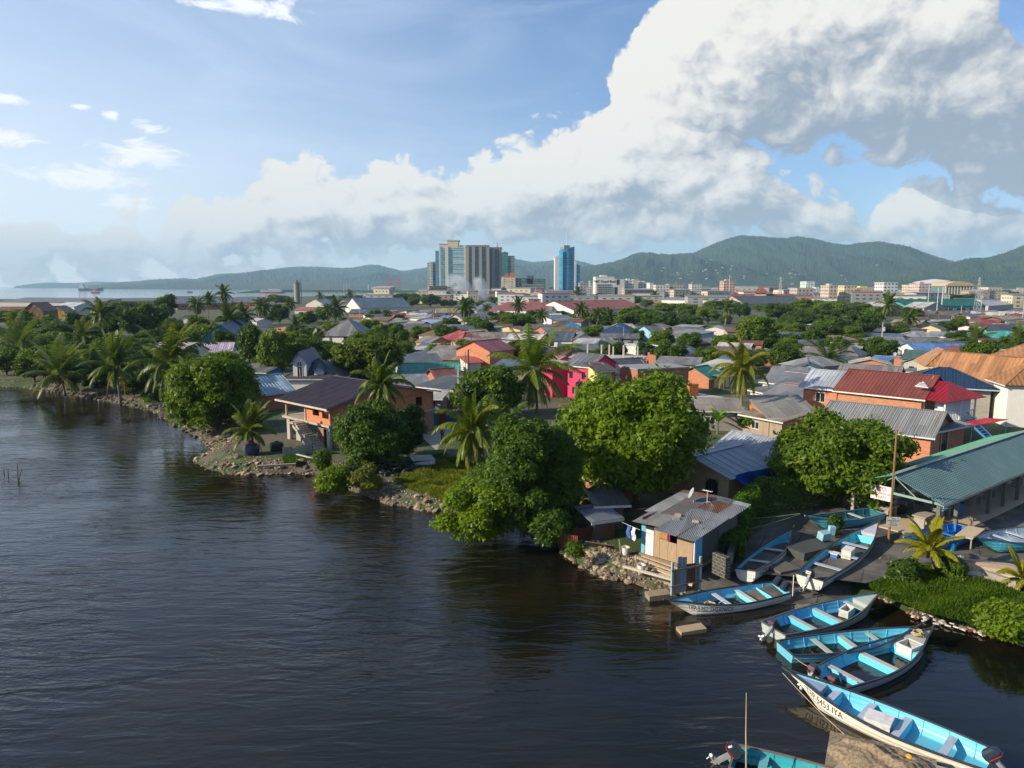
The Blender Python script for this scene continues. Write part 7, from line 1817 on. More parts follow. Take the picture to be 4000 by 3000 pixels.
palm('1',870,500,130,880,760,'coconut palm with hanging yellow dead fronds in the left wood',17,nf=18,nl=30,droop=1.4,hang=.9,leafc=(.05,.08,.025),dead=8,yam=.5)
palm('1',830,1000,150,850,1190,'dark young palm between the shore palms',18,nf=12,nl=30,droop=.9,hang=.5,leafc=(.03,.06,.02))
palm('1',720,700,140,730,830,'grey green palm behind the sunlit layered tree',19,nf=14,nl=30,leafc=(.05,.075,.04))
palm('Q',470,225,10,480,580,'x',20) if False else None
palm('5',520,900,180,540,1010,'dark leaved palm in front of the brick house with blue grey roof',21,nf=17,nl=34,droop=.9,hang=.6,leafc=(.028,.055,.018),wind=(.1,0))
PPs = []
for i,(nf,dr,hg,w_,c) in enumerate([(18,1.2,.7,.05,(.035,.062,.02)),(20,1.5,1.0,-.1,(.042,.07,.018)),(16,.9,.5,.2,(.038,.07,.022))]):
 PPs.append(make_palm('coconut_palm','prototype',(0,-300 - 30 * i,0),60 + i,10,(.6,0),4,nf,(R(82),R(-55)),dr,hg,c,3,None,(w_,0),24,.2,.25,.9))
for zn,xc,yc,rp,xb,yb,k,lb in [('1',1930,330,70,1935,520,0,'tall coconut palm on the left skyline over the red warehouse'),('1',1950,560,130,1970,760,0,'dark coconut palm below the skyline one'),('1',1690,430,75,1700,560,1,'coconut palm left on the skyline'),('1',1800,380,65,1800,540,2,'second coconut palm on the left skyline'),('1',2100,520,95,2100,720,0,'dark coconut palm at the end of the left wood'),
         ('2',600,560,110,620,740,1,'coconut palm with yellow tinge left of the silo'),('2',910,520,75,915,640,1,'coconut palm just left of the silo'),('2',1400,570,120,1410,700,0,'coconut palm before the grey gable warehouse'),('2',1330,590,80,1330,710,1,'coconut palm left of the one before the warehouse'),('2',990,780,110,970,910,0,'coconut palm left of the derelict building'),
         ('2',1170,960,130,1170,1070,2,'spreading palm in front of the dormer house wood'),('2',1240,435,48,1240,480,0,'small palm against the sea right of the silo'),('2',1565,420,52,1565,480,0,'small palm on the shoreline before the masts'),('2',1960,630,60,1960,730,1,'small palm beside the pale yellow house'),('2',1770,790,60,1780,850,2,'banana like small palm by the brick house'),
         ('3',868,850,110,865,1080,0,'tall coconut palm right of the yellow house'),('3',1100,850,65,1105,910,1,'coconut palm before the blue grey warehouse'),('3',1432,810,90,1435,1000,0,'big dark coconut palm in the town centre'),('3',1680,920,85,1690,1060,1,'slim coconut palm left of the red warehouse'),('3',2110,860,95,2115,1050,1,'coconut palm in front of the red roof'),
         ('3',2095,660,55,2100,790,0,'coconut palm rising before the blue tower'),('3',1090,1000,60,1100,1060,0,'dark young palm beside the teal roof'),('4',320,810,75,320,950,1,'coconut palm left in front of the rain trees'),('4',450,830,80,460,940,0,'spreading palm in front of the rain trees'),('4',1580,750,85,1550,985,2,'bent coconut palm with pale lower trunk'),
         ('4',880,625,45,885,680,0,'small palm on the city edge'),('4',1145,650,42,1145,690,1,'second small palm on the city edge'),('4',1285,660,30,1285,690,0,'third small palm on the city edge'),('4',1335,640,30,1335,690,1,'fourth small palm on the city edge'),('5',1040,420,85,1005,600,2,'tall coconut palm on the right with curved trunk'),
         ('5',1230,540,75,1195,720,1,'coconut palm right of the curved one with yellow skirt'),('5',1800,740,110,1810,850,2,'windblown palm behind the orange villa'),('5',2170,730,100,2190,860,2,'windblown palm at the right edge behind the villa'),('3',800,690,35,800,760,0,'smoke veiled small palm'),('3',690,695,35,690,760,1,'small palm below the cream tower')]:
 q = PP(zn,xb,yb,LZ); top = PY(*px(zn,xc,yc),q.y); t = (q - Vector((0,0,CAM_H))).length; L = rp * ZN[zn][2] * t / FPX; h = max(top.z - LZ,2)
 s = L / 4; sh = (top.x - q.x)
 src = PPs[k]; r = dup(src,(q.x,q.y,LZ),0.0,1.0,lb)
 for ch in r.children:
  b = ch.name.split('.')[0]
  if b == 'trunk': ch.scale = (sh / .6 if abs(sh) > .5 else 1,1 if True else 1,h / 10)
  else: ch.scale = (s,s,s); ch.location = ((sh if abs(sh) > .5 else .6) - .6 * s,0,h - 10 * s)
for t in PPs:
 for ch in list(t.children): bpy.data.objects.remove(ch)
 bpy.data.objects.remove(t)
def banana():
 q = gp('Q',320,625,LZ); r = thing('banana_plant','banana plant with broad bright leaves beside the yellow palm','plant',(q.x,q.y,LZ)); rs = np.random.RandomState(3); V = []
 for k in range(9):
  az = k * 2.4; n = 8; L = 2.2; pos = np.array([0,0,1.3 + .08 * k]); d = np.array([math.cos(az) * .5,math.sin(az) * .5,.9]); prev = None
  for i in range(n + 1):
   w = .30 * math.sin(math.pi * (i + .3) / (n + .6)); side = np.cross(d,[0,0,1.]); side /= np.linalg.norm(side); a,b = pos - side * w,pos + side * w
   if prev is not None: V.append(np.stack([prev[0],prev[1],b,a]))
   prev = (a,b); d = d + np.array([0,0,-.17]); d /= np.linalg.norm(d); pos = pos + d * L / n
 V = np.concatenate(V); npmesh('leaves',V,np.arange(len(V)).reshape(-1,4),leafmat((.07,.15,.02),.3,.4,.5),r)
 mb = MB(); mb.tube([(0,0,0),(0,0,1.8)],[.14,.08],8); mb.build('stem',plain((.10,.14,.05),.6),r)
banana()
def hedge():
 pts = [gp('C',1690,1060,LZ),gp('C',1750,820,LZ),gp('C',1850,640,LZ),gp('C',2212,560,LZ),gp('Q',860,1010,LZ),gp('Q',1010,1000,LZ)]
 pts = [gp('E',-330,880,LZ),gp('E',-250,620,LZ),gp('E',-100,450,LZ),gp('E',130,420,LZ),gp('E',330,400,LZ),gp('E',560,360,LZ)]
 r = thing('vine_hedge','wall completely overgrown with dark green vines behind the old boats','hedge',(pts[0].x,pts[0].y,LZ)); o = pts[0]; mb = MB(); C = []; Nn = []
 rs = np.random.RandomState(8)
 hs = [1.1,2.0,2.3,2.3,2.2,2.0]
 for i in range(len(pts) - 1):
  a,b = pts[i] - o,pts[i + 1] - o; h = hs[i]; h2 = hs[i + 1]; mb.beam((a.x,a.y,h / 2 - .3),(b.x,b.y,h2 / 2 - .3),.35,min(h,h2) - .4)
  L = (b - a).length; n = int(L * 650); u = rs.rand(n); d = (b - a).normalized(); nn = np.array([-d.y,d.x,0]); wv = .55
  a_ = np.pi * rs.rand(n); top = rs.rand(n) < .4
  hh = h + (h2 - h) * u
  y = np.where(top,np.cos(a_) * wv,np.sign(rs.rand(n) - .5) * wv); z = np.where(top,hh + np.sin(a_) * .25,hh * rs.rand(n) ** .8)
  y = y * (1 + .35 * np.sin(u * L * 1.7 + i) * np.sin(z * 2.1)) + rs.normal(size=n) * .08; z = z + .12 * np.sin(u * L * 2.3) + rs.normal(size=n) * .05
  C.append(np.array([a.x,a.y,0]) + u[:,None] * np.array([b.x - a.x,b.y - a.y,0]) + y[:,None] * nn + z[:,None] * np.array([0,0,1.]))
  N_ = np.where(top,np.cos(a_),np.sign(y))[:,None] * nn + np.where(top,np.sin(a_),.35)[:,None] * np.array([0,0,1.]) + rs.normal(size=(n,3)) * .5; Nn.append(N_ / np.linalg.norm(N_,axis=1)[:,None])
 C = np.concatenate(C); Nn = np.concatenate(Nn); V,F = leaf_quads(C,Nn,.09 + .07 * rs.rand(len(C)),rs,.6)
 npmesh('vines',V,F,leafmat((.035,.085,.014),.45,.3,.3),r); mb.build('wall',block(),r)
hedge()
def grass_patch(name,poly,n,h,c,seed,z=LZ,label=None):
 rs = np.random.RandomState(seed); p = np.array([(q.x,q.y) for q in poly]); lo,hi = p.min(0),p.max(0); pts = []
 def inside(x,y):
  c_ = np.zeros(len(x),bool); j = len(p) - 1
  for i in range(len(p)):
   xi,yi = p[i]; xj,yj = p[j]; m = ((yi > y) != (yj > y)) & (x < (xj - xi) * (y - yi) / (yj - yi + 1e-12) + xi); c_ ^= m; j = i
  return c_
 X = rs.uniform(lo[0],hi[0],n * 3); Y = rs.uniform(lo[1],hi[1],n * 3); k = inside(X,Y); X,Y = X[k][:n],Y[k][:n]; n = len(X)
 cl = .5 + .5 * np.sin(X * 1.9 + 1.3 * np.sin(Y * 1.1)) * np.sin(Y * 1.7 + X * .4); H_ = h * (.35 + .9 * cl) * rs.uniform(.6,1.3,n); az = rs.uniform(0,6.28,n); w = .03 + .02 * rs.rand(n)
 b = np.stack([X,Y,np.full(n,z - .08)],1); s = np.stack([np.cos(az),np.sin(az),np.zeros(n)],1) * w[:,None]; l = np.stack([np.cos(az + 1.5) * H_ * .5 * rs.rand(n),np.sin(az + 1.5) * H_ * .5 * rs.rand(n),H_],1)
 V = np.stack([b - s,b + s,b + l + s * .3,b + l - s * .3],1).reshape(-1,3); o = npmesh(name,V,np.arange(4 * n).reshape(n,4),leafmat(c,.5,.3,.2)); tag(o,kind='stuff')
def poly(zn,pts,z=LZ): return [gp(zn,x,y,z) for x,y in pts]
grass_patch('grass',poly('T',[(0,640),(250,570),(470,620),(470,760),(330,850),(170,810),(0,760),(-130,700)]),26000,.42,(.075,.105,.025),1)
grass_patch('grass',poly('T',[(0,560),(250,500),(480,560),(480,640),(250,600),(0,650),(-150,640)]),14000,.22,(.04,.075,.018),2)
grass_patch('grass',poly('E',[(870,1080),(1080,1000),(1350,940),(1500,930),(1750,1010),(2212,1180),(2400,1280),(2400,1620),(2000,1500),(1700,1380),(1350,1290),(950,1140)]),52000,.34,(.034,.072,.012),3)
grass_patch('grass',poly('1',[(1200,1180),(1650,1190),(1640,1250),(1250,1260)]),6000,.4,(.04,.09,.02),4)
grass_patch('grass',poly('B',[(890,960),(1060,950),(1150,990),(1000,1020),(900,1010)]),5000,.3,(.03,.08,.02),5)
# ------------------------------------------------------------ filler shacks between the traced houses
def fillers():
 rr = random.Random(21); N = 0; names = {}
 rc = [('slate grey',G1),('pale grey',G2),('dark grey',G3),('rusty brown',RU),('tan',TNR),('off white',WR),('blue grey',BG),('silver',G4),('maroon',RB),('light blue',LBR),('brown',BWN)]
 wt = [12,14,9,11,13,14,5,10,4,3,5]
 wc = [('brick',BRO),('cream',CR),('white',WH),('grey block',BL),('plain grey',GYW),('red brick',BRD),('pale blue',LB),('yellow',YE)]
 ww = [22,8,16,14,14,12,3,4]
 roofs = ['gx','gx','gy','sf','sf','hip','sl']
 Y = 92.0
 while Y < 420:
  X = -.22 * Y - 4 if Y > 125 else .12 * Y
  X1 = .80 * Y
  while X < X1:
   X += rr.uniform(9.5,13.5); x = X + rr.uniform(-1.5,1.5); y = Y + rr.uniform(-2,2)
   if overlaps(x,y,4.6): continue
   pxx = 2000 + FPX * x / y; pyy = 1500 + FPX * (17.1 / y - ST)
   if pxx < 1000 and y < 150: continue
   if pxx < 900: continue
   if 2300 < pxx < 3600 and pyy < 1300: continue
   if any(math.hypot(x - t[0],y - t[1]) < t[2] * .8 + 3 for t in TREES): continue
   if pxx < 1650 and pyy > 1400: continue
   if 1600 < pxx < 2700 and pyy > 1500: continue             # lane and big trees
   if pxx > 2700 and pyy > 1520: continue
   w,d = rr.uniform(6.5,11),rr.uniform(5,8)
   if overlaps(x,y,max(w,d) / 2 + .1): w,d = 5.0,4.5
   i = rr.choices(range(len(rc)),wt)[0]; j = rr.choices(range(len(wc)),ww)[0]; rf = rr.choice(roofs)
   rot = rr.choice([-.35,-.2,-.75,.5,-.5]) + rr.uniform(-.1,.1); c,s = math.cos(rot),math.sin(rot)
   a = Vector((x - c * w / 2 + s * d / 2,y - s * w / 2 - c * d / 2,0)); b = Vector((x + c * w / 2 + s * d / 2,y + s * w / 2 - c * d / 2,0))
   z = rr.uniform(2.3,3.0)
   best = min(FILLREF,key=lambda q: (q[1] - x) ** 2 + (q[2] - y) ** 2)
   dx,dy = x - best[1],y - best[2]
   rel = ('right of' if dx > 0 else 'left of') if abs(dx) > abs(dy) else ('behind' if dy > 0 else 'in front of')
   lab = f'{rc[i][0]} roofed {wc[j][0]} shack {rel} the {best[0]}'
   names[lab] = names.get(lab,0) + 1
   if names[lab] > 1: lab = lab.replace('shack',{2: 'house',3: 'hut',4: 'cottage'}.get(names[lab],'cabin'),1)
   wins = 'auto' if y < 240 else []
   if y < 240 and rr.random() < .4: wins = []
   house_w(a,b,z,d,rf,rr.uniform(.7,1.4) if rf != 'hip' else 1.3,wc[j][1],rc[i][1],lab,name='shack',cat='shack',oh=rr.uniform(.25,.5),wins=wins,group='shacks packed between the houses')
   N += 1
  Y += rr.uniform(9,11) if Y < 160 else (12 if Y < 250 else 16)
 print('fillers',N)
bpy.context.view_layer.update()
FILLREF = []
def short(l):
 w = short_(l).split(); return ' '.join(w[:5])
seen = set()
for o in bpy.data.objects:
 if o.parent is None and o.get('category') in ('house','warehouse','palm tree','tree') and o.location.y < 450:
  s_ = short(o['label'])
  seen.add(s_); FILLREF.append((s_.removeprefix('the '),o.location.x,o.location.y))
fillers()
def clutter():
 rr = random.Random(77); src = {}
 hs = [o for o in bpy.data.objects if o.parent is None and o.get('category') in ('shack','house') and 95 < o.location.y < 230 and o.location.x > -40]
 rr.shuffle(hs)
 for i,h in enumerate(hs[:90]):
  w = h.children[0].dimensions; k = i % 3; a = rr.uniform(0,6.28); ref = short_(h['label']); X_,Y_ = h.location.x,h.location.y
  if (k,ref) in seen: continue
  seen.add((k,ref)); c,s = math.cos(h.rotation_euler[2]),math.sin(h.rotation_euler[2]); u,v = rr.uniform(-.5,.5) * w.x * .6,-w.y / 2 - .9
  p = (X_ + u * c - v * s,Y_ + u * s + v * c,LZ)
  if k == 0:
   col = rr.choice([(.012,.012,.014),(.02,.10,.30)]); n = 'black' if col[2] < .1 else 'blue'; q = ('t',n)
   if q not in src:
    src[q] = water_tank(p,f'{n} water tank raised in front of the {ref}',c=col,r=.5,h=1.1); m_ = MB(); m_.box(-.6,.6,-.6,.6,-1.6,-.02); m_.build('stand',wood((.2,.17,.13)),src[q]); src[q].location = (p[0],p[1],LZ + 1.6)
   else: dup(src[q],(p[0],p[1],LZ + 1.6),a,rr.uniform(.8,1.2),f'{n} water tank raised in front of the {ref}')
  elif k == 1:
   z = LZ + max((ch.dimensions.z for ch in h.children if ch.name.startswith('wall')),default=2.6); m_ = MB(); g = rr.choice([RU,G4,G2,TNR,WR,BG])
   m_.rbox((0,0,0),(rr.uniform(2.2,3.6),rr.uniform(1.6,2.6),.04),0,(rr.uniform(.08,.16),0)); r = thing('lean_to',f'low sheet lean-to roof in front of the {ref}','lean-to',(p[0],p[1] ,LZ),h.rotation_euler[2]); m_.V = [(x,y,zz + 2.15) for x,y,zz in m_.V]; m_.build('roof',g,r)
   for sx in (-1,1): m_ = MB(); m_.box(sx * 1 - .05,sx * 1 + .05,-.8,-.7,0,2.0); m_.build('post',wood(),r)
   m_ = MB(); m_.box(-1,1,-.05,.0,0,1.9); m_.build('panel',paint(rr.choice([(.3,.3,.28),(.1,.25,.4),(.4,.3,.2),(.45,.12,.08)]),.5),r)
  else:
   q = 'd'; z = LZ + h.children[0].dimensions.z; pp = (X_ - (w.x * .3) * c,Y_ - w.x * .3 * s,z + .2)
   if q not in src: src[q] = satdish(pp,.3,f'grey satellite dish on the {ref}')
   else: dup(src[q],pp,rr.uniform(-.8,-.3),1,f'grey satellite dish on the {ref}')
clutter()
def car():
 q = PP('2',1972,945,LZ); r = thing('parked_car','small white car parked beside the dense round tree','car',(q.x,q.y,LZ),.2)
 pf = [(-2.1,.35),(-2.1,.8),(-1.6,.95),(-1.1,1.4),(.4,1.42),(1.0,.95),(2.0,.82),(2.1,.35)]; m_ = MB(); n = len(pf)
 m_.add([(x,-.85,z) for x,z in pf] + [(x,.85,z) for x,z in pf],[tuple(range(n)),tuple(reversed(range(n,2 * n)))] + [((i + 1) % n,i,i + n,(i + 1) % n + n) for i in range(n)]); m_.build('body',plain((.7,.7,.7),.3),r)
 m_ = MB(); m_.box(-1.1,.55,-.87,.87,1.0,1.3); m_.build('window',glassdark(),r)
 for x in (-1.3,1.3):
  for y in (-.85,.85): m_ = MB(); m_.tube([(x,y - .09,.32),(x,y + .09,.32)],.32,12); m_.build('wheel',plain((.02,.02,.02)),r)
car()
# ------------------------------------------------------------ city
def tower_at(zn,x0,x1,Y,z=LZ):
 a = PY(*px(zn,x0,0),Y); b = PY(*px(zn,x1,0),Y)
 return a.x,b.x
def block_b(zn,x0,x1,yt,Y,dep,wall,glass,label,sx=3.5,sy=3.6,wx=.6,wy=.5,rot=0.0,roofbits=1,name='building',cat='building',group=None):
 xa,xb = tower_at(zn,x0,x1,Y); top = PY(*px(zn,(x0 + x1) / 2,yt),Y).z; w = xb - xa; h = top - LZ
 r = thing(name,label,cat,((xa + xb) / 2,Y + dep / 2,LZ),rot,group)
 mb = MB(); mb.box(-w / 2,w / 2,-dep / 2,dep / 2,0,h); mb.build('facade',facade(wall,glass,sx,sy,wx,wy) if glass else paint(wall,.3),r)
 mb = MB(); p = .4; mb.box(-w / 2 - .2,w / 2 + .2,-dep / 2 - .2,-dep / 2 + p,h + .01,h + 1); mb.box(-w / 2 - .2,w / 2 + .2,dep / 2 - p,dep / 2 + .2,h + .01,h + 1); mb.box(-w / 2 - .2,-w / 2 + p,-dep / 2 + p,dep / 2 - p,h + .01,h + 1); mb.box(w / 2 - p,w / 2 + .2,-dep / 2 + p,dep / 2 - p,h + .01,h + 1)
 if roofbits: mb.box(-w * .2,w * .15,-dep * .2,dep * .2,h + .01,h + 3)
 mb.build('roof_edge',paint(mul(wall,.9)[:3],.3),r)
 return r,w,h
CW = (.62,.56,.46);
block_b('3',462,520,352,1560,26,(.56,.54,.48),(.10,.14,.17),'slim pale apartment tower with balcony bands, leftmost of the cluster',50,3.4,.96,.45)
block_b('3',505,570,345,1575,26,(.38,.44,.44),(.12,.20,.22),'grey green slim tower slab beside the balcony tower',3,3.4,.8,.6)
T,w,h = block_b('3',590,888,185,1500,42,(.56,.56,.54),(.12,.34,.48),'tallest cream and blue glass twin gabled office tower',40,3.6,.98,.62,roofbits=0,name='office_tower')
for u0,u1,m,z1,nm in [(.0,.055,paint(CW,.1),h + 4,'pier'),(.22,.34,paint((.66,.58,.46),.1),h + 5,'pier'),(.36,.42,plain((.05,.22,.34),.2),h - 3,'glass_bay'),(.06,.21,facade((.20,.42,.52),(.04,.20,.30),4,3.6,.8,.7),h - 2,'glass_bay'),(.93,1.0,paint(CW,.1),h + 1,'pier')]:
 mb = MB(); mb.box(-w / 2 + w * u0,-w / 2 + w * u1,-22.4,-20,0,z1); mb.build(nm,m,T)
mb = MB(); mb.box(-w * .20,w * .20,-18,18,h + .02,h + 14); mb.box(-w * .23,w * .23,-19,19,h + 14,h + 16); mb.box(-w / 2 + 1,-w * .23,-18,10,h + 1,h + 7); mb.box(-w / 2 - 1,-w * .22,-19,11,h + 7,h + 8.5); mb.box(w * .25,w * .45,-15,15,h + 1,h + 5); mb.build('crown',paint((.58,.52,.40),.1),T)
mb = MB(); mb.box(-w / 2 - 9,-w / 2,-8,12,0,h - 6); mb.build('side_bay',facade((.10,.24,.36),(.04,.14,.24),3,3.6,.8,.7),T)
for x0,x1,yt,lb,Yy in [(892,1130,180,'dark brown bronze glass tower with latticed piers, left one of the pair',1480),(1132,1270,200,'dark bronze glass tower with latticed piers, right one of the pair',1530)]:
 T,w,h = block_b('3',x0,x1,yt,Yy,46,(.15,.15,.17),(.05,.07,.11),lb,3,3.4,.7,.7,name='office_tower')
 for u in ((.02,.30,.62,.96) if x0 < 1000 else (.35,.93)):
  mb = MB(); mb.box(-w / 2 + w * u - 2.2,-w / 2 + w * u + 2.2,-24.5,-22.6,0,h); k = 0
  for s_ in (-1,1): mb.box(-w / 2 + w * u + s_ * 2.4 - .5,-w / 2 + w * u + s_ * 2.4 + .5,-25.4,-24.5,0,h + 2)
  z = 3
  while z < h - 4: mb.rbox((-w / 2 + w * u,-24.9,z),(2.6,.5,2.6),0,(0,R(45))); z += 5
  mb.build('pier',paint((.42,.38,.34) if u > .1 or x0 > 1000 else (.50,.42,.34),.2),T)
 mb = MB(); mb.box(-w / 2 - 1,w / 2 + 1,-24,24,h + 1.02,h + 4); mb.build('cornice',paint((.24,.20,.17)),T)
mb = MB()
for x,y in ((1095,150),(1222,130),(1230,135)):
 a = PY(*px('3',x,205),1510); b = PY(*px('3',x,y),1510); mb.tube([a,b],[.7,.4],5)
o = mb.build('antenna_mast',plain((.15,.14,.14))); tag(o,'roof antenna masts above the dark tower pair','antenna')
T,w,h = block_b('3',1268,1340,240,1640,40,(.06,.20,.20),(.02,.13,.14),'green glass tower behind the dark pair with stepped grey top',4,3.6,.8,.6,name='office_tower')
mb = MB(); mb.box(w / 2,w / 2 + 15,-18,18,0,h - 7); mb.build('wing',facade((.26,.30,.32),(.02,.10,.11),30,3.6,.95,.5),T)
T,w,h = block_b('3',1264,1420,505,1320,34,(.62,.54,.40),(.10,.07,.05),'cream block with tall arch and red roof edges',14,4.0,.25,.3)
mb = MB(); mb.box(-w * .25,0,-17.4,-5,h + .02,h + 6); mb.box(w * .1,w * .4,-17.4,-5,h + .02,h + 8); mb.build('roof_crest',paint((.55,.14,.07)),T)
mb = MB(); cx = -w * .32; ps = [(cx + 4.5 * math.cos(math.pi * k / 12),-17.2,12 + 4.5 * math.sin(math.pi * k / 12)) for k in range(13)] + [(cx - 4.5,-17.2,0),(cx + 4.5,-17.2,0)]; mb.add(ps,[tuple(reversed(range(15)))]); mb.build('arch',plain((.05,.05,.07)),T)
block_b('3',1420,1490,520,1330,30,(.40,.34,.28),(.06,.05,.05),'dark windowed wing beside the cream arched block',6,4,.6,.6)
for x0,x1,yt,lb,c,g in [(1492,1610,520,'dark building with green glass front, left of the pair',(.10,.12,.13),(.02,.16,.12)),(1620,1750,528,'dark building with green glass front, right of the pair',(.12,.14,.15),(.02,.16,.12)),(1545,1620,495,'dark stepped roof block behind the green glass fronts',(.08,.10,.12),None),(1500,1730,585,'grey podium before the green glass buildings',(.22,.23,.24),(.08,.08,.09)),(1725,1900,640,'long concrete car park deck before the blue tower',(.30,.28,.27),(.06,.06,.07)),(1130,1500,660,'low brown city block behind the smoke',(.20,.16,.14),(.06,.05,.05)),(700,900,650,'low white terminal behind the smoke',(.5,.5,.5),(.12,.12,.13)),(360,470,640,'low white arched hall left of the slim tower',(.5,.5,.46),None),(850,900,632,'small white block at the foot of the cream tower',(.6,.58,.54),None),(2125,2212,600,'white office terrace right of the blue tower',(.45,.45,.44),(.1,.1,.12))]:
 block_b('3',x0,x1,yt,1240 if yt > 580 else 1290,30,c,g,lb,40 if yt > 580 else 5,4,.97,.5,roofbits=0)
def round_tower():
 Y = 1180; xa,xb = tower_at('3',1898,2068,Y); top = PY(*px('3',1980,190),Y).z; h = top - LZ; w = (xb - xa) / 2
 r = thing('office_tower','rounded bright blue glass tower with white roof mast','tower',((xa + xb) / 2,Y + w,LZ))
 n = 40; mb = MB(); vs = []
 zs_ = [0,h * .5,h]
 for z in zs_:
  for k in range(n): a = 2 * math.pi * k / n; vs.append((w * math.cos(a),w * .8 * math.sin(a),z + (3 * math.cos(a) if z == h else 0)))
 mb.add(vs,[(i * n + k,i * n + (k + 1) % n,(i + 1) * n + (k + 1) % n,(i + 1) * n + k) for i in range(2) for k in range(n)] + [tuple(range(2 * n,3 * n))])
 m,nt = newmat('blue_glass'); v = coords(nt); s = nd(nt,'ShaderNodeSeparateXYZ',{0: v}).outputs
 f = mth(nt,'FRACT',mth(nt,'DIVIDE',s[2],3.6)); fl = mth(nt,'LESS_THAN',f,.25); f2 = mth(nt,'FRACT',mth(nt,'DIVIDE',s[0],2.4)); ml = mth(nt,'LESS_THAN',f2,.10)
 col = mixc(nt,mth(nt,'MAXIMUM',fl,mth(nt,'MULTIPLY',ml,.6)),(.012,.13,.27,1),(.035,.27,.46,1)); col = mixc(nt,ramp(nt,noise(nt,mapv(nt,v,(.02,.02,.12)),1,3),.4,.6,0,.5),col,(.06,.33,.50,1))
 finish(nt,princ(nt,col,.18)); mb.build('facade',m,r)
 for a in (-2.05,-1.85):
  mb = MB(); x,y = w * 1.01 * math.cos(a),w * .81 * math.sin(a); mb.box(x - .9,x + .9,y - .9,y + .9,0,h - 6); mb.build('dark_strip',plain((.01,.04,.09),.2),r)
 mb = MB(); mb.box(-w * .35,w * .35,-w * .3,w * .3,h - 1,h + 5); mb.build('plant_room',paint((.12,.12,.14)),r)
 mb = MB(); mb.box(-w * .95,-w * .1,1,w * .7,h - 12,h + 2.5); mb.build('top_wall',paint((.6,.6,.58),.1),r)
 mb = MB(); mb.tube([(0,0,h + 4),(0,0,h + 30)],[.8,.25],6); mb.build('mast',plain((.6,.6,.6)),r)
 block_b('3',1850,1900,290,1230,30,(.62,.62,.60),None,'white slab tower standing behind the blue glass tower')
 block_b('3',2068,2086,330,1228,20,(.45,.5,.56),None,'narrow pale lift shaft right of the blue glass tower',roofbits=0)
 block_b('3',2085,2122,385,1225,26,(.02,.08,.18),(.02,.12,.26),'dark blue slab right of the blue glass tower',3,3.6,.8,.7)
round_tower()
T,w,h = block_b('4',318,500,452,900,26,(.62,.62,.60),None,'white bank building with name sign and balcony front',name='bank_building')
for k in range(6):
 z = 6 + k * (h - 14) / 6; mb = MB(); mb.box(-w * .42,w * .34,-13.5,-12.9,z,z + 2.2); mb.build('window_band',facade((.3,.3,.32),(.08,.10,.13),3,5,.8,.9),T); mb = MB(); mb.box(-w * .44,w * .36,-14.6,-12.9,z - .9,z - .3); mb.build('balcony',paint((.55,.54,.52)),T)
text_mesh('RBC Royal Bank',4.2,plain((.03,.03,.05)),T,(0,-13.2,h - 6.2),(math.pi / 2,0,0),.1)
mb = MB(); mb.box(w / 2,w / 2 + 13,-13,10,0,h - 2); mb.build('wing',paint((.52,.53,.54),.1),T); mb = MB(); mb.box(w / 2 + .5,w / 2 + 4,-13.2,-12.9,5,h - 12); mb.box(w / 2 + 3,w / 2 + 6.5,-13.2,-12.9,h - 9,h - 2.5); mb.build('glass_strip',plain((.02,.025,.04),.2),T)
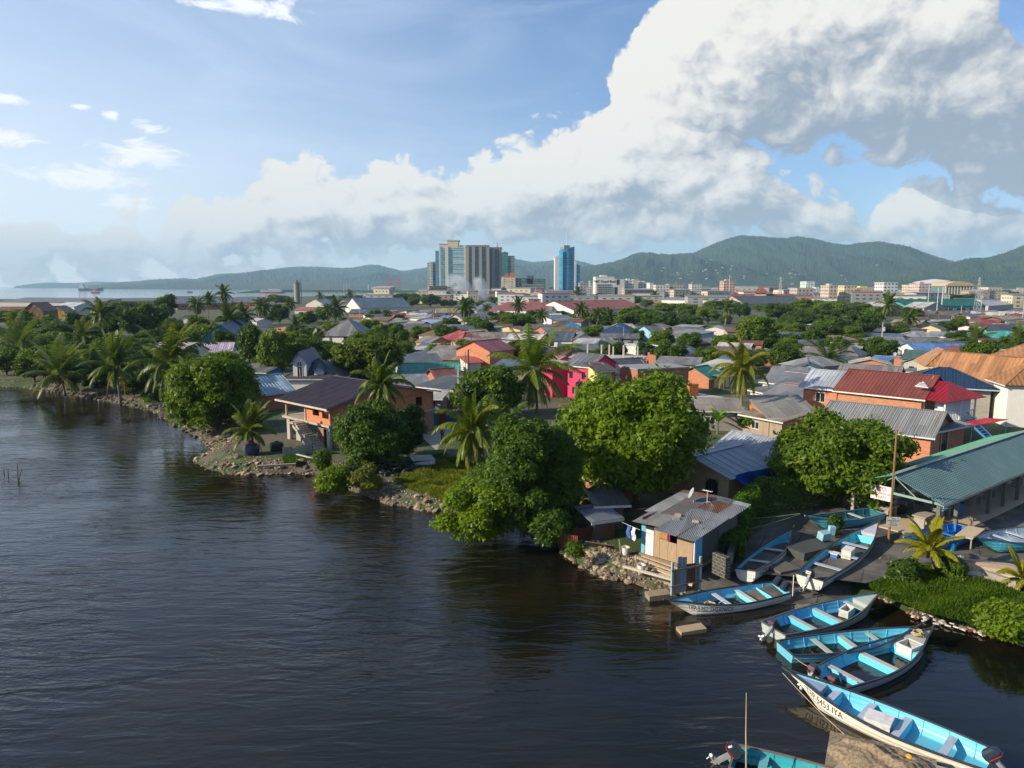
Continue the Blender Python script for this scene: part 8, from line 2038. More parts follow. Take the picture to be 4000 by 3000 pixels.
CB = [('4',600,690,485,(.60,.59,.56),(.2,.2,.22),'white stepped flats right of the bank'),('4',690,735,475,(.50,.44,.34),None,'cream tower block with roof plant right of the bank'),('4',540,760,568,(.58,.52,.40),None,'long plain cream warehouse right of the bank'),('4',712,850,505,(.62,.62,.62),(.12,.14,.18),'white building with curved ribbed balconies'),('4',845,880,512,(.60,.60,.58),None,'white stair tower beside the ribbed building'),
  ('4',205,315,545,(.52,.50,.44),(.08,.09,.1),'cream low office left of the bank'),('4',165,235,510,(.30,.31,.33),(.08,.09,.1),'dim office block behind the low cream office'),('4',265,315,490,(.34,.36,.38),(.08,.09,.1),'small grey block left of the bank'),('4',905,1040,530,(.60,.58,.52),(.14,.14,.15),'white classical public building'),('4',965,1240,568,(.45,.40,.30),(.10,.09,.08),'long stained concrete building under construction'),
  ('4',1030,1180,520,(.40,.36,.32),(.1,.1,.1),'brownish city block with terraces'),('4',1255,1350,520,(.52,.50,.47),(.12,.12,.12),'white columned ruin like block'),('4',1565,1670,490,(.48,.34,.28),(.12,.10,.10),'pinkish tower block behind the tall mast'),('4',1260,1480,572,(.26,.26,.27),None,'long low grey shed in the city'),('4',880,990,620,(.60,.58,.56),None,'white canopy shed at the wood edge'),
  ('4',1625,1790,582,(.55,.50,.40),None,'long cream store behind the towered station'),('4',1770,2070,600,(.30,.29,.27),None,'long grey hall behind the towered station'),('5',345,420,225,(.55,.62,.58),(.2,.3,.3),'pale green white stepped tower'),('5',415,515,290,(.62,.62,.62),(.3,.3,.3),'plain white cube offices'),('5',270,415,285,(.42,.38,.34),(.12,.08,.07),'low brown and white terrace'),('5',180,275,292,(.18,.17,.17),(.07,.07,.07),'dark gabled stone hall'),
  ('5',545,620,262,(.52,.46,.40),(.2,.10,.05),'pale block with orange vertical fins'),('5',620,660,280,(.52,.55,.56),None,'small white block right of the orange fins'),('5',680,780,262,(.58,.50,.32),(.2,.18,.12),'cream tiered block left of the yellow offices'),('5',785,955,280,(.62,.54,.30),(.2,.17,.12),'long yellow cream offices'),('5',1022,1140,235,(.58,.60,.62),(.12,.12,.14),'white office block with blocky roof'),('5',1255,1330,255,(.50,.44,.32),(.15,.13,.1),'cream small block near the stadium roof'),
  ('5',1330,1430,245,(.52,.42,.40),(.18,.15,.14),'pinkish block before the stadium roof'),('5',970,1330,325,(.48,.46,.40),(.06,.06,.06),'long white three storey building with rows of dark windows'),('5',1325,1450,325,(.40,.37,.30),(.2,.18,.15),'tan building right of the long white one'),('5',560,790,335,(.12,.13,.15),(.3,.26,.2),'long slate roofed station shed'),('5',785,865,322,(.42,.38,.30),(.12,.11,.1),'stone gabled hall beside the station shed'),
  ('5',460,540,345,(.60,.60,.60),(.2,.2,.2),'small white building left of the station shed'),('5',390,455,322,(.10,.20,.26),None,'dark teal block left of the white building'),('5',1930,2050,275,(.58,.52,.40),(.15,.14,.12),'cream houses on the slope at the right'),('5',1870,1930,350,(.60,.52,.34),(.12,.1,.08),'small yellow house left of the pale warehouse'),('5',540,575,300,(.32,.25,.16),None,'brown brick clock tower block')]
for i,(zn,x0,x1,yt,c,g,lb) in enumerate(CB):
 Y = 760 + (i * 137) % 260 + (150 if zn == '4' else 0)
 block_b(zn,x0,x1,yt,Y,22,c,g,lb,3.4 if 'long' in lb else 4.0,3.6,.5,.45,roofbits=(i % 3 == 0),group='city blocks below the hills')
def station():
 a,b = gp('4',1600,665,LZ + 6),gp('4',2212,668,LZ + 6); r = house_w(a,b,6,14,'gx',5,paint((.42,.33,.25)),RB,'long cream station with dark red roof and pointed turret',name='station',cat='station',wins=[('f',3 + 5.5 * i,2,2,2.5) for i in range(24)])
 w = (b - a).length
 mb = MB(); mb.box(-w * .10,-w * .10 + 9,-8.6,2,0,12); mb.build('turret',paint((.45,.38,.30)),r); mb = MB(); x = -w * .10 + 4.5; mb.add([(x - 6,-10,12.02),(x + 6,-10,12.02),(x + 6,3,12.02),(x - 6,3,12.02),(x,-3.5,18)],[(0,1,4),(1,2,4),(2,3,4),(3,0,4),(3,2,1,0)]); mb.build('turret_roof',RB,r)
station()
H('4',(1740,705),(2330,700),3.5,34,'gx',6,GYW,DG,'very long warehouse with charcoal roof behind the wood',wins=[],cat='warehouse',name='warehouse')
H('4',(900,665),(1600,680),4,30,'gx',2.5,WH,G2,'long low warehouse with pale grey roof at the wood edge',wins=[],cat='warehouse',name='warehouse')
H('5',(1190,430),(1880,428),5.0,22,'gx',4,TEAL,corr((.01,.13,.09),.0),'huge warehouse with dark green roof',wins=[('f',8 + 9 * i,2,7,1.5) for i in range(8)],cat='warehouse',name='warehouse')
H('5',(1905,430),(2120,415),0,20,'gx',2.5,paint((.5,.40,.38)),WR,'pinkish warehouse with pale roof at the right',by=470,wins=[],cat='warehouse',name='warehouse')
H('5',(800,440),(990,445),5,20,'gx',3,TNR,WR,'tan shed with white roof behind the tall coconut palm',wins=[],cat='shed',name='shed')
H('5',(1170,440),(1350,445),5,20,'gx',3,GYW,WR,'grey shed with white roof left of the green warehouse',wins=[],cat='shed',name='shed')
def hall():
 Y = 980; xa,xb = tower_at('5',1560,1790,Y); h = PY(*px('5',1600,262),Y).z; w = xb - xa; r = thing('columned_hall','glass hall with tall white columns and tan curved roof','hall',((xa + xb) / 2,Y + 20,LZ))
 mb = MB(); mb.box(-w / 2,w / 2,-19,19,0,h - 1); mb.build('glass',plain((.12,.18,.20),.3),r)
 for k in range(10): mb = MB(); x = -w / 2 + k * w / 9; mb.box(x - .8,x + .8,-21,-19.1,0,h); mb.build('column',paint((.55,.5,.4),.1),r)
 mb = MB(); n = 12; vs = []
 for k in range(n + 1): t = k / n; x = -w / 2 - 2 + (w + 4) * t; z = h + 6 * math.sin(math.pi * t) ** .7; vs += [(x,-22,z),(x,22,z)]
 mb.add(vs,[(2 * k,2 * k + 2,2 * k + 3,2 * k + 1) for k in range(n)]);
 mb.add([(v[0],v[1],h - .2) for v in vs[::2]] + vs[::2],[(k,k + 1,k + n + 2,k + n + 1) for k in range(n)]); mb.build('roof',paint((.52,.40,.22),.1),r)
 Y = 1060; xa,xb = tower_at('5',1390,1590,Y); r = thing('stadium_roof','sweeping white grandstand roof beside the columned hall','grandstand',(xa,Y,LZ)); w = xb - xa; za,zb = PY(*px('5',1400,245),Y).z,PY(*px('5',1590,213),Y).z; n = 10; vs = []
 for k in range(n + 1): t = k / n; z = za - LZ + (zb - za) * t ** .8; vs += [(w * t,0,z - 2 - 8 * t),(w * t,0,z),(w * t,40,z + 3)]
 mb = MB(); mb.add(vs,[(3 * k,3 * k + 3,3 * k + 4,3 * k + 1) for k in range(n)] + [(3 * k + 1,3 * k + 4,3 * k + 5,3 * k + 2) for k in range(n)]); mb.build('roof',paint((.55,.56,.58),.1),r); mb = MB(); mb.box(0,w,2,30,0,za - LZ - 4); mb.build('stand',paint((.3,.3,.32)),r)
hall()
def cityfill():
 rr = random.Random(9); proto = {}
 cols = [(.58,.56,.52),(.55,.48,.36),(.42,.30,.24),(.34,.35,.36),(.62,.62,.60),(.46,.42,.36),(.40,.16,.11),(.20,.21,.22)]
 nm = ['white','cream','brownish','grey','bright white','tan','red','dark']
 for i in range(150):
  pxx = rr.uniform(2050,4100) if i % 6 else rr.uniform(1500,2100); Y = rr.uniform(560,1500); x = (pxx - 2000) / FPX * Y; c = rr.randrange(8)
  if c not in proto:
   r = thing('city_house','x','building',(0,-500,0)); mb = MB(); mb.box(-.5,.5,-.5,.5,0,1); mb.build('wall',facade(cols[c],mul(cols[c],.25)[:3],.22,.3,.45,.4),r); mb = MB(); mb.prism([(-.52,-.52,1.02),(.52,-.52,1.02),(.52,.52,1.12),(-.52,.52,1.12)],.03); mb.build('roof',[G1,G2,WR,TNR,RB,G4,BG,TRR][c],r); proto[c] = r
  w,d,h = rr.uniform(12,40),rr.uniform(12,20),rr.uniform(4,11) * (1 + (Y - 560) / 1400)
  dup(proto[c],(x,Y,LZ),rr.uniform(-.4,.3),(w,d,h),f'{nm[c]} low city building beneath the hills in the distant town','low buildings of the distant town, ' + nm[c])
 for i in range(55):   # houses climbing the hill
  pxx = rr.choice([rr.gauss(2640,90),rr.gauss(2900,120),rr.uniform(2350,3700)]); t = rr.uniform(.04,.42); Y = 3300 + 2300 * t; c = rr.choice([0,1,2,5]); x = (pxx - 2000) / FPX * Y
  z = raycast_hill(x,Y)
  if z is None or z < 5: continue
  w = rr.uniform(5,13); dup(proto[c],(x,Y,z - 6),rr.uniform(-.5,.5),(w,w * .7,9),f'{nm[c]} house among the trees on the mountain slope','houses on the mountain slope, ' + nm[c])
 for r in proto.values():
  for ch in list(r.children): bpy.data.objects.remove(ch)
  bpy.data.objects.remove(r)
def raycast_hill(x,y):
 o = bpy.data.objects['mountain']; ok,loc,_,_ = o.ray_cast(Vector((x,y,2000)),Vector((0,0,-1))); return loc.z if ok else None
bpy.context.view_layer.update()
cityfill()
# ------------------------------------------------------------ port: silo, cranes, ships, smoke
def silo():
 q = PP('2',1000,520,LZ); r = thing('silo','tall concrete silo with stair cage on its right side','silo',(q.x,q.y,LZ)); t = q.y; rad = 30 * .3617 * t / FPX; h = PY(*px('2',1000,295),q.y).z; h2 = PY(*px('2',1000,272),q.y).z
 mb = MB(); mb.lathe([(rad,0),(rad,h),(rad * .6,h + .1)],20); mb.build('body',paint((.26,.25,.22),.5),r,smooth=False); mb = MB(); mb.lathe([(rad * .5,h),(rad * .5,h2)],12); mb.build('cap',paint((.25,.20,.12)),r)
 mb = MB(); n = 16; mb.lathe([(rad * 1.15,h - 1),(rad * 1.15,h - .8)],n)
 for k in range(n): a = 6.283 * k / n; mb.tube([(rad * 1.13 * math.cos(a),rad * 1.13 * math.sin(a),h - 1),(rad * 1.13 * math.cos(a),rad * 1.13 * math.sin(a),h + .8)],.08,4)
 for k in range(12): mb.box(rad,rad + 1.5,-.8,.8,k * h / 12,k * h / 12 + .15)
 mb.box(rad + 1.3,rad + 1.5,-.8,.8,0,h); mb.build('stair_cage',plain((.16,.13,.10)),r)
silo()
def ship(zn,x0,x1,yw,hh,label,hull,sup,kind,name='ship'):
 a,b = PP(zn,x0,yw,0),PP(zn,x1,yw,0); L = (b - a).length; r = thing(name,label,'ship',((a.x + b.x) / 2,(a.y + b.y) / 2,0),0); W_ = L * .16; D = hh * ZN[zn][2] * a.y / FPX
 n = 12; mb = MB(); V = []
 for i in range(n):
  s = i / (n - 1); x = -L / 2 + L * s; hb = W_ / 2 * min(1,(1 - s) * 5 + .05) * min(1,.7 + s * 2); z = D * (.30 + (.14 * max(0,s - .75) * 4)) ; V += [(x,-hb * .8,-.5),(x,-hb,z),(x,hb,z),(x,hb * .8,-.5)]
 mb.add(V,[(i * 4 + j,(i + 1) * 4 + j,(i + 1) * 4 + j + 1,i * 4 + j + 1) for i in range(n - 1) for j in range(3)] + [(0,1,2,3)]); mb.build('hull',plain(hull,.5),r)
 mb = MB()
 if kind == 'tanker':
  for k,(z0,z1,x0_,x1_) in enumerate([(.3,.5,.04,.26),(.5,.7,.05,.24),(.7,.85,.07,.20)]): mb.box(-L / 2 + L * x0_,-L / 2 + L * x1_,-W_ * .4,W_ * .4,D * z0,D * z1)
  mb.tube([(-L * .38,0,D * .8),(-L * .38,0,D * 1.1)],L * .006); mb.tube([(L * .38,0,D * .3),(L * .38,0,D * .95)],L * .004); mb.tube([(0,0,D * .3),(0,0,D * .7)],L * .004); mb.box(-L * .2,L * .35,-W_ * .1,W_ * .1,D * .3,D * .36)
 elif kind == 'tug': mb.box(-L * .3,L * .1,-W_ * .35,W_ * .35,D * .3,D * .62); mb.box(-L * .18,L * .04,-W_ * .3,W_ * .3,D * .62,D * .85); mb.tube([(-L * .05,0,D * .8),(-L * .05,0,D * 1.2)],L * .012)
 elif kind == 'ferry': mb.box(-L * .48,L * .40,-W_ * .45,W_ * .45,D * .32,D * .75); mb.box(-L * .15,L * .30,-W_ * .4,W_ * .4,D * .75,D * .95); mb.box(-L * .44,L * .36,-W_ * .46,W_ * .46,D * .5,D * .58)
 elif kind == 'yacht': mb.box(-L * .40,L * .45,-W_ * .42,W_ * .42,D * .3,D * .55); mb.box(-L * .25,L * .30,-W_ * .38,W_ * .38,D * .55,D * .78); mb.box(-L * .16,L * .1,-W_ * .3,W_ * .3,D * .78,D * .95)
 mb.build('superstructure',paint(sup,.15),r)
 if kind in ('ferry','yacht'): mb = MB(); mb.box(-L * .38,L * .30,-W_ * .47,W_ * .47,D * .60,D * .66); mb.build('window_band',plain((.04,.05,.08),.2),r)
ship('1',683,893,299,60,'grey tanker with white bridge anchored off the left shore',(.05,.06,.09),(.50,.52,.54),'tanker')
ship('1',787,862,322,38,'small red tug in front of the tanker',(.42,.07,.05),(.38,.30,.30),'tug','tugboat')
ship('1',1615,1665,316,20,'tiny dark work boat on the bay right of the tanker',(.05,.06,.08),(.15,.17,.2),'tug','tugboat')
ship('2',602,862,400,44,'white fast ferry with red hull swoosh',(.42,.12,.16),(.48,.50,.55),'ferry','ferry')
ship('2',2130,1722,436,66,'large white yacht moored behind the trees',(.55,.58,.62),(.62,.64,.68),'yacht','yacht')
def crane(x,yt,Y,label,boom):
 b = PY(*px('2',x,390),Y); t = PY(*px('2',x,yt),Y); r = thing('port_crane',label,'crane',(b.x,Y,0)); h = t.z; mb = MB(); s = h * .14
 for sx in (-s,s):
  for sy in (-s,s): mb.beam((sx,sy,0),(sx * .8,sy * .8,h * .55),h * .018)
 for z in (.18,.36,.55): mb.beam((-s,-s,h * z),(s,-s,h * z),h * .015); mb.beam((-s,s,h * z),(s,s,h * z),h * .015)
 mb.beam((-s,-s,h * .36),(s * .8,-s,h * .55),h * .01); mb.beam((0,0,h * .55),(s * .2,0,h),h * .015); mb.beam((s * .6,0,h * .55),(s * .2,0,h),h * .012); mb.build('frame',plain((.50,.10,.06),.6),r)
 mb = MB(); a = Vector((-boom * h,0,h * .55)) if boom > 0 else Vector((-s * .5,0,h * 1.35)); e = Vector((s * 4.5,0,h * .57)); mb.beam((s,0,h * .56),a,h * .02); mb.beam((0,0,h * .55),e,h * .02); mb.beam((s * .2,0,h),a.lerp(Vector((0,0,h * .55)),.2),h * .007); mb.beam((s * .2,0,h),e,h * .007)
 for k in range(8): p = Vector((s,0,h * .56)).lerp(a,k / 8); mb.beam(p,p + Vector((0,0,h * .05)),h * .008)
 mb.build('boom',plain((.52,.10,.06),.6),r)
crane(1985,205,2700,'red port crane with raised boom, leftmost of three',0); crane(2030,235,2800,'red port crane with long lowered boom, middle of three',.9); crane(2090,240,2900,'red port crane at the right of the three',.3)
for k,(x,yt,c,lb) in enumerate([(2030,330,(.10,.38,.36),'tall stack of turquoise containers under the cranes'),(2080,345,(.12,.34,.34),'second stack of turquoise containers under the cranes'),(1910,355,(.5,.35,.1),'low stack of yellow containers at the quay'),(2160,355,(.4,.42,.42),'low stack of grey containers at the quay'),(1760,310,(.5,.5,.5),'thin white port tower far left of the cranes'),(1800,330,(.40,.42,.44),'grey port block far left of the cranes')]):
 a = PY(*px('2',x - (36 if k < 4 else 7),0),2550 + 40 * k); b = PY(*px('2',x + (36 if k < 4 else 7 + 20 * (k == 5)),0),2550 + 40 * k); t = PY(*px('2',x,yt),a.y); r = thing('container_stack' if k < 4 else 'port_building',lb,'containers' if k < 4 else 'building',((a.x + b.x) / 2,a.y,0)); w = (b.x - a.x); n = 6
 for i in range(n if k < 4 else 1): mb = MB(); mb.box(-w / 2 + w * i / n + (.6 if k < 4 else 0),-w / 2 + (w * (i + 1) / n if k < 4 else w),-6,6,0,t.z * (1 - .12 * ((i * 7) % 3) * (k < 4))); mb.build('container' if k < 4 else 'wall',plain(c,.6),r)
for i,(x,yt) in enumerate([(1503,255),(1532,262),(1563,230)]):
 a = PP('2',x,425,0); t = PY(*px('2',x,yt),a.y); mb = MB(); mb.tube([(a.x,a.y,0),(a.x,a.y,t.z)],[.35,.18],5); tag(mb.build('yacht_mast',plain((.6,.6,.6))),['left','middle','right tallest'][i] + ' slender mast of the moored sailing yachts','mast')
def smoke():
 b = PP('3',1085,760,LZ); Y = b.y
 mb = MB(); pts = [PY(*px('3',x,y),Y) for x,y in ((1110,760),(1085,690),(1040,610),(1010,540),(980,470))]
 mb.tube([p + Vector((0,0,0)) for p in pts],[40 * .3617 * Y / FPX,70 * .3617 * Y / FPX,85 * .3617 * Y / FPX,70 * .3617 * Y / FPX,30 * .3617 * Y / FPX],14)
 m2 = MB(); pts = [PY(*px('3',x,y),Y + 6) for x,y in ((1090,720),(960,680),(830,600),(720,530),(640,570))]
 m2.tube(pts,[50 * .3617 * Y / FPX,80 * .3617 * Y / FPX,95 * .3617 * Y / FPX,85 * .3617 * Y / FPX,30 * .3617 * Y / FPX],14)
 m,nt = newmat('smoke'); v = coords(nt,'Object'); ln = noise(nt,mapv(nt,v,(.055,.055,.045)),1.0,5,.62); g_ = nd(nt,'ShaderNodeVectorMath',{0: nd(nt,'ShaderNodeVectorMath',{0: coords(nt,'Generated'),1: (.5,.5,.5)},operation='SUBTRACT').outputs[0]},operation='LENGTH').outputs['Value']; ln = mth(nt,'SUBTRACT',mth(nt,'ADD',ln,.06),mth(nt,'MULTIPLY',mth(nt,'MULTIPLY',g_,g_),.45))
 L_ = nd(nt,'ShaderNodeVolumePrincipled',{'Color': (.88,.93,1,1),'Density': ramp(nt,ln,.42,.62,0,SMK),'Anisotropy': .2}); nd(nt,'ShaderNodeOutputMaterial',{'Volume': L_.outputs[0]})
 for q,lb in ((mb,'thick lower plume'),(m2,'thin drifting veil')):
  o = q.build('smoke',m,smooth=True); tag(o,kind='stuff')
SMK = .16
smoke()
# ------------------------------------------------------------ poles and wires
POLE_TOPS = {}
def upole(k,zn,x,yt,yb,label,r=.13,m=None,arm=0,lamp=0,tr=0,name='utility_pole',cat='pole'):
 q = PP(zn,x,yb,LZ); t = PY(*px(zn,x,yt),q.y); h = t.z - LZ; o = thing(name,label,cat,(q.x,q.y,LZ)); mb = MB(); mb.tube([(0,0,-.3),(0,0,h)],[r,r * .7],7); mb.build('shaft',m or wood((.22,.18,.14)),o)
 if arm: mb = MB(); mb.beam((-.9,0,h - .5),(.9,0,h - .5),.1); [mb.lathe([(.04,0),(.05,.12)],6,(xx,0,h - .44)) for xx in (-.8,0,.8)]; mb.build('crossarm',wood((.18,.14,.1)),o)
 if lamp: mb = MB(); mb.tube([(0,0,h - .2),(lamp * .8,0,h + .25),(lamp * 1.7,0,h + .35)],.035,5); mb.build('lamp_arm',plain((.4,.4,.4),.4),o); mb = MB(); mb.rbox((lamp * 1.9,0,h + .33),(.6,.24,.13)); mb.build('lamp_head',plain((.6,.6,.6),.4),o)
 if tr: mb = MB(); mb.lathe([(.3,0),(.33,.1),(.33,1.0),(.28,1.1)],12,(.45,0,h - 2.4)); mb.build('transformer',plain((.42,.43,.44),.5),o)
 POLE_TOPS[k] = (q.x,q.y,LZ + h - .35); return o
GC = paint((.40,.42,.44),.3); DW = wood((.10,.075,.06))
for a in [('a','3',808,1455,1900,'grey blue concrete pole beside the glossy palm',.16,GC,0,0,0),('b','3',912,1285,1600,'stout dark wooden pole behind the concrete one',.2,DW,0,0,0),('c','3',882,1310,1620,'thin dark pole left of the stout one',.07,DW,0,0,0),('d','3',945,1125,1330,'thin dark pole before the peach house',.09,DW,0,0,0),
   ('e','2',628,1105,1330,'reddish brown wooden pole beside the blue house',.14,wood((.22,.10,.06)),0,0,0),('f','2',1058,735,900,'pale pole beside the palm left of the derelict building',.13,GC,0,0,0),('g','2',1675,520,680,'slim pole before the long blue grey warehouse',.12,GC,1,0,0),('h','3',538,915,1040,'pole left of the palm by the yellow house',.12,GC,0,0,0),
   ('i','3',965,1000,1110,'street lamp pole by the broad tree',.08,GC,0,1,0),('j','4',280,1220,1440,'pale concrete pole in front of the magenta house with a lamp',.13,GC,0,-1,0),('k','4',578,930,1110,'street lamp pole before the navy roofed house',.10,GC,0,-1,0),('l','4',1090,778,945,'tall white pole with transformer in front of the wood',.20,GC,1,0,1),('m','4',1073,850,945,'short dark pole beside the transformer pole',.14,DW,0,0,0),
   ('n','4',1590,430,665,'very tall white mast in the city',.5,plain((.6,.6,.6)),0,0,0),('o','4',1550,850,985,'pale pole by the bent palm',.11,GC,0,0,0),('p','4',1320,840,930,'street lamp pole in the wood',.10,GC,0,1,0),('q','4',2020,1150,1290,'leaning dark pole with street lamp above the patchwork fence',.10,DW,1,-1,0),('r','5',975,570,845,'white pole with transformer and wires by the dense dark tree',.17,GC,1,0,1),
   ('s','5',615,760,960,'street lamp pole before the tall round tree',.10,DW,0,-1,0),('t','5',222,1010,1150,'grey pole beside the slate roofed shed',.10,GC,0,0,0),('u','5',1375,250,505,'tall pale mast before the green warehouse, first from left',.25,plain((.5,.52,.5)),0,0,0),('v','5',1455,275,520,'tall pale mast before the green warehouse, second from left',.25,plain((.55,.55,.55)),0,0,0),
   ('w','5',1495,268,512,'tall thick pale mast before the green warehouse, third from left',.35,plain((.55,.53,.5)),0,0,0),('x','5',1835,320,520,'pole right of the lattice pylon',.2,GC,0,0,0),('y','5',2195,260,590,'pole with arms at the right edge',.2,GC,1,0,0),('z','5',1580,510,650,'pole left of the round tree before the dark red roof',.12,GC,0,0,0),
   ('A','5',1345,390,490,'short white pole before the green warehouse',.2,GC,0,0,0),('B','5',1665,430,540,'pole in front of the green warehouse middle',.2,GC,0,0,0),('C','5',1690,640,740,'pole in front of the white flat brick house',.1,GC,0,0,0),('D','5',2120,670,800,'pale pole before the mint green house',.12,GC,0,-1,0),('E','4',92,960,1130,'dark pole in front of the white bungalow gable',.1,DW,0,0,0),('F','1',380,395,600,'thin pole by the ochre shed',.12,DW,0,0,0),('G','1',692,310,395,'thin mast on the waterfront left',.2,DW,1,0,0),('H','4',262,1020,1130,'thin dark pole right of the dark blue bungalow',.08,DW,0,0,0),('I','5',752,795,900,'white pole among the trees by the blue roofed cottage',.1,GC,0,0,0),('J','4',1498,585,660,'white pole at the wood edge near the tall mast',.25,GC,0,0,0),('K','3',1635,610,750,'pale gantry pole left of the green glass blocks',.4,GC,1,0,0),('L','4',1565,1125,1205,'short white post by the rusted roof',.08,plain((.6,.6,.6)),0,0,0)]:
 upole(*a)
q = PP('Q',1370,1335,LZ); upole('sg','Q',1375,598,1300,'leaning rusty steel pole with a hand painted board on the ramp',.085,wood((.24,.12,.05)),0,0,0)
def wires():
 prs = [('a','b',1),('a','j',2),('b','d',1),('l','r',3),('l','p',2),('r','s',2),('r','z',2),('q','s',2),('e','f',1),('g','h',2),('k','l',1),('j','k',2),('y','D',2),('C','z',1),('d','i',1),('q','t',1)]
 for a,b,n in prs:
  A,B = Vector(POLE_TOPS[a]),Vector(POLE_TOPS[b])
  for i in range(n):
   mb = MB(); o_ = Vector((.35 * i,0,-.25 * i)); L = (A - B).length; mb.tube([A.lerp(B,k / 12) + o_ - Vector((0,0,4 * .02 * L * (k / 12) * (1 - k / 12))) for k in range(13)],.026 + L * .00012,3,cap=False)
   nm = lambda k: {'a': 'glossy palm pole','b': 'stout dark pole','j': 'magenta house pole','d': 'peach house pole','l': 'wood edge transformer pole','r': 'white transformer pole','p': 'wood lamp pole','s': 'round tree lamp pole','z': 'dark red roof pole','q': 'leaning lamp pole','e': 'blue house pole','f': 'pale palm pole','g': 'warehouse pole','h': 'yellow house pole','k': 'navy house lamp pole','y': 'right edge pole','D': 'mint house pole','C': 'flat brick house pole','i': 'broad tree lamp pole','t': 'slate shed pole'}[k]
   tag(mb.build('overhead_wire',plain((.03,.03,.03))),f'{["upper", "middle", "lower"][i] if n > 1 else "single"} wire between {nm(a)} and {nm(b)}','wire')
wires()
def pylon(zn,x,yt,yb,label):
 q = PP(zn,x,yb,LZ); h = PY(*px(zn,x,yt),q.y).z - LZ; o = thing('pylon',label,'pylon',(q.x,q.y,LZ)); mb = MB(); s = h * .07; n = 8; th = h * .006
 P4 = lambda z: [(sx * s * (1 - .85 * z / h),sy * s * (1 - .85 * z / h),z) for sx,sy in ((-1,-1),(1,-1),(1,1),(-1,1))]
 for k in range(n):
  a,b = P4(h * k / n),P4(h * (k + 1) / n)
  for j in range(4): mb.beam(a[j],b[j],th); mb.beam(a[j],b[(j + 1) % 4],th * .6); mb.beam(b[j],b[(j + 1) % 4],th * .6)
 mb.build('lattice',plain((.42,.43,.44),.5),o); mb = MB()
 for z in (.72,.82,.92): mb.beam((-h * .10,0,h * z),(h * .10,0,h * z),th * 1.2)
 mb.build('crossarm',plain((.42,.43,.44),.5),o)
pylon('5',1800,185,540,'tall lattice power pylon at the right'); pylon('4',2080,445,700,'lattice pylon in front of the mountain'); pylon('5',100,180,395,'lattice pylon left of the pale green tower')
b_ = thing('notice_board','small hand painted white board tied to the leaning pole','sign',tuple(PP('Q',1388,1318,LZ) * 1.0)[:2] + (LZ + 1.75,),R(-8)); mb = MB(); mb.box(-.42,.42,-.16,-.13,-.32,.32); mb.build('board',plain((.42,.42,.40),.7,0,.4,6),b_)
for i,t in enumerate(('NO','PARKING OF','BOATS','ON RAMP')): text_mesh(t,.13,plain((.10,.12,.14)),b_,(0,-.165,.16 - i * .14),(math.pi / 2,0,0))
# ------------------------------------------------------------ rubble, tyres, posts
def rock_mesh(seed,s=1.0):
 import bmesh
 bm = bmesh.new(); bmesh.ops.create_icosphere(bm,subdivisions=1,radius=.5); rr = random.Random(seed); ax = Vector((rr.uniform(.7,1.4),rr.uniform(.6,1.1),rr.uniform(.4,.75)))
 for v in bm.verts: v.co = Vector((v.co.x * ax.x,v.co.y * ax.y,v.co.z * ax.z)) * rr.uniform(.8,1.25)
 me = bpy.data.meshes.new('rock'); bm.to_mesh(me); bm.free(); return me
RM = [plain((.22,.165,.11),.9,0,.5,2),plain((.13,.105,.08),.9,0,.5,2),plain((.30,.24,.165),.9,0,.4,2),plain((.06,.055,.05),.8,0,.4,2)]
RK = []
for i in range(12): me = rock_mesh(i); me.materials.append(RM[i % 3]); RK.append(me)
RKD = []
for i in range(4): me = rock_mesh(30 + i); me.materials.append(RM[3]); RKD.append(me)
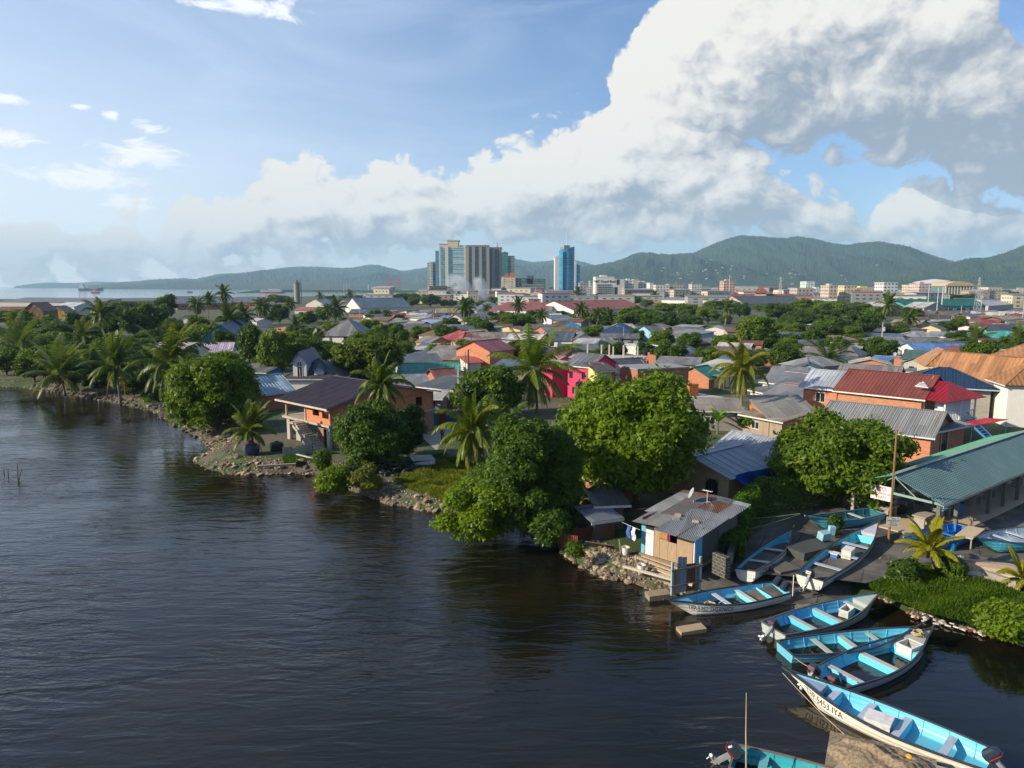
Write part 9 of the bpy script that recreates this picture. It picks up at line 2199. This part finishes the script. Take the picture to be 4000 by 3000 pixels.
def rubble():
 rr = random.Random(12); N = 0; big = []; stuff = MB()
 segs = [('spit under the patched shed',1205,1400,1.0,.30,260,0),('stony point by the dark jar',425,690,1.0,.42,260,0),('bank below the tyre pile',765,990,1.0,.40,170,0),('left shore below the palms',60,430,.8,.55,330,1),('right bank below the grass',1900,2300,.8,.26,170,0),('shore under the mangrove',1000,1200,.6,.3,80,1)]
 for lb,x0,x1,wdt,sz,n,dark in segs:
  idx = [i for i in range(len(SL)) if x0 <= SX[i] <= x1]
  if len(idx) < 2: continue
  for k in range(n):
   i = rr.choice(idx[:-1]); t = rr.random(); a = SL[i].lerp(SL[i + 1],t); b = INN[i].lerp(INN[i + 1],t); f = rr.random() ** 1.2 * wdt * 1.15 - .12; p = a.lerp(b,f); z = LZ * max(0,min(1,f)) - .03; s = sz * rr.choice([.5,.7,.8,1,1.2,1.7]) * rr.uniform(.8,1.2)
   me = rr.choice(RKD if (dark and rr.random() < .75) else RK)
   big.append((s / max(p.y,1) * 100,s,p,z,me,lb))
 big.sort(key=lambda q: -q[0])
 gi = {}
 for j,(_,s,p,z,me,lb) in enumerate(big):
  R3 = (rr.uniform(-.4,.4),rr.uniform(-.4,.4),rr.uniform(0,6.28))
  if j < 290:
   o = bpy.data.objects.new('rock',me); COL.objects.link(o); o.location = (p.x,p.y,z + s * .12); o.rotation_euler = R3; o.scale = (s,s,s)
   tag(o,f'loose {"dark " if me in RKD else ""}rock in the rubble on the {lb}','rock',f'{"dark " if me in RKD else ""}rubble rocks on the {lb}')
  else:
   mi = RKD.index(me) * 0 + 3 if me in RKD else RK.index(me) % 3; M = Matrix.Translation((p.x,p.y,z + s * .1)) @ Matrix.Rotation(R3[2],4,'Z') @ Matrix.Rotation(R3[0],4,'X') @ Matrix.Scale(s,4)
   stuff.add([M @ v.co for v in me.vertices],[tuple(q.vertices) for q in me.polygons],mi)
 for k in range(9000):
  i = rr.randrange(len(SL) - 1);
  if SL[i].y > 130 or 1480 < SX[i] < 1890: continue
  t = rr.random(); a = SL[i].lerp(SL[i + 1],t); b = INN[i].lerp(INN[i + 1],t); f = rr.random() * 1.5 - .05; p = a.lerp(b,f); s = rr.uniform(.04,.16); z = LZ * min(1,max(0,f)); rz_ = rr.uniform(0,3)
  c,sn = math.cos(rz_) * s,math.sin(rz_) * s
  stuff.add([(p.x + c,p.y + sn,z),(p.x - sn,p.y + c,z),(p.x - c,p.y - sn,z),(p.x + sn,p.y - c,z),(p.x,p.y,z + s * .9)],[(0,1,4),(1,2,4),(2,3,4),(3,0,4)],rr.choice([0,1,2,2,3]))
 tag(stuff.build('rubble',RM),kind='stuff')
rubble()
def tyres():
 me = None; mb = MB(); n,m_ = 14,8; V = []; F = []
 for i in range(n):
  for j in range(m_):
   a,b = 6.283 * i / n,6.283 * j / m_; r_ = .26 + .085 * math.cos(b); V.append((r_ * math.cos(a),r_ * math.sin(a),.09 * math.sin(b)))
   F.append((i * m_ + j,((i + 1) % n) * m_ + j,((i + 1) % n) * m_ + (j + 1) % m_,i * m_ + (j + 1) % m_))
 mb.add(V,F); src = mb.build('tyre',plain((.018,.018,.018),.6),smooth=True); rr = random.Random(2); first = True
 c = gp('B',1810,1090,LZ)
 for k in range(64):
  x,y = rr.gauss(0,1.7),rr.gauss(0,.9); z = max(.1,1.15 - math.hypot(x / 2.4,y / 1.3) * 1.0) * rr.random() ** .6
  o = src if first else src.copy()
  if not first: COL.objects.link(o)
  first = False; o.scale = (1.25,) * 3; o.location = (c.x + x,c.y + y,LZ + z); o.rotation_euler = (rr.uniform(-.8,.8),rr.uniform(-.8,.8),0); tag(o,'old black tyre in the heap on the bank','tyre','old tyres heaped on the bank')
tyres()
for zn,x,yt,yb,dx,lb in [('A',168,1270,1425,0,'tallest upright stake standing in the water at the left'),('A',158,1305,1425,50,'slanting stake crossing the tallest one'),('A',75,1303,1385,0,'shorter stake left of the crossed pair'),('A',36,1300,1350,0,'thin twig stake nearest the left edge'),('C',735,900,1075,-30,'leaning pale post at the rubble spit'),('C',870,1035,1185,-22,'green topped post in front of the patched shed'),('A',1518,710,820,0,'thin brown stake on the stony left shore'),('A',1698,700,810,0,'brown stake under the leaning palm'),('A',2050,995,870,0,'slanting thin red pole on the left shore')]:
 zz = .0 if zn == 'A' and yb > 1340 else .4; yb,yt = max(yb,yt),min(yb,yt); q = PP(zn,x,yb,zz); t = PY(*px(zn,x + dx,yt),q.y); mb = MB(); mb.tube([(0,0,-.6),tuple(t - q)],[.05,.035],6); o = mb.build('stake',wood((.10,.07,.05) if zn == 'A' else (.36,.33,.24))); o.location = q; tag(o,lb,'stake')
def slab(zn,x,y,s,r3,c,label,name='board',z=LZ + .1,m=None,cat='board'):
 q = PP(zn,x,y,z); mb = MB(); mb.rbox((0,0,0),s); o = mb.build(name,m or wood(c)); o.location = (q.x,q.y,z); o.rotation_euler = r3; tag(o,label,cat)
slab('B',2100,970,(2.4,1.3,.04),(.25,.1,.5),(.5,.5,.48),'upper pale roofing sheet discarded on the grass by the lane','roof_sheet',LZ + .35,corr((.45,.46,.46),.1),'sheet')
slab('B',2110,1020,(2.3,1.2,.04),(.05,-.1,.1),(.5,.5,.48),'lower pale roofing sheet discarded on the grass by the lane','roof_sheet',LZ + .15,corr((.42,.44,.45),.1),'sheet')
slab('B',840,1035,(3.6,.22,.2),(0,.05,.45),(.45,.38,.28),'long pale log lying on the point rubble','log',LZ + .15,cat='log')
slab('B',1120,965,(3.2,.25,.05),(0,.1,-.45),(.62,.60,.58),'white painted plank below the stairs','plank',LZ + .2,cat='plank')
slab('B',1330,1050,(1.6,.25,.05),(0,0,-.4),(.62,.60,.58),'short white plank at the water below the dark shrub','plank',LZ - .3,cat='plank')
slab('C',1030,1210,(4.4,.18,.12),(0,.02,-.62),(.5,.44,.34),'long bleached beam between the shed and the sea wall','beam',LZ + .2,cat='beam')
slab('C',1090,1180,(1.6,.3,.06),(0,0,-.9),(.52,.42,.28),'short plank beside the bleached beam','plank',LZ + .1,cat='plank')
slab('B',2090,1115,(1.2,.5,.12),(0,0,.1),(.02,.18,.35),'crumpled bright blue sheet in the shaded grass','plastic_sheet',LZ + .15,plain((.02,.2,.4),.5),'sheet')
slab('A',1600,640,(1.3,.45,.4),(0,0,.1),(.02,.3,.35),'turquoise barrel lying on the left shore grass','barrel',LZ + .25,plain((.02,.32,.36),.5),'barrel')
slab('D',1020,40,(1.6,1.2,.14),(0,0,.4),(.10,.09,.08),'dark wooden pallet between the old boat and the ramp boat','pallet',LZ + .1,cat='pallet')
slab('E',380,760,(3.8,1.6,.5),(0,.04,.55),(.05,.06,.055),'old dark wooden hull wreck left of the ramp boat','hull_wreck',LZ + .2,cat='wreck')
slab('E',485,645,(.7,.5,.5),(.2,0,.4),(.2,.4,.5),'pale blue bundle on the hull wreck','bundle',LZ + .8,plain((.22,.42,.50),.7),'bundle')
slab('E',550,600,(.4,.3,.6),(.1,.1,0),(.2,.4,.6),'light blue bag hanging by the creeper boat','bag',LZ + .6,plain((.25,.5,.7),.7),'bag')
slab('E',1650,830,(.5,.3,.06),(0,0,.2),(.6,.6,.6),'scrap of pale paper on the ramp road','litter',LZ + .05,plain((.6,.65,.7),.7),'litter')
slab('C',1585,1120,(.4,1.1,1.3),(0,0,.5),(.06,.06,.055),'dark block wall stump at the end of the vine hedge','wall_stump',LZ + .6,block((.05,.05,.045)),'wall')
slab('1',1170,1100,(3.0,.2,1.6),(0,0,-.2),(.2,.2,.2),'grey wall piece under the left shore trees','wall_piece',LZ + .8,paint((.2,.2,.2)),'wall')
slab('C',250,900,(1.5,.06,.75),(.2,.05,-.3),(.3,.1,.05),'rusty red corrugated sheet at the tip of the rubble spit','rusty_sheet',LZ + .35,corr((.30,.09,.05),.5,.12),'sheet')
slab('C',540,950,(1.9,.06,.7),(.9,.05,-.3),(.2,.1,.05),'fallen dark corrugated sheet by the lean-to','rusty_sheet',LZ + .2,corr((.14,.08,.06),.5,.12),'sheet')
slab('C',400,850,(1.8,.06,.9),(.3,.05,.2),(.1,.05,.05),'maroon sheet leaning behind the rusty one','rusty_sheet',LZ + .45,corr((.12,.03,.03),.5,.12),'sheet')
def rampmat():
 m,nt = newmat('ramp_concrete'); v = coords(nt); a = noise(nt,v,.35,6,.65); b = noise(nt,v,2.4,8,.7)
 bt = nd(nt,'ShaderNodeTexBrick',{'Vector': mapv(nt,v,rot=(0,0,R(30))),'Color1': (1,1,1,1),'Color2': (.8,.8,.8,1),'Mortar': (.35,.35,.35,1),'Scale': 1.0,'Mortar Size': .035,'Brick Width': 4.2,'Row Height': 3.1})
 c = mixc(nt,ramp(nt,a,.38,.62),(.15,.14,.13,1),(.065,.06,.052,1)); c = mixc(nt,ramp(nt,b,.5,.75,0,.5),c,(.04,.038,.032,1)); c = mixc(nt,ramp(nt,b,.2,.4,.35,0),c,(.24,.21,.17,1))
 finish(nt,princ(nt,mixc(nt,1.0,c,bt.outputs[0],'MULTIPLY'),.85,bumpn(nt,b,.5,.03))); return m
RAMPM = rampmat()
def sheet(name,zn,pts,m,z=LZ + .01):
 mb = MB(); P_ = [PP(zn,x,y,LZ) for x,y in pts]; t = tessellate_polygon([[Vector((p.x,p.y,0)) for p in P_]]); fs = []
 for a in t:
  A,B,C = [P_[i] for i in a]; fs.append(a if (B - A).cross(C - A).z > 0 else (a[0],a[2],a[1]))
 mb.add([(p.x,p.y,z) for p in P_],fs); return tag(mb.build(name,m),kind='structure')
sheet('lane','M',[(250,925),(480,890),(690,895),(640,960),(560,1060),(500,1130),(430,1060),(300,960)],paint((.34,.30,.26),.5))
sheet('ramp_road','E',[(-330,960),(-200,700),(300,300),(900,300),(1400,560),(2500,420),(2600,1100),(1900,1020),(1560,900),(1300,960),(1080,990),(840,1060),(600,1030),(200,1000)],RAMPM,LZ + .015)
def ramp_slope():
 idx = [i for i in range(len(SL)) if 1470 <= SX[i] <= 1885]; mb = MB(); V = []
 for i in idx:
  a,m_,b = OUT[i],SL[i],INN[i]; V += [(a.x,a.y,-.72),(m_.x,m_.y,.05),((m_.x + b.x) / 2,(m_.y + b.y) / 2,LZ * .55 + .12),(b.x,b.y,LZ + .018)]
 n = len(idx); mb.add(V,[(4 * k + j,4 * k + 4 + j,4 * k + 5 + j,4 * k + 1 + j) for k in range(n - 1) for j in range(3)]); tag(mb.build('ramp',RAMPM),kind='structure')
ramp_slope()
def seawall():
 a,b = gp('E',1590,915,LZ),gp('E',2150,1110,LZ); mb = MB(); mb.beam((0,0,.2),(b.x - a.x,b.y - a.y,.2),.3,.55); o = mb.build('low_wall',paint((.28,.26,.23),.5)); o.location = (a.x,a.y,LZ); tag(o,'low concrete wall between the grassy bank and the boat yard','wall')
seawall()
for i in range(26):
 rr = random.Random(i); x,y = rr.uniform(1180,1900),0; y = 1290 + (x - 1180) * .24 + rr.uniform(-25,45); q = PP('E',x,y,.2); mb = MB(); mb.rbox((0,0,0),(rr.uniform(.1,.3),rr.uniform(.08,.2),.06),rr.random() * 3,(rr.uniform(-.3,.3),0)); o = mb.build('litter',plain(rr.choice([(.55,.58,.6),(.45,.5,.55),(.6,.55,.5),(.3,.05,.03)]),.6)); o.location = (q.x,q.y,.12); tag(o,'bit of plastic litter washed up under the grassy bank','litter','litter washed up under the grassy bank')
